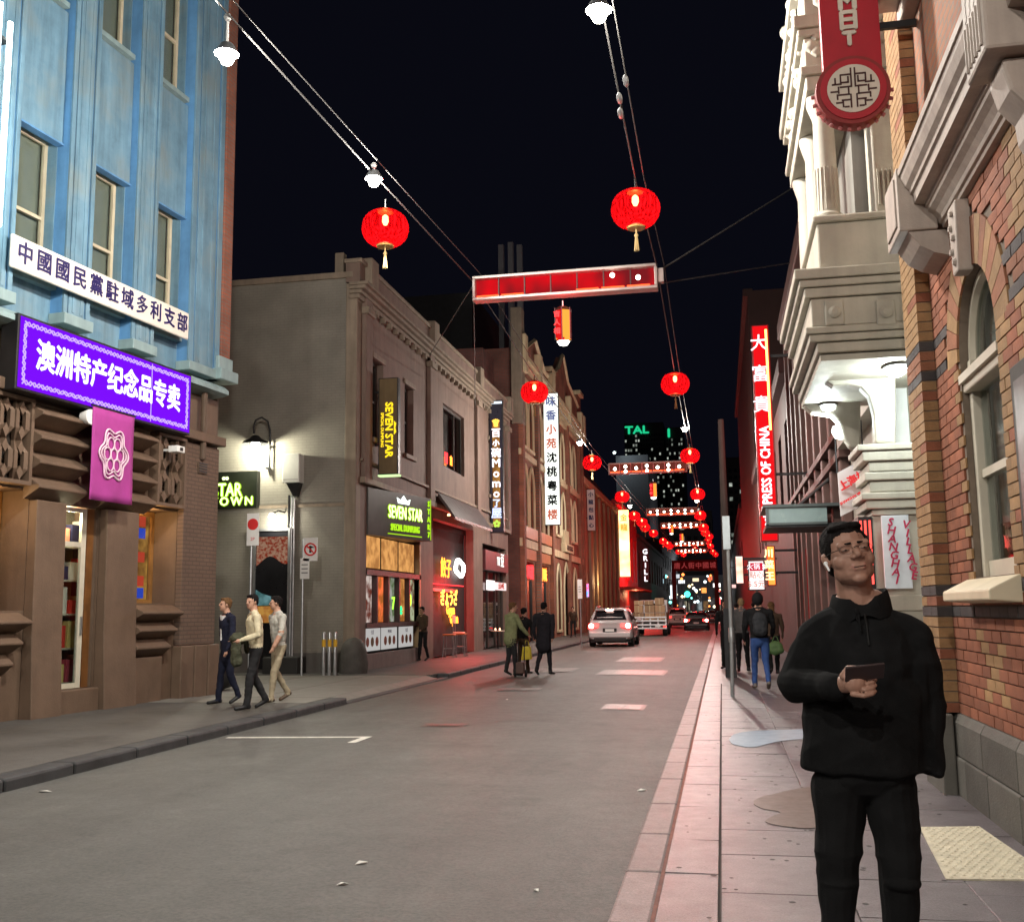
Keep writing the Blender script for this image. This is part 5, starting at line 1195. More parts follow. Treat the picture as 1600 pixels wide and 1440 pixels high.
# ---- round red sign high over the footpath
t = thing('round_red_sign', (1.28, 9.0, 5.5), 'red blade sign ending in round disc with white maze emblem', 'sign')
cc = P(1333, 140, Y=9.0); rad = .295; sred = mat('sign_crimson', (.40, .012, .025), rough=.45, var=.12)
MB().lathe([(rad+.015, 0), (rad+.02, .05), (rad+.015, .16)], (cc[0], 9.0, cc[2]), 40, axis='Y').build('disc', mat('disc_rim', (.24, .02, .02), rough=.5), t, smooth=True)
MB().lathe([(rad-.02, 0), (rad-.02, .012)], (cc[0], 8.985, cc[2]), 40, axis='Y').build('disc_face', sred, t)
cw_ = mat('sign_cream', (.62, .56, .48), rough=.5)
MB().lathe([(rad*.74, 0), (rad*.74, .006)], (cc[0], 8.975, cc[2]), 36, axis='Y').build('emblem_field', cw_, t)
m = MB(); s_ = rad*.7
def bar(x, z, w, h): m.box(cc[0]+x*s_-w*s_/2, cc[0]+x*s_+w*s_/2, 8.968, 8.974, cc[2]+z*s_-h*s_/2, cc[2]+z*s_+h*s_/2)
tk = .065
for sx in (-1, 1):
    for (x, z, w, h) in ((.08, .5, tk, .8), (.30, .62, .44, tk), (.5, .45, tk, .36), (.34, .28, .34, tk), (.2, .40, tk, .28), (.66, .22, .4, tk), (.72, .36, tk, .3), (.3, .08, .5, tk), (.6, -.04, tk, .3), (.78, -.1, .3, tk), (.2, -.1, tk, .36), (.4, -.26, .5, tk), (.66, -.34, tk, .24), (.12, -.55, tk, .6), (.32, -.5, .36, tk), (.44, -.66, tk, .3), (.6, -.6, .26, tk), (.3, -.8, .2, tk)): bar(sx*x, z, w, h)
m.build('emblem_lines', mat('emblem_dark', (.06, .02, .02), rough=.6), t)
a = P(1283, 60, Y=9.05); b = P(1376, 60, Y=9.05)
box('blade', sred, t, a[0], b[0], 9.05, 9.15, cc[2]+.1, cc[2]+3.2, bevel=.008)
for ch, v, sz in (('T', 62, .18), ('日', 34, .20), ('M', 4, .22), ('E', -32, .22)): text(ch, sz, (cc[0], 9.04, P(1333, v, Y=9.05)[2]), '-Y', cw_, t, name='sign_character', off=.010, ext=.008)
box('wall_arm', metal_dark, t, b[0], XB, 9.08, 9.12, P(1390, 36, Y=9.05)[2]-.03, P(1390, 36, Y=9.05)[2]+.03)
m = MB()
for k in range(26):
    a = 2*math.pi*k/26; 
    if math.sin(a) < .1: m.tube([(cc[0]+(rad+.02)*math.cos(a), 9.08, cc[2]+(rad+.02)*math.sin(a)), (cc[0]+(rad+.05)*math.cos(a), 9.08, cc[2]+(rad+.045)*math.sin(a))], .018, 5)
tag(m.build('disc_fringe', mat('fringe_pink', (.45, .15, .15), rough=.7), t), kind='stuff')
# ================================================================== buildings further along the right
XR = 2.15
rdk = brickmat('brown_dark_brick', (.075, .038, .030), (.06, .03, .026), (.05, .035, .03), 'YZ', bump=.3)
pinkpost = mat('pink_brown_post', (.13, .07, .058), rough=.6, var=.12)
t = plain_block('brown_shop_building', 'brown brick shop building with pink-brown pilasters beyond the cream oriel', 17.6, 31, 9.5, rdk, [(4.6, 7.4)], X=XR, inward=1, bays=6, trimm=pinkpost)
for k in range(9): box('pilaster', pinkpost, t, XR-.16, XR-.002, 17.8+k*1.5, 18.15+k*1.5, 0, 8.9, bevel=.02)
for z in (3.9, 4.3): box('string_course', pinkpost, t, XR-.2, XR-.003, 17.6, 31, z, z+.12)
t = plain_block('maroon_building', 'maroon building block beyond the red vertical restaurant sign', 31.2, 60, 8.6, mat('maroon_render', (.06, .025, .023), rough=.7, var=.15, vs=1), [(4.4, 7.2)], X=XR, inward=1, bays=8)
t = plain_block('dark_tall_block', 'tall dark brown slab block on the right far along', 60.2, 100, 19.5, mat('slab_brown', (.055, .032, .028), rough=.7, var=.1, vs=.6), None, X=XR, inward=1)
t = plain_block('far_right_terrace', 'dark far terrace closing the right side of street', 100.2, 240, 11, mat('right_far_render', (.07, .05, .05), rough=.75), [(5, 8)], X=XR, inward=1, bays=14)
# vertical red restaurant sign
t, x0, x1, z0, z1 = blade('empress_sign', 'tall red neon sign with white Chinese characters and rotated English letters', 1181, 1209, 507, 846, 24.0, mat('sign_red_box', (.35, .01, .015), rough=.4), emit('red_panel_glow', (.95, .008, .012), 1.0), th=.3, xw=XR)
for i, (ch, v) in enumerate(zip('大富貴', (537, 585, 633))): text(ch, .40, ((x0+x1)/2-.04, 23.99, P(1193, v, Y=24)[2]), '-Y', wg, t, name='sign_character', off=.0025)
text('EMPRESS OF CHINA', .30, ((x0+x1)/2, 23.99, P(1193, 737, Y=24)[2]), '-Y', wg, t, rot=math.pi/2, off=.008, w=.78)
text('酒', .24, ((x0+x1)/2+.03, 23.99, P(1193, 806, Y=24)[2]), '-Y', wg, t, off=.01); text('楼', .24, ((x0+x1)/2+.03, 23.99, P(1193, 818, Y=24)[2]), '-Y', wg, t, off=.01)
MB().tube([(x1-.07, 23.97, P(1200, 515, Y=24)[2]), (x1-.07, 23.97, P(1200, 672, Y=24)[2])], .028, 6).build('neon_tube', emit('neon_amber', (1, .5, .12), 5), t)
plight('sign_glow', ((x0+x1)/2-.2, 23.4, 5.2), (1, .07, .06), 26, t, r=.5)
# glass awning
t = thing('glass_awning', (1.5, 19, 3.0), 'pale green glass awning box over the right footpath', 'awning')
a = P(1196, 793, Y=19.0); b = P(1293, 816, Y=19.0)
box('front_panel', mat('awning_glass', (.26, .36, .36), rough=.25, var=.1), t, a[0]+.05, b[0], 19.0, 19.03, b[2]+.02, a[2]-.02)
box('roof_sheet', mat('awning_steel', (.10, .12, .12), rough=.4, metal=.3), t, a[0]-.05, XR, 18.95, 20.6, a[2]-.01, a[2]+.05, bevel=.01); box('soffit', metal_dark, t, a[0], XR, 19.03, 20.6, b[2]-.06, b[2])
box('frame', MATS['awning_steel'], t, a[0], a[0]+.05, 18.98, 19.05, b[2], a[2]); box('lower_frame', MATS['awning_steel'], t, a[0]+.05, b[0], 18.98, 19.05, b[2]-.02, b[2]+.018)
MB().tube([(a[0]+.5, 19.6, a[2]), (XR, 20.2, a[2]+.7)], .03, 6).build('stay', metal_grey, t)
# pole with plate on the right kerb
x = .12; Yp = 18.9
t = thing('street_pole', (x, Yp, 0), 'grey steel sign pole with pale plate near the right kerb', 'sign post')
MB().tube([(x, Yp, -.02), (x+.02, Yp, .9), (x+.03, Yp, P(1136, 810, Y=Yp)[2])], .035, 10).build('pole', metal_grey, t, smooth=True)
MB().lathe([(.045, 0), (.05, .1), (.045, .25)], (x+.02, Yp, P(1143, 1003, Y=Yp)[2]), 10).build('clamp', metal_grey, t)
a = P(1128, 806, Y=Yp-.05); b = P(1142, 858, Y=Yp-.05)
box('sign_plate', mat('plate_back', (.45, .50, .52), rough=.4, metal=.4), t, a[0], b[0], Yp-.06, Yp-.045, b[2], a[2], bevel=.006)
x2 = P(1132, 900, Y=24)[0]
t = thing('timber_pole', (x2, 24.2, 0), 'tall dark weathered power pole behind the steel sign pole', 'pole')
MB().lathe([(.10, -.03), (.09, 3), (.065, P(1133, 655, Y=24.2)[2])], (x2+.06, 24.2, 0), 10).build('shaft', mat('pole_timber', (.10, .075, .065), rough=.8, streak=.4), t, smooth=True)
box('base_box', metal_dark, t, x2-.06, x2+.18, 24.05, 24.3, 0, 1.5)
# lit signs beyond
t, x0, x1, z0, z1 = blade('menu_sign', 'white lit price sign with red header standing beyond the walkers', 1169, 1195, 875, 922, 33, metal_dark, emit('menu_white', (1, .9, .88), 1.3), xw=None)
box('header', emit('menu_red', (.75, .02, .06), .9), t, x0+.05, x1-.05, 32.98, 32.99, z1-.32, z1-.08); text('火锅 $', .2, ((x0+x1)/2, 32.97, z1-.2), '-Y', wg, t); text('5.5元', .24, ((x0+x1)/2, 32.975, z0+.18), '-Y', emit('print_red', (.8, .2, .12), .8), t); text('點心', .22, ((x0+x1)/2, 32.975, z0+.45), '-Y', MATS['print_red'], t)
MB().tube([((x0+x1)/2, 33.1, 0), ((x0+x1)/2, 33.1, z0)], .03, 6).build('post', metal_grey, t)
t, x0, x1, z0, z1 = blade('orange_sign', 'orange and red lit vertical box sign right of the price sign', 1198, 1212, 852, 915, 29, mat('sign_red_case', (.4, .02, .02), rough=.4), emit('orange_face', (1, .16, .02), 1.8, vs=2, col2=(1, .55, .1)), xw=XR)
for i, ch in enumerate('川菜王'): text(ch, .24, ((x0+x1)/2-.05, 28.98, z1-.22-i*.3), '-Y', emit('pale_yellow', (1, .8, .4), 2), t, name='sign_character', off=.01)
t, x0, x1, z0, z1 = blade('white_red_sign', 'slim white and orange lit sign left of the price sign', 1149, 1162, 868, 912, 42, metal_dark, emit('white_orange', (1, .8, .7), 1.8, vs=1.2, col2=(1, .2, .05)), xw=XR)
t, x0, x1, z0, z1 = blade('far_red_sign', 'thin red sign strip behind the grey pole far along right', 1133, 1139, 870, 895, 50, metal_dark, emit('far_red', (.9, .12, .08), 1.0), xw=XR)
box('red_lit_panel', emit('dim_red', (.35, .02, .02), .5), thing('red_shop_window', (XR-.1, 27, 1.5), 'dim red lit shop window strip behind the walkers on right', 'shop window'), XR-.09, XR-.08, 25.5, 28.2, 1.2, 2.9)
# ================================================================== overhead cables, pendants, lanterns, neon frames
def lantern_mat():
    m = bpy.data.materials.new('lantern_silk'); m.use_nodes = True; nt = m.node_tree; N = nt.nodes; L = nt.links; N.clear()
    out = N.new('ShaderNodeOutputMaterial'); mx = N.new('ShaderNodeMixShader'); tr = N.new('ShaderNodeBsdfTransparent'); ad = N.new('ShaderNodeAddShader'); df = N.new('ShaderNodeBsdfTranslucent'); e = N.new('ShaderNodeEmission')
    tr.inputs[0].default_value = (1, .5, .4, 1); df.inputs[0].default_value = (.02, .0004, .0006, 1)
    tc = N.new('ShaderNodeTexCoord'); mp = N.new('ShaderNodeMapping'); mp.inputs['Scale'].default_value = (22, 22, 3); n = N.new('ShaderNodeTexNoise'); n.inputs['Scale'].default_value = 1.5; n.inputs['Detail'].default_value = 3
    L.new(tc.outputs['Object'], mp.inputs[0]); L.new(mp.outputs[0], n.inputs['Vector'])
    r = N.new('ShaderNodeValToRGB'); r.color_ramp.elements[0].position = .40; r.color_ramp.elements[1].position = .62
    r.color_ramp.elements[0].color = (.07, .0003, .0006, 1); r.color_ramp.elements[1].color = (1, .012, .02, 1)
    L.new(n.outputs['Fac'], r.inputs[0]); L.new(r.outputs[0], e.inputs[0]); e.inputs[1].default_value = 1.0
    L.new(df.outputs[0], ad.inputs[0]); L.new(e.outputs[0], ad.inputs[1]); mx.inputs[0].default_value = .80
    L.new(tr.outputs[0], mx.inputs[1]); L.new(ad.outputs[0], mx.inputs[2]); L.new(mx.outputs[0], out.inputs[0]); MATS['lantern_silk'] = m; return m
silk = lantern_mat(); gold = mat('lantern_gold', (.55, .38, .12), rough=.35, metal=.5); tassel_m = mat('tassel_gold', (.50, .36, .16), rough=.7)
bulb_w = emit('lantern_bulb', (1, .72, .35), 30)
cable_m = mat('steel_cable', (.06, .058, .056), rough=.7, metal=.0)
def make_lantern(loc, label):
    t = thing('lantern', loc, label, 'lantern', 'red silk lanterns strung over the street'); x, y, z = loc
    m = MB(); n = 48; prof = []
    for i in range(13):
        a = -math.pi/2*.86 + math.pi*.86*i/12; prof.append((.39*math.cos(a)**.75, .31*math.sin(a)))
    for (r, h) in prof:
        for k in range(n):
            a = 2*math.pi*k/n; rr = r*(1 - (.022 if k % 2 else 0)); m.v.append((x+rr*math.cos(a), y+rr*math.sin(a), z+h))
    for i in range(12):
        for k in range(n): m.f.append((i*n+k, i*n+(k+1) % n, (i+1)*n+(k+1) % n, (i+1)*n+k)); m.mi.append(0)
    m.build('silk_body', silk, t, smooth=True, angle=80)
    MB().lathe([(.14, -.32), (.15, -.29), (.12, -.27)], (x, y, z), 16).build('bottom_ring', gold, t, smooth=True); MB().lathe([(.13, .27), (.14, .30), (.06, .34)], (x, y, z), 16).build('top_cap', gold, t, smooth=True)
    MB().lathe([(.02, .23), (.05, .20), (.055, .12), (.03, .06), (.005, .05)], (x, y, z), 10).build('bulb', bulb_w, t, smooth=True)
    MB().tube([(x, y, z+.33), (x, y, z+.5)], .01, 5).build('hanger', cable_m, t)
    ts = MB(); ts.tube([(x, y, z-.32), (x, y, z-.42)], .012, 5); ts.lathe([(.02, -.40), (.035, -.43), (.02, -.46)], (x, y, z), 8)
    for k in range(8):
        a = 2*math.pi*k/8; ts.tube([(x+.012*math.cos(a), y+.012*math.sin(a), z-.45), (x+.035*math.cos(a), y+.035*math.sin(a), z-.68)], .007, 4)
    ts.build('tassel', tassel_m, t)
    l = plight('lantern_light', (x, y, z+.0), (1, .05, .05), 260, t, r=.12)
    return t
def L_at(u, v, Y): p = P(u, v, Y=Y); return p
lan0 = make_lantern(L_at(602, 357, 16.0), 'large red lantern hanging nearest the blue building, left of pair')
spots = [(L_at(993, 327, 16.0), 'largest red lantern, above the right end of the near neon frame'), (L_at(835, 613, 28.5), 'red lantern in front of the gothic parapet'), (L_at(1055, 600, 28.5), 'red lantern below the near neon frame above street centre'),
         (L_at(925, 723, 42), 'red lantern beside the gothic building far corner'), (L_at(1078, 712, 42), 'red lantern overlapping the right end of the second neon frame'), (L_at(972, 776, 56), 'red lantern above the amber blade sign'), (L_at(1090, 772, 56), 'red lantern just under second neon frame at right')]
for k, (Y, ul, vl, ur, vr) in enumerate(((69, 991, 806, 1094, 805), (80, 1008, 824, 1099, 824), (90, 1021, 833, 1102, 832), (105, 1036, 845, 1106, 845), (118, 1047, 853, 1110, 853), (132, 1060, 862, 1114, 862))):
    nm = ('first', 'second', 'third', 'fourth', 'fifth', 'last')[k]
    spots += [(L_at(ul, vl, Y), 'small red lantern, %s of the receding left string below the third neon frame' % nm), (L_at(ur, vr, Y), 'small red lantern, %s of the receding right string below the third neon frame' % nm)]
for (u, v, Y, nm) in ((1003, 816, 74, 'between the first and second of the left string'), (1043, 850, 110, 'low in the left string near the gateway'), (1068, 866, 140, 'last before the gateway beam'), (1108, 838, 97, 'doubling the right string past the sixth frame'), (1118, 866, 140, 'lowest of the right string'), (1086, 858, 126, 'in the middle below the far neon frames')): spots.append((L_at(u, v, Y), 'tiny red lantern ' + nm))
for loc, lab in spots: c = copy_tree(lan0, None, loc); c['label'] = lab
# cables
def cable(pts, label, r=.012, sag=.0):
    t = thing('cable', pts[0], label, 'cable'); out = []
    for a, b in zip(pts[:-1], pts[1:]):
        for k in range(8): s_ = k/8; out.append(tuple(a[i]*(1-s_)+b[i]*s_ - (sag*4*s_*(1-s_) if i == 2 else 0) for i in range(3)))
    out.append(pts[-1]); MB().tube(out, r, 6).build('strand', cable_m, t)
Lc = [(-6.6, -8, 9.2), (-5.52, 11, 8.62), (-5.1, 15.6, 8.35), (-4.64, 20, 8.05), (-4.85, 28.5, 7.95), (-5.0, 42, 7.9), (-4.9, 60, 7.9), (-4.6, 100, 7.9), (-4.5, 140, 7.9)]
Rc = [(-1.25, -8, 8.6), (-1.08, 11, 8.35), (-1.07, 16, 8.2), (-.97, 20, 8.05), (-1.02, 28.5, 7.95), (-1.05, 42, 7.95), (-1.1, 60, 7.9), (-1.1, 100, 7.9), (-1.0, 140, 7.9)]
cable(Lc, 'left steel cable strung along the street carrying lamps and lanterns', .013)
cable([(p[0]+.14, p[1], p[2]+.12+.05*math.sin(p[1])) for p in Lc], 'thinner left companion cable running just above the lamp cable', .009)
cable(Rc, 'right steel cable strung along the street above the kerb', .012)
cable([(p[0]+.13, p[1], p[2]+.05+.04*math.sin(p[1])) for p in Rc], 'thinner right companion cable beside the lamp cable', .009)
cable([(-.95, 20, 8.0), P(1240, 293, X=1.95)], 'upper guy wire from neon frame end to right facade', .018); cable([(-.95, 20, 7.75), P(1240, 410, X=2.0)], 'lower guy wire from neon frame end to right facade', .014)
cable([(-4.64, 20, 8.0), (-9.3, 33.4, 10.0)], 'guy wire from neon frame left end to corner building', .012); cable([(-4.64, 20, 7.7), (-9.3, 40.2, 9.4)], 'lower guy wire from neon frame to the middle of corner building', .012)
t = thing('turnbuckle', (-1.06, 13.2, 8.2), 'pair of steel turnbuckle shackles on the right cable', 'turnbuckle')
for k, (dx, dy, dz) in enumerate(((0, 0, .02), (.11, -.3, .1), (-.02, .35, -.02))):
    MB().lathe([(.01, -.16), (.035, -.1), (.04, 0), (.035, .1), (.01, .16)], (-1.07+dx, 13.3+dy, 8.22+dz), 8, axis='Y').build('shackle', metal_grey, t, smooth=True)
# pendant street lamps
lampw = emit('pendant_lamp', (1, .95, .80), 60)
def pendant(loc, label, power, drop=.45):
    t = thing('pendant_lamp', loc, label, 'street lamp', 'pendant lamps hung from the street cables'); x, y, z = loc
    MB().tube([(x, y, z+drop), (x, y, z+.16)], .018, 6).build('stem', white_p, t); MB().lathe([(.03, .12), (.05, .16), (.03, .2)], (x, y, z+drop-.1), 10).build('cable_clamp', white_p, t, smooth=True)
    MB().lathe([(.03, .18), (.08, .16), (.13, .07), (.15, .04), (.14, .035), (.05, .08)], (x, y, z), 16).build('hood', metal_grey, t, smooth=True)
    MB().lathe([(.03, .06), (.075, .03), (.088, -.03), (.06, -.08), (.01, -.10)], (x, y, z), 14).build('bulb', lampw, t, smooth=True)
    plight('lamp_light', (x, y, z-.16), (1, .95, .86), power, t, r=.12)
PW = 1750
pendant((-5.57, 11, 8.12), 'bright pendant lamp against the blue building edge', PW); pendant((-1.07, 10.8, 7.98), 'brightest pendant lamp at the top centre over the street', PW*.72)
pendant((-5.13, 15.2, 8.25), 'oval bright pendant lamp just above the left lantern', PW*.5, .2)
pendant((-1.05, 38.0, 7.9), 'pendant lamp on right cable above the third lantern', PW*.8, .3); pendant((-5.2, 40.5, 7.95), 'small pendant lamp in front of gothic windows', PW*.8, .2)
pendant((-1.1, 58, 7.3), 'small pendant lamp under the fourth right lantern', PW*.6); pendant((-4.9, 60, 7.3), 'small pendant lamp beside the amber blade sign top', PW*.6)
for y in (-4, -17): 
    pendant((-6.2, y, 8.3), 'pendant lamp on left cable behind the viewer, %s' % ('nearer' if y > -10 else 'farther'), PW); pendant((-1.2, y, 8.0), 'pendant lamp on right cable behind the viewer, %s' % ('nearer' if y > -10 else 'farther'), PW*.8)
# neon frames across the street
fr_al = mat('frame_aluminium', (.50, .47, .44), rough=.4, metal=.6); panel_r = emit('frame_red_panel', (.85, .006, .012), .95, vs=1.1, col2=(.22, .012, .016)); neon_f = emit('frame_neon', (1, .07, .02), 4); fbulb = emit('frame_bulb', (1, .88, .7), 14)
panel_far = emit('frame_far_panel', (.30, .06, .04), .5); back_red = mat('frame_back', (.22, .03, .03), rough=.5)
def neon_frame(Y, x0, x1, z, label, near=False):
    t = thing('neon_frame', ((x0+x1)/2, Y, z), label, 'neon sign', 'red neon frames spanning the street'); h = .25; w = x1-x0; fa = fr_al if near else mat('frame_brown', (.13, .055, .045), rough=.5); bs_ = 1. if near else 1.5
    for (a, b, c, d) in ((x0, x1, z+h-.06, z+h), (x0, x1, z-h, z-h+.06), (x0, x0+.06, z-h+.06, z+h-.06), (x1-.06, x1, z-h+.06, z+h-.06)): box('border', fa, t, a, b, Y-.14, Y+.14, c, d, bevel=.012)
    box('panel', panel_r if near else panel_far, t, x0+.06, x1-.06, Y+.0, Y+.02, z-h+.06, z+h-.06)
    for k in range(1, 7): box('divider', back_red if not near else mat('divider_dark', (.06, .02, .02), rough=.5), t, x0+w*k/7-.012, x0+w*k/7+.012, Y-.06, Y, z-h+.06, z+h-.06)
    for k in range(7):
        a, b = x0+.09+(w-.18)*k/7, x0+.09+(w-.18)*(k+1)/7-.06
        if not near or k in (0, 1, 4, 5, 6): MB().tube([(a, Y-.10, z-h+.085), (b, Y-.10, z-h+.085)], .014 if near else .032, 6).build('neon_tube', neon_f, t)
        if not near or k in (5, 6): MB().lathe([(.01, -.05*bs_), (.045*bs_, -.02*bs_), (.045*bs_, .02*bs_), (.01, .05*bs_)], ((a+b)/2, Y-.14, z+(.06 if k % 2 else -.02)), 8).build('bulb', fbulb, t, smooth=True)
        if not near and k in (1, 3, 5): MB().lathe([(.01, -.07), (.065, -.03), (.065, .03), (.01, .07)], ((a+b)/2, Y-.14, z-h+.1), 8).build('bulb', fbulb, t, smooth=True)
    box('end_plate', fr_al, t, x1, x1+.12, Y-.08, Y+.08, z-.12, z+.16, bevel=.01)
    plight('neon_light', ((x0+x1)/2, Y-.3, z-(.5 if near else 1.8)), (1, .05, .05), 90 if near else 380, t, r=.5)
neon_frame(20, -4.64, -.97, 7.88, 'nearest long red neon frame hung across the street on cables', True)
neon_frame(47, -4.75, -1.25, 7.75, 'second red neon frame with white bulbs in front of the tower'); neon_frame(69, -4.6, -1.3, 7.75, 'third red neon frame with white bulbs, level with amber sign')
for k, Y in enumerate((80, 103, 116)): neon_frame(Y, -4.3, -1.3, 7.7, 'far red neon frame, number %s beyond the third one' % ('one', 'two', 'three')[k])
def hang_lantern(x, Y, z, label, s=1.):
    t = thing('hexagonal_lantern', (x, Y, z), label, 'lantern', 'hexagonal lanterns below the neon frames'); r = .17*s; h = .32*s
    m = MB(); hexp = [(x+r*math.cos(math.pi/6+k*math.pi/3), Y+r*math.sin(math.pi/6+k*math.pi/3)) for k in range(6)]
    for (a, b) in hexp: m.tube([(a, b, z-h), (a, b, z+h)], .010*s, 5)
    m.build('frame_rods', metal_dark, t)
    for k in range(6):
        a, b = hexp[k], hexp[(k+1) % 6]; q = MB(); q.quad((a[0]*.94+x*.06, a[1]*.94+Y*.06, z-h+.03), (b[0]*.94+x*.06, b[1]*.94+Y*.06, z-h+.03), (b[0]*.94+x*.06, b[1]*.94+Y*.06, z+h-.05), (a[0]*.94+x*.06, a[1]*.94+Y*.06, z+h-.05))
        q.build('side_panel', [emit('lantern_amber', (1, .30, .04), 1.6), emit('lantern_red', (.8, .01, .012), 1.0)][k % 2], t)
    text('吉人天', .15*s, (x-.09*s, Y-r-.005, z+.02), '-Y', emit('lantern_char', (1, .05, .05), 2), t, name='lantern_character', w=.6, line=.0) if False else None
    for i, ch in enumerate('吉人相'): text(ch, .13*s, (x-.10*s, Y-r*.95, z+.17*s-i*.17*s), '-Y', emit('lantern_char', (1, .06, .06), 2), t, name='lantern_character', off=.004)
    MB().lathe([(r*.9, 0), (r*.6, .03), (.02, .05)], (x, Y, z+h), 6).build('top_cap', metal_dark, t); MB().lathe([(.05, 0), (r*.75, -.02), (r*.5, -.09), (.02, -.11)], (x, Y, z-h), 10).build('bottom_bulb', emit('lantern_white', (1, .95, .85), 7), t, smooth=True)
    MB().tube([(x, Y, z+h+.04), (x, Y, z+h+.16)], .012, 5).build('hook', metal_grey, t)
hang_lantern(P(880, 507, Y=20)[0], 20, P(880, 507, Y=20)[2], 'hexagonal red and amber lantern hanging below nearest neon frame')
hang_lantern(P(1021, 765, Y=47)[0], 47, P(1021, 765, Y=47)[2], 'hexagonal lantern hanging below second neon frame')
hang_lantern(P(1049, 826, Y=80)[0], 80, P(1049, 826, Y=80)[2], 'hexagonal lantern hanging in front of the fourth neon frame'); hang_lantern(P(1065, 839, Y=90)[0], 90, P(1065, 839, Y=90)[2], 'hexagonal lantern at the far end of string')
# ================================================================== vehicles
tyre = mat('tyre_rubber', (.015, .015, .015), rough=.8); rim_m = mat('wheel_alloy', (.45, .45, .46), rough=.3, metal=.8); car_glass = mat('car_glass', (.012, .012, .014), rough=.05, spec=.7)
tail_on = emit('tail_light_on', (1, .035, .03), 9); tail_hot = emit('brake_light_hot', (1, .6, .5), 28); tail_dim = emit('tail_light_dim', (1, .05, .04), 3)
def wheel(t, x, y, r, w):
    o = MB().lathe([(r*.62, -w/2), (r*.95, -w/2), (r, -w*.35), (r, w*.35), (r*.95, w/2), (r*.62, w/2)], (x, y, r), 22, axis='X').build('wheel', tyre, t, smooth=True)
    MB().lathe([(r*.62, -w*.42), (r*.5, -w*.3), (r*.5, w*.3), (r*.62, w*.42)], (x, y, r), 18, axis='X').build('rim', rim_m, o, smooth=True)
    return o
def loft(rings, closed=True):
    m = MB(); n = len(rings[0])
    for r in rings: m.v += r
    for i in range(len(rings)-1):
        for k in range(n): m.f.append((i*n+k, i*n+(k+1) % n, (i+1)*n+(k+1) % n, (i+1)*n+k)); m.mi.append(0)
    m.f += [tuple(range(n))[::-1], tuple(range((len(rings)-1)*n, len(rings)*n))]; m.mi += [0, 0]; return m
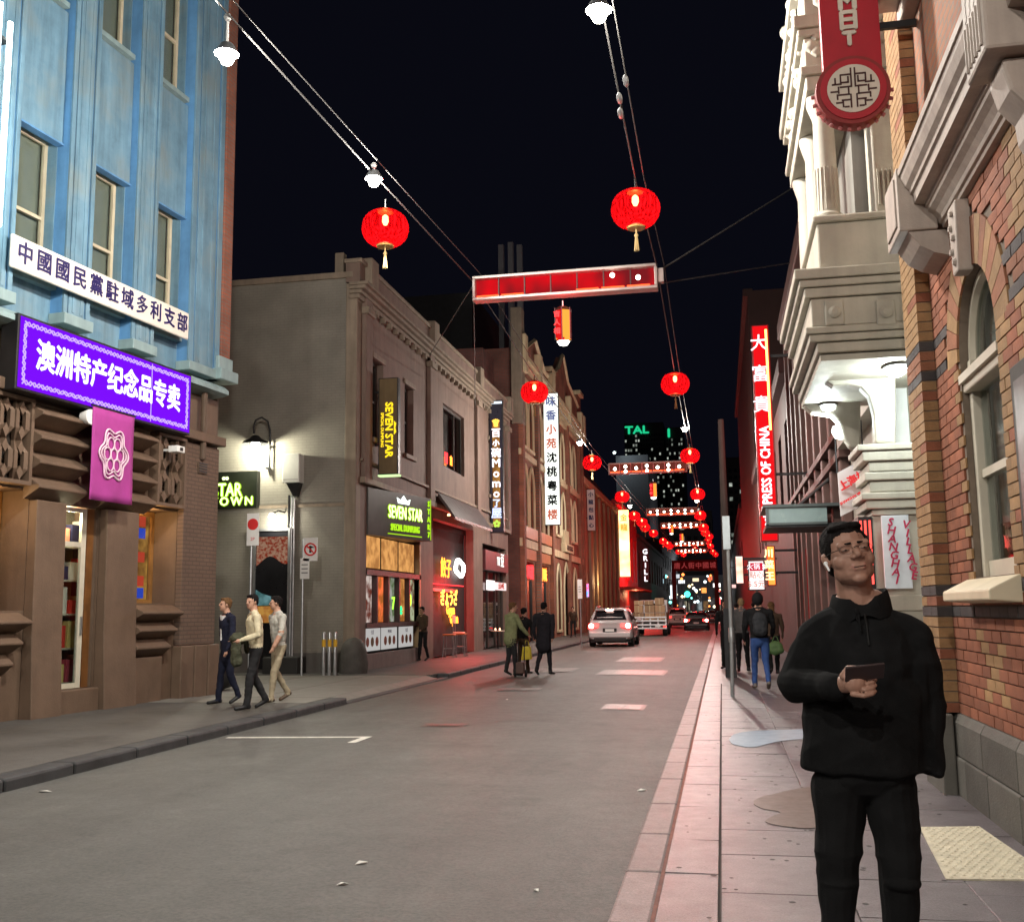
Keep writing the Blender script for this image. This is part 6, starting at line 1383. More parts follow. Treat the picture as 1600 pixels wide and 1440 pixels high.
def car(name, label, x, y, z, paint, kind='suv', brake=True, L=4.6, W=1.84):
    """tail at y, nose towards +y"""
    t = thing(name, (x, y, z), label, 'car'); h = W/2
    H = 1.68 if kind == 'suv' else 1.38; belt = 1.02 if kind == 'suv' else .86; low = .30 if kind == 'suv' else .2
    def ring(yy, hw, zl, zh, r=.16):
        pts = []
        for (sx, sz) in ((1, -1), (1, 1), (-1, 1), (-1, -1)):
            for k in range(4):
                a = {(1, -1): -math.pi/2, (1, 1): 0, (-1, 1): math.pi/2, (-1, -1): math.pi}[(sx, sz)] + k*math.pi/6
                cx_, cz_ = sx*(hw-r), (zl+r if sz < 0 else zh-r); pts.append((x+cx_+r*math.cos(a), y+yy, z+cz_+r*math.sin(a)))
        return pts
    low_rings = [ring(.03, h*.86, low+.12, belt-.06), ring(.0, h*.93, low+.06, belt-.0, .18), ring(.08, h*.97, low+.02, belt+.02), ring(.35, h, low, belt+.04), ring(1.2, h, low, belt+.03), ring(L*.62, h, low, belt), ring(L*.80, h*.98, low, belt-.06), ring(L*.94, h*.92, low+.04, belt-.16), ring(L, h*.80, low+.1, belt-.28)]
    b = loft(low_rings).build('body', paint, t, smooth=True, angle=50)
    g0 = .16 if kind == 'suv' else .75
    def gring(yy, hb, ht, zb, zt): return [(x-hb, y+yy, z+zb), (x-hb*.5-ht*.5, y+yy, z+(zb+zt)/2+.05), (x-ht, y+yy, z+zt-.07), (x-ht*.86, y+yy, z+zt-.015), (x, y+yy, z+zt), (x+ht*.86, y+yy, z+zt-.015), (x+ht, y+yy, z+zt-.07), (x+hb*.5+ht*.5, y+yy, z+(zb+zt)/2+.05), (x+hb, y+yy, z+zb)]
    gr = [gring(g0, h*.93, h*.66, belt-.02, belt+.25), gring(g0+.18, h*.94, h*.70, belt-.02, H-.10), gring(g0+.5, h*.95, h*.72, belt-.02, H-.02), gring(L*.42, h*.96, h*.74, belt-.02, H), gring(L*.55, h*.96, h*.73, belt-.02, H-.04), gring(L*.66, h*.95, h*.66, belt-.03, H-.22), gring(L*.76, h*.93, h*.6, belt-.05, belt+.04)]
    loft(gr).build('cabin', paint, t, smooth=True, angle=40)
    # rear window and side glass
    za, zb2 = belt+.14, H-.14
    ra = y+g0-.005
    m = MB(); m.add([(x-h*.76, ra-.02, z+za), (x+h*.76, ra-.02, z+za), (x+h*.60, ra+.09, z+zb2), (x-h*.60, ra+.09, z+zb2), (x-h*.76, ra+.03, z+za), (x+h*.76, ra+.03, z+za), (x+h*.60, ra+.16, z+zb2), (x-h*.60, ra+.16, z+zb2)], [(0, 1, 2, 3), (4, 7, 6, 5), (0, 4, 5, 1), (1, 5, 6, 2), (2, 6, 7, 3), (3, 7, 4, 0)]); m.build('rear_window', car_glass, t)
    for s_ in (-1, 1):
        for (ya, yb) in ((g0+.45, L*.38), (L*.40, L*.60)):
            m = MB(); q = [(x+s_*h*.965, y+ya, z+belt+.07), (x+s_*h*.965, y+yb, z+belt+.07), (x+s_*h*.78, y+yb-.12, z+H-.16), (x+s_*h*.78, y+ya+.06, z+H-.16)]; m.add(q, [(0, 1, 2, 3)]); m.build('side_window', car_glass, t)
        box('mirror', paint, t, x+s_*h, x+s_*(h+.2), y+L*.60, y+L*.60+.14, z+belt+.05, z+belt+.2, bevel=.03)
    if kind == 'suv':
        MB().prism([(y+g0-.06, z+H-.08), (y+g0+.35, z+H-.015), (y+g0+.35, z+H-.05), (y+g0-.04, z+H-.12)], 'X', x-h*.66, x+h*.66).build('spoiler', paint, t)
        box('high_brake_light', tail_hot if brake else tail_dim, t, x-.16, x+.16, y+g0-.075, y+g0-.055, z+H-.125, z+H-.085)
        for s_ in (-1, 1): MB().tube([(x+s_*h*.68, y+.7, z+H+.0), (x+s_*h*.68, y+.8, z+H+.05), (x+s_*h*.68, y+2.6, z+H+.05), (x+s_*h*.68, y+2.7, z+H-.01)], .02, 6).build('roof_rail', metal_grey, t)
    for s_ in (-1, 1):
        o = MB().prism([(x+s_*h*.94, z+belt-.02), (x+s_*h*.50, z+belt-.06), (x+s_*h*.54, z+belt-.18), (x+s_*h*.97, z+belt-.24)], 'Y', y-.03, y+.12).build('tail_light', tail_on if brake else tail_dim, t)
        MB().lathe([(.10 if brake else .03, 0), (.06, -.02)], (x+s_*h*.82, y-.035, z+belt-.12), 12, axis='Y').build('lamp_core', tail_hot if brake else tail_on, o)
        box('reflector', mat('reflector_red', (.35, .01, .01), rough=.2), t, x+s_*h*.62, x+s_*h*.9, y-.022, y-.005, z+low+.17, z+low+.22)
    box('bumper', paint, t, x-h*.93, x+h*.93, y-.035, y+.2, z+low+.10, z+low+.34, bevel=.05)
    box('lower_valance', black_m, t, x-h*.72, x+h*.72, y-.02, y+.2, z+low-.06, z+low+.095, bevel=.02)
    p = box('number_plate', white_p, t, x-.19, x+.19, y-.05, y-.036, z+belt-.36, z+belt-.25); 
    box('plate_recess', black_m, t, x-.3, x+.3, y-.02, y+.02, z+belt-.38, z+belt-.22)
    for s_ in (-1, 1): MB().tube([(x+s_*.5, y-.01, z+low+.02), (x+s_*.5, y+.1, z+low+.02)], .035, 8).build('exhaust', metal_grey, t)
    for s_ in (-1, 1):
        for yy in (.85, L-.95): wheel(t, x+s_*(h-.12), y+yy, .35, .24).location.z += z
    box('underbody', black_m, t, x-h*.9, x+h*.9, y+.3, y+L-.3, z+low-.12, z+low+.05)
    return t
Zr = -.12
p_ = P(956, 1007, Z=-.1)
suv_w = mat('white_car_paint', (.50, .48, .48), rough=.25, var=.03, coat=.6)
car('white_four_wheel_drive', 'white four-wheel drive with brake lights on, stopped by the left kerb', P(953, 1000, Y=46)[0], 46, road_z(-4, 46), suv_w, 'suv', True, W=1.92)
car('black_car', 'low black car with red tail lights driving away down the street', P(1088, 975, Y=80)[0], 80, road_z(-2, 80), mat('black_car_paint', (.012, .012, .014), rough=.2, coat=.6), 'sedan', True, W=1.85)
car('white_hatchback', 'pale hatchback parked beyond the loaded truck', P(1058, 960, Y=92)[0], 92, road_z(-3.5, 92), mat('silver_paint', (.55, .56, .56), rough=.3, coat=.4), 'suv', False, W=1.8)
far_cars = [(1112, 120, 'far car with orange tail glow behind the black car'), (1120, 145, 'farthest car with red tail lights near the crossing'), (1096, 150, 'distant car in the middle of the road')]
for u, Y, lab in far_cars: car('far_car', lab, P(u, 950, Y=Y)[0], Y, -.1, mat('black_car_paint', (.012, .012, .014), rough=.2), 'sedan', True)
# loaded truck
tx, ty, tz = P(1016, 985, Y=64)[0], 64, road_z(-4.2, 64)
t = thing('flatbed_truck', (tx, ty, tz), 'small flatbed truck with white tailboard carrying brown cartons', 'truck'); h = .98
box('bed', mat('bed_steel', (.30, .28, .26), rough=.5), t, tx-h, tx+h, ty, ty+3.4, tz+.82, tz+.92)
tb = mat('tailboard_white', (.70, .72, .74), rough=.4)
for z in (.42, .62, .86, 1.06): box('tail_rail', tb, t, tx-h, tx+h, ty-.08, ty-.03, tz+z, tz+z+.09, bevel=.01)
for k in range(5): box('tail_upright', tb, t, tx-h+.04+k*.46, tx-h+.12+k*.46, ty-.03, ty, tz+.40, tz+1.15)
box('number_plate', white_p, t, tx+.3, tx+.62, ty-.1, ty-.085, tz+.53, tz+.62); box('tail_lamp', tail_dim, t, tx-h+.02, tx-h+.2, ty-.1, ty-.085, tz+.53, tz+.6); box('tail_lamp', tail_dim, t, tx+h-.2, tx+h-.02, ty-.1, ty-.085, tz+.53, tz+.6)
box('chassis', black_m, t, tx-.5, tx+.5, ty+.2, ty+5.4, tz+.45, tz+.8)
for s_ in (-1, 1):
    box('side_board', mat('side_timber', (.28, .17, .10), rough=.6), t, tx+s_*(h-.03), tx+s_*h, ty, ty+3.4, tz+.921, tz+1.4)
    for yy in (.9, 4.6): wheel(t, tx+s_*(h-.15), ty+yy, .36, .26).location.z += tz
MB().prism([(ty+3.55, tz+.55), (ty+5.5, tz+.55), (ty+5.5, tz+1.2), (ty+5.0, tz+2.1), (ty+3.55, tz+2.15)], 'X', tx-.88, tx+.88).build('cab', mat('cab_white', (.6, .6, .6), rough=.35), t, bevel=.06)
box('cab_rear_window', car_glass, t, tx-.55, tx+.55, ty+3.535, ty+3.545, tz+1.45, tz+1.95)
cb = mat('carton_brown', (.34, .21, .12), rough=.8, var=.15, vs=3, rnd=.25); random.seed(5); k = 0
for iz in range(3):
    for ix in range(3):
        w = random.uniform(.5, .6); x0 = tx-.92+ix*.62; z0 = tz+.925+iz*.46; hh = .44 if iz < 2 else random.choice((.25, .4, .44))
        c = thing('carton', (x0+w/2, ty+.4, z0), 'brown carton on truck, %s row, %s' % (('bottom', 'middle', 'top')[iz], ('left', 'centre', 'right')[ix]), 'carton', 'cartons loaded on the truck')
        box('box_body', cb, c, x0, x0+w, ty+.06+.05*random.random(), ty+.75, z0, z0+hh, bevel=.01); box('tape', mat('tape', (.45, .36, .22), rough=.4), c, x0+w*.45, x0+w*.55, ty+.03, ty+.055, z0+.02, z0+hh-.02); k += 1
# ================================================================== the far end of the street
def tower(name, label, Y, u0, u1, v0, m_, depth=30, lit=None, rows=14, cols=7, seed=1, prob=.3, vb=960):
    a = P(u0, v0, Y=Y); b = P(u1, v0, Y=Y); rnd = random.Random(seed)
    t = thing(name, ((a[0]+b[0])/2, Y, 0), label, 'building'); box('tower_wall', m_, t, a[0], b[0], Y, Y+depth, -.2, a[2])
    if lit:
        w = (b[0]-a[0])/cols; hh = (a[2]*.72)/rows
        for i in range(cols):
            for j in range(rows):
                z = a[2]-hh*(j+1)*.9-a[2]*.05; o = rnd.random() < prob
                box('window', lit if o else glass_dark, t, a[0]+w*(i+.2), a[0]+w*(i+.8), Y-.12, Y-.05, z, z+hh*.45)
    return t
wlit = emit('window_lit', (.62, .66, .58), .8, vs=.35, col2=(.10, .12, .10))
dkt = mat('tower_dark', (.03, .032, .035), rough=.5); dkt2 = mat('tower_concrete', (.16, .16, .17), rough=.7)
t = tower('office_tower', 'dark office tower with scattered lit windows and green rooftop letters', 330, 975, 1036, 662, dkt, lit=wlit, rows=26, cols=15, seed=4, prob=.22)
gt = emit('green_letters', (.015, .6, .26), 1.1); gp = P(995, 672, Y=329)
text('TAL', 3.4, (gp[0], 329, gp[2]), '-Y', gt, t, off=.14, w=1.25)
t = tower('slim_office_tower', 'slimmer dark tower with lit windows and one green letter', 320, 1040, 1066, 668, dkt, lit=wlit, rows=26, cols=7, seed=9, prob=.22)
gp = P(1045, 677, Y=319); text('I', 3.6, (gp[0], 319, gp[2]), '-Y', gt, t, off=.2)
t = tower('grey_mid_block', 'grey concrete block with pale slanting top behind the second neon frame', 210, 962, 1012, 712, dkt2, lit=None)
plight('roof_lamp', (P(960, 705, Y=205)[0], 205, P(960, 705, Y=205)[2]), (.8, .95, 1), 900, t, r=.4); MB().lathe([(.1, .25), (.28, .12), (.28, -.12), (.1, -.25)], (P(960, 707, Y=206)[0], 206, P(960, 707, Y=206)[2]), 10).build('roof_light', emit('roof_white', (.85, 1, 1), 5), t)
tower('end_block', 'dark block closing the street end behind the far lanterns', 265, 1018, 1112, 800, mat('end_dark', (.045, .04, .04), rough=.7), lit=emit('window_dim', (.5, .4, .3), .5), rows=5, cols=9, seed=2, prob=.12)
tower('right_far_tower', 'dim tower with few lit windows between the poles on the right', 300, 1128, 1168, 715, mat('tower_brown', (.035, .028, .028), rough=.6), lit=wlit, rows=14, cols=5, seed=12, prob=.08)
# street gateway
t = thing('street_gateway', (-2.5, 150, 0), 'dark red gateway beam with posts spanning the far street', 'gateway'); gm = mat('gate_red', (.22, .03, .03), rough=.6)
box('beam', gm, t, -6.6, -.4, 149.8, 150.2, 6.7, 8.2, bevel=.05)
for x in (-6.4, -.6): box('post', mat('gate_post', (.16, .07, .06), rough=.6), t, x-.3, x+.3, 149.7, 150.3, -.1, 6.7, bevel=.04)
for k, ch in enumerate('唐人街中國城'): text(ch, .9, (-5.9+k*.98, 149.77, 7.4), '-Y', emit('gate_char', (.25, .03, .03), 1), t, name='gate_character', off=.02)
far_shops = thing('end_shopfronts', (-2, 244, 0), 'row of dim lit shopfronts closing the street end', 'building')
box('wall', mat('end_wall_grey', (.10, .095, .10), rough=.7), far_shops, -14, 8, 246, 252, -.1, 9)
for k in range(14):
    box('shop_window', emit('end_shop_%d' % (k % 5), [(.35, .4, .42), (.30, .16, .06), (.12, .10, .10), (.4, .35, .25), (.10, .02, .02)][k % 5], .8, vs=.8, col2=(.04, .035, .035)), far_shops, -12.5+k*1.4, -11.4+k*1.4, 245.9, 245.95, .2, 3.2+.6*(k % 3))
plight('end_street_lamp', (-4, 225, 9), (.9, .95, 1), 2500, far_shops, r=.3)
# small far lights: signs, signals, shop lights
rnd = random.Random(21)
def far_sign(u0, u1, v0, v1, Y, col, s, label, cat='sign'):
    a = P(u0, v0, Y=Y); b = P(u1, v1, Y=Y); t = thing('far_sign', ((a[0]+b[0])/2, Y, b[2]), label, cat)
    box('face', emit('far_%d' % len(MATS), col, s), t, a[0], b[0], Y-.06, Y, b[2], a[2]); box('case', metal_dark, t, a[0]-.05, b[0]+.05, Y+.001, Y+.3, b[2]-.05, a[2]+.05)
far_sign(1038, 1058, 914, 935, 200, (.85, .95, 1), 1.4, 'large pale blue white lit sign at the street end')
far_sign(1012, 1024, 914, 922, 170, (.5, .75, 1), 1.2, 'pale blue lit sign above the cartons of the truck')
far_sign(1024, 1034, 918, 932, 172, (1, .85, .5), 1.3, 'warm yellow lit shop sign beside the pale blue one')
far_sign(1008, 1018, 926, 934, 168, (1, .75, .35), 1.5, 'amber lit shop sign low above the truck load')
far_sign(1114, 1126, 911, 917, 190, (1, .95, .9), 2.2, 'narrow white lit sign under the gateway right end')
far_sign(1142, 1150, 913, 918, 150, (1, .6, .55), 1.2, 'pinkish lit sign by the right terrace')
far_sign(1120, 1126, 935, 944, 160, (1, .1, .1), 2, 'red lit sign at the right of far traffic')
for k, (u0, u1, v0, v1, Y, c, s_, lab) in enumerate(((1060, 1070, 906, 911, 205, (.9, .95, 1), 1.6, 'white lit strip sign left of the green signal'), (1082, 1092, 903, 908, 210, (1, .8, .5), 1.3, 'warm lit strip sign right of the green signal'), (1096, 1104, 918, 926, 185, (1, .35, .08), 1.6, 'orange lit box sign among far traffic'), (1028, 1037, 904, 911, 176, (.55, .8, .9), 1.1, 'bluish lit sign over the far left shops'), (1106, 1113, 900, 906, 200, (1, .2, .1), 1.4, 'small red sign below the gateway'), (1000, 1010, 915, 925, 150, (1, .55, .2), 1.2, 'amber shop sign behind the truck cab'), (1050, 1062, 897, 903, 215, (.8, .85, .9), .9, 'dim white sign high at the street end'))): far_sign(u0, u1, v0, v1, Y, c, s_, lab)
t = thing('traffic_light', (P(1072, 930, Y=155)[0], 155, 0), 'green traffic light glowing at the far crossing', 'traffic light'); a = P(1074, 928, Y=155)
MB().tube([(a[0], 155, -.1), (a[0], 155, a[2]+.6)], .1, 8).build('pole', metal_dark, t); box('head', black_m, t, a[0]-.35, a[0]+.35, 154.7, 155, a[2]-.9, a[2]+.9)
MB().lathe([(.42, 0), (.3, -.08)], (a[0], 154.68, a[2]), 14, axis='Y').build('green_lens', emit('signal_green', (.05, .9, .6), 5), t); plight('signal_glow', (a[0], 154, a[2]), (.1, 1, .7), 60, t, r=.3)
cols = [(1, .95, .85), (1, .75, .4), (.8, .95, 1), (1, .25, .06), (1, .9, .6), (1, .06, .05), (.2, .9, .8)]
for k in range(48):
    u = rnd.uniform(1030, 1126); v = rnd.uniform(896, 948); Y = rnd.uniform(180, 245); p = P(u, v, Y=Y); r = rnd.uniform(.14, .32); c = rnd.choice(cols)
    t = thing('distant_lamp', p, 'tiny distant street lamp glow among the lights at the street end', 'lamp', 'lamps at the street end'); MB().lathe([(.02, r), (r*.8, r*.5), (r, 0), (r*.8, -r*.5), (.02, -r)], p, 8).build('globe', emit('distant_glow_%d' % cols.index(c), c, 3.5), t, smooth=True)
    MB().tube([(p[0], p[1]+.1, p[2]-r), (p[0], p[1]+.1, 0 if p[2] < 4 else p[2]-2)], .05, 5).build('stem', metal_dark, t)
# ================================================================== people
class Body:
    def __init__(s): s.v = []; s.f = []; s.t = []
    def cap(s, p0, p1, r0, r1=None, tag='top', flat=1., side=(1, 0, 0), n=14, m=5, ek=1.):
        """tapered capsule; flat squeezes it across 'side'"""
        r1 = r0 if r1 is None else r1; p0 = Vector(p0); p1 = Vector(p1); ax = p1-p0; L_ = ax.length; ax = ax.normalized() if L_ > 1e-6 else Vector((0, 0, 1))
        u = Vector(side) - ax*Vector(side).dot(ax); u = u.normalized() if u.length > 1e-4 else ax.orthogonal().normalized(); w = ax.cross(u); o = len(s.v); rings = []
        for i in range(m+1): a = -math.pi/2+math.pi/2*i/m*.98; rings.append((p0+ax*r0*math.sin(a)*.9*ek, r0*max(.05, math.cos(a))))
        k = max(1, int(L_/.05))
        for i in range(1, k): rings.append((p0.lerp(p1, i/k), r0+(r1-r0)*i/k))
        for i in range(m+1): a = math.pi/2*i/m*.98; rings.append((p1+ax*r1*math.sin(a)*.9*ek, r1*max(.05, math.cos(a))))
        for (c, r) in rings:
            for q in range(n): a = 2*math.pi*q/n; s.v.append(c+u*(r*math.cos(a))+w*(r*flat*math.sin(a))); s.t.append(tag)
        R = len(rings)
        for i in range(R-1):
            for q in range(n): s.f.append((o+i*n+q, o+i*n+(q+1) % n, o+(i+1)*n+(q+1) % n, o+(i+1)*n+q))
        s.f += [tuple(o+q for q in range(n))[::-1], tuple(o+(R-1)*n+q for q in range(n))]
    def ell(s, c, r, tag='skin', M=None, n=16, m=10):
        o = len(s.v)
        for i in range(m+1):
            a = -math.pi/2+math.pi*i/m; cr, sr = max(.04, math.cos(a)), math.sin(a)
            for q in range(n):
                b = 2*math.pi*q/n; p = Vector((r[0]*cr*math.cos(b), r[1]*cr*math.sin(b), r[2]*sr)); s.v.append(Vector(c)+(M @ p if M else p)); s.t.append(tag)
        for i in range(m):
            for q in range(n): s.f.append((o+i*n+q, o+i*n+(q+1) % n, o+(i+1)*n+(q+1) % n, o+(i+1)*n+q))
        s.f += [tuple(o+q for q in range(n))[::-1], tuple(o+m*n+q for q in range(n))]
    def xform(s, M, i0=0):
        for i in range(i0, len(s.v)): s.v[i] = M @ s.v[i]
    def build(s, name, mats, parent, voxel=.012, smooth=4, wrinkle=(), amp=.006, wsc=9., retag=None):
        me = bpy.data.meshes.new('raw'); me.from_pydata([tuple(v) for v in s.v], [], s.f)
        bm = bmesh.new(); bm.from_mesh(me); bmesh.ops.recalc_face_normals(bm, faces=bm.faces); bm.to_mesh(me); bm.free()
        o = bpy.data.objects.new('raw', me); COL.objects.link(o)
        r = o.modifiers.new('r', 'REMESH'); r.mode = 'VOXEL'; r.voxel_size = voxel; r.use_smooth_shade = True
        sm = o.modifiers.new('s', 'SMOOTH'); sm.factor = .5; sm.iterations = smooth
        dg = bpy.context.evaluated_depsgraph_get(); me2 = bpy.data.meshes.new_from_object(o.evaluated_get(dg)); bpy.data.objects.remove(o); bpy.data.meshes.remove(me)
        tags = sorted(set(s.t)); kd = KDTree(len(s.v))
        for i, v in enumerate(s.v): kd.insert(v, i)
        kd.balance(); me2.materials.clear()
        for t_ in tags: me2.materials.append(mats[t_])
        off = parent_loc(parent); mi = []; vt = [s.t[kd.find(v.co)[1]] for v in me2.vertices]
        if retag: vt = [retag(vt[i], v.co) for i, v in enumerate(me2.vertices)]
        for p in me2.polygons:
            c = vt[p.vertices[0]]; mi.append(tags.index(c))
        me2.polygons.foreach_set('material_index', mi); me2.polygons.foreach_set('use_smooth', [True]*len(me2.polygons))
        nr = [v.normal.copy() for v in me2.vertices]
        for i, v in enumerate(me2.vertices):
            if vt[i] in wrinkle:
                c = v.co; d = noise.noise((c.x*wsc, c.y*wsc, c.z*wsc*.6)) + .5*noise.noise((c.x*wsc*2.3, c.y*wsc*2.3, c.z*wsc*1.2+4))
                q = noise.noise((c.x*wsc*.7+7, c.y*wsc*.7, c.z*wsc*1.6)); v.co = c + nr[i]*(amp*d - amp*.8*abs(q))
            v.co = v.co - off
        me2.update(); me2.name = name
        ob = bpy.data.objects.new(name, me2); COL.objects.link(ob); ob.parent = parent; return ob
def hairmat(n, c): return mat(n, c, rough=.85, var=.35, vs=40, bump=.6, bs=120, spec=.1)
skin = mat('skin_tone', (.48, .27, .19), rough=.5, var=.1, vs=14, spec=.35); skin_d = mat('skin_warm', (.33, .18, .13), rough=.55, var=.1, vs=14)
lipm = mat('lip_tone', (.36, .17, .13), rough=.45, var=.08)
def cloth(n, c): return mat(n, c, rough=.85, var=.2, vs=9, bump=.25, bs=220, spec=.2)
def hair_cap(name, c, r, M, m_, parent, front=.35, back=-.75, amp=.006):
    b = MB(); n, k = 24, 14; keep = {}
    for i in range(k+1):
        a = math.pi/2*(1-1.75*i/k)
        for q in range(n):
            t_ = 2*math.pi*q/n; d = Vector((math.cos(a)*math.cos(t_), math.cos(a)*math.sin(t_), math.sin(a)))
            p = Vector((d.x*r[0], d.y*r[1], d.z*r[2])); p *= 1+amp*10*noise.noise(p*60); lim = front if d.y > .25 else (back if d.y < -.1 else back+(front-back)*max(0, (d.y+.1)/.35))
            if d.z < lim: p *= .93
            b.v.append(Vector(c)+M @ p); keep[i*n+q] = d.z >= lim-.12
    for i in range(k):
        for q in range(n):
            f = (i*n+q, i*n+(q+1) % n, (i+1)*n+(q+1) % n, (i+1)*n+q)
            if all(keep[x] for x in f): b.f.append(f); b.mi.append(0)
    o = b.build(name, m_, parent, smooth=True, angle=80); sd = o.modifiers.new('t', 'SOLIDIFY'); sd.thickness = .012; sd.offset = 0
    return o
def figure(label, x, y, z, deg, H, top, bottom, hair, skin_=None, shoe=None, stride=1., lead=1, arms=((.10, .25), (-.12, .1)), bulk=1., coat=0., open_=None, head_turn=0., head_pitch=0., hood=False, sleeve='long', bare_arm=None, hairlong=False, lean=.03):
    """walking figure, forward = +y before turning by deg about z; arms: (forward swing of the upper arm, extra elbow bend) for left, right"""
    t = thing('person', (x, y, z), label, 'person'); s = H/1.75; B = Body(); skin_ = skin_ or skin; shoe = shoe or black_m
    hz = .92; sh = (0, lean*1.2, 1.42)
    for sd in (-1, 1):
        f = (sd == lead); hp = (sd*.088, 0, hz)
        if f: kn, an, to = (sd*.095, .17*stride, .50), (sd*.10, .24*stride, .085), (sd*.115, .24*stride+.17, .035)
        else: kn, an, to = (sd*.095, .02*stride, .50), (sd*.10, -.30*stride, .16+.0*stride), (sd*.11, -.30*stride+.13, .04)
        B.cap(hp, kn, .088*bulk**.5, .066, 'bottom'); B.cap(kn, an, .064, .05, 'bottom')
        B.cap((an[0], an[1]-.03, an[2]-.03), to, .042, .036, 'shoe', flat=.85, side=(1, 0, 0))
    B.cap((0, 0, hz-.02), (0, lean*.4, hz+.10), .135*bulk, .125*bulk, 'bottom' if coat < .01 else 'top', flat=.72)
    B.cap((0, lean*.3, hz+.10), (0, lean*1.1, 1.30), .150*bulk, .172*bulk, 'torso', flat=.76); B.cap((-.15, lean*1.2, 1.385), (.15, lean*1.2, 1.385), .075*bulk, None, 'top')
    if coat: B.cap((0, lean*.4, hz+.1), (0, -.01, hz-coat), .155*bulk, .168*bulk, 'top', flat=.78)
    for sd, (sw, eb) in zip((-1, 1), arms):
        S = Vector((sd*.195*bulk**.6, lean*1.2, 1.40)); a1 = sw; E = S+Vector((sd*.06, math.sin(a1)*.29, -math.cos(a1)*.28)); a2 = sw+eb; Wp = E+Vector((sd*.01-sd*.03*max(0, eb), math.sin(a2)*.25, -math.cos(a2)*.25)); Hd = Wp+Vector((0, math.sin(a2)*.10, -math.cos(a2)*.10))
        B.cap(S, E, .062*bulk, .05*bulk, 'top'); B.cap(E, E.lerp(Wp, .95), .048*bulk, .038*bulk, 'top' if bare_arm != sd else 'skin'); B.cap(Wp, Wp.lerp(Hd, .55), .026, .034, 'skin', flat=.6, side=(0, 1, 0))
        for k in range(4): q = Wp.lerp(Hd, .6)+Vector((0, (k-1.5)*.017, 0)); B.cap(q, q+(Hd-Wp)*.55+Vector((-sd*.015, 0, 0)), .0095, .007, 'skin', n=8, m=3)
        q = Wp.lerp(Hd, .3); B.cap(q, q+Vector((-sd*.01, .045, -.05)), .011, .009, 'skin', n=8, m=3)
    hc = Vector((0, lean*1.6+.03, 1.622)); Mh = Matrix.Rotation(R_(head_turn), 3, 'Z') @ Matrix.Rotation(R_(head_pitch), 3, 'X')
    B.cap((0, lean*1.3, 1.40), (0, lean*1.5+.01, 1.56), .066, .056, 'skin'); B.cap((-.11, lean*1.2, 1.42), (0, lean*1.2, 1.475), .06*bulk, .055, 'top'); B.cap((.11, lean*1.2, 1.42), (0, lean*1.2, 1.475), .06*bulk, .055, 'top')
    i0 = len(B.v)
    B.ell((0, -.012, .03), (.074, .092, .085)); B.ell((0, .03, -.03), (.060, .058, .085)); B.ell((0, .045, -.085), (.036, .035, .028)); B.cap((0, .085, .015), (0, .105, -.022), .008, .013, 'skin', n=8)
    B.cap((-.04, .072, .022), (.04, .072, .022), .012, None, 'skin', n=8); B.cap((-.018, .078, -.055), (.018, .078, -.055), .008, None, 'lip', n=8)
    for sd in (-1, 1): B.ell((sd*.076, -.005, -.005), (.010, .02, .03)); B.ell((sd*.032, .074, .004), (.014, .010, .009), 'eye')
    for i in range(i0, len(B.v)): B.v[i] = hc+Mh @ B.v[i]
    Mz = Matrix.Rotation(R_(deg), 3, 'Z')
    for i in range(len(B.v)): B.v[i] = Vector((x, y, z))+Mz @ (B.v[i]*s)
    zcut = z+(hz+.015)*s
    def retag(tg, co):
        if coat and tg == 'bottom' and co.z > z+(hz-coat+.02)*s: return 'top'
        if coat < .01:
            if tg == 'torso' and co.z < zcut: return 'bottom'
            if tg == 'bottom' and co.z >= zcut: return 'torso'
        return tg
    ob = B.build('body', {'torso': top, 'top': top, 'bottom': bottom, 'skin': skin_, 'shoe': shoe, 'lip': lipm, 'eye': mat('eye_shadow', (.10, .05, .04), rough=.5)}, t, voxel=.0125, smooth=3, wrinkle=('top', 'torso', 'bottom'), amp=.014, wsc=8, retag=retag)
    if hood: hair_cap('hood', Vector((x, y, z))+Mz @ (hc+Vector((0, -.01, .02)))*s, (.098*s, .115*s, .125*s), Mz @ Mh, top, t, front=.2, back=-1)
    else:
        hb = Body(); hb.ell((0, -.022, .048), (.081, .095, .080), 'h'); hb.ell((0, .038, .090), (.062, .048, .026), 'h'); hb.ell((0, -.062, .0), (.066, .044, .07), 'h')
        for sd in (-1, 1): hb.ell((sd*.070, -.012, .026), (.014, .040, .040), 'h')
        if hairlong: hb.ell((0, -.07, -.07), (.075, .04, .09), 'h')
        hb.v = [Vector((x, y, z))+Mz @ ((hc+Mh @ v)*s) for v in hb.v]
        hb.build('hair', {'h': hair}, t, voxel=.009, smooth=2, wrinkle=('h',), amp=.006, wsc=40)
    t['_s'] = s; del t['_s']
    return t, lambda v: Vector((x, y, z))+Mz @ (Vector(v)*s)
blk_hair = hairmat('hair_black', (.012, .010, .010)); brn_hair = hairmat('hair_brown', (.14, .075, .035)); fair_hair = hairmat('hair_fair', (.34, .24, .13))
navy = cloth('navy_suit', (.012, .014, .030)); creamj = cloth('cream_jumper', (.62, .55, .38)); greyshirt = cloth('pale_shirt', (.48, .47, .42)); beige_t = cloth('beige_trousers', (.38, .32, .22)); darkt = cloth('dark_trousers', (.022, .022, .024)); khaki = cloth('khaki_jacket', (.06, .062, .04))
greenj = cloth('green_grey_jacket', (.22, .24, .12)); coatd = cloth('dark_coat', (.018, .017, .022)); jeans = cloth('blue_jeans', (.035, .075, .22)); greyj = cloth('grey_jacket', (.12, .12, .12)); browns = cloth('brown_jacket', (.07, .045, .03)); blackc = cloth('black_cloth', (.010, .010, .011))
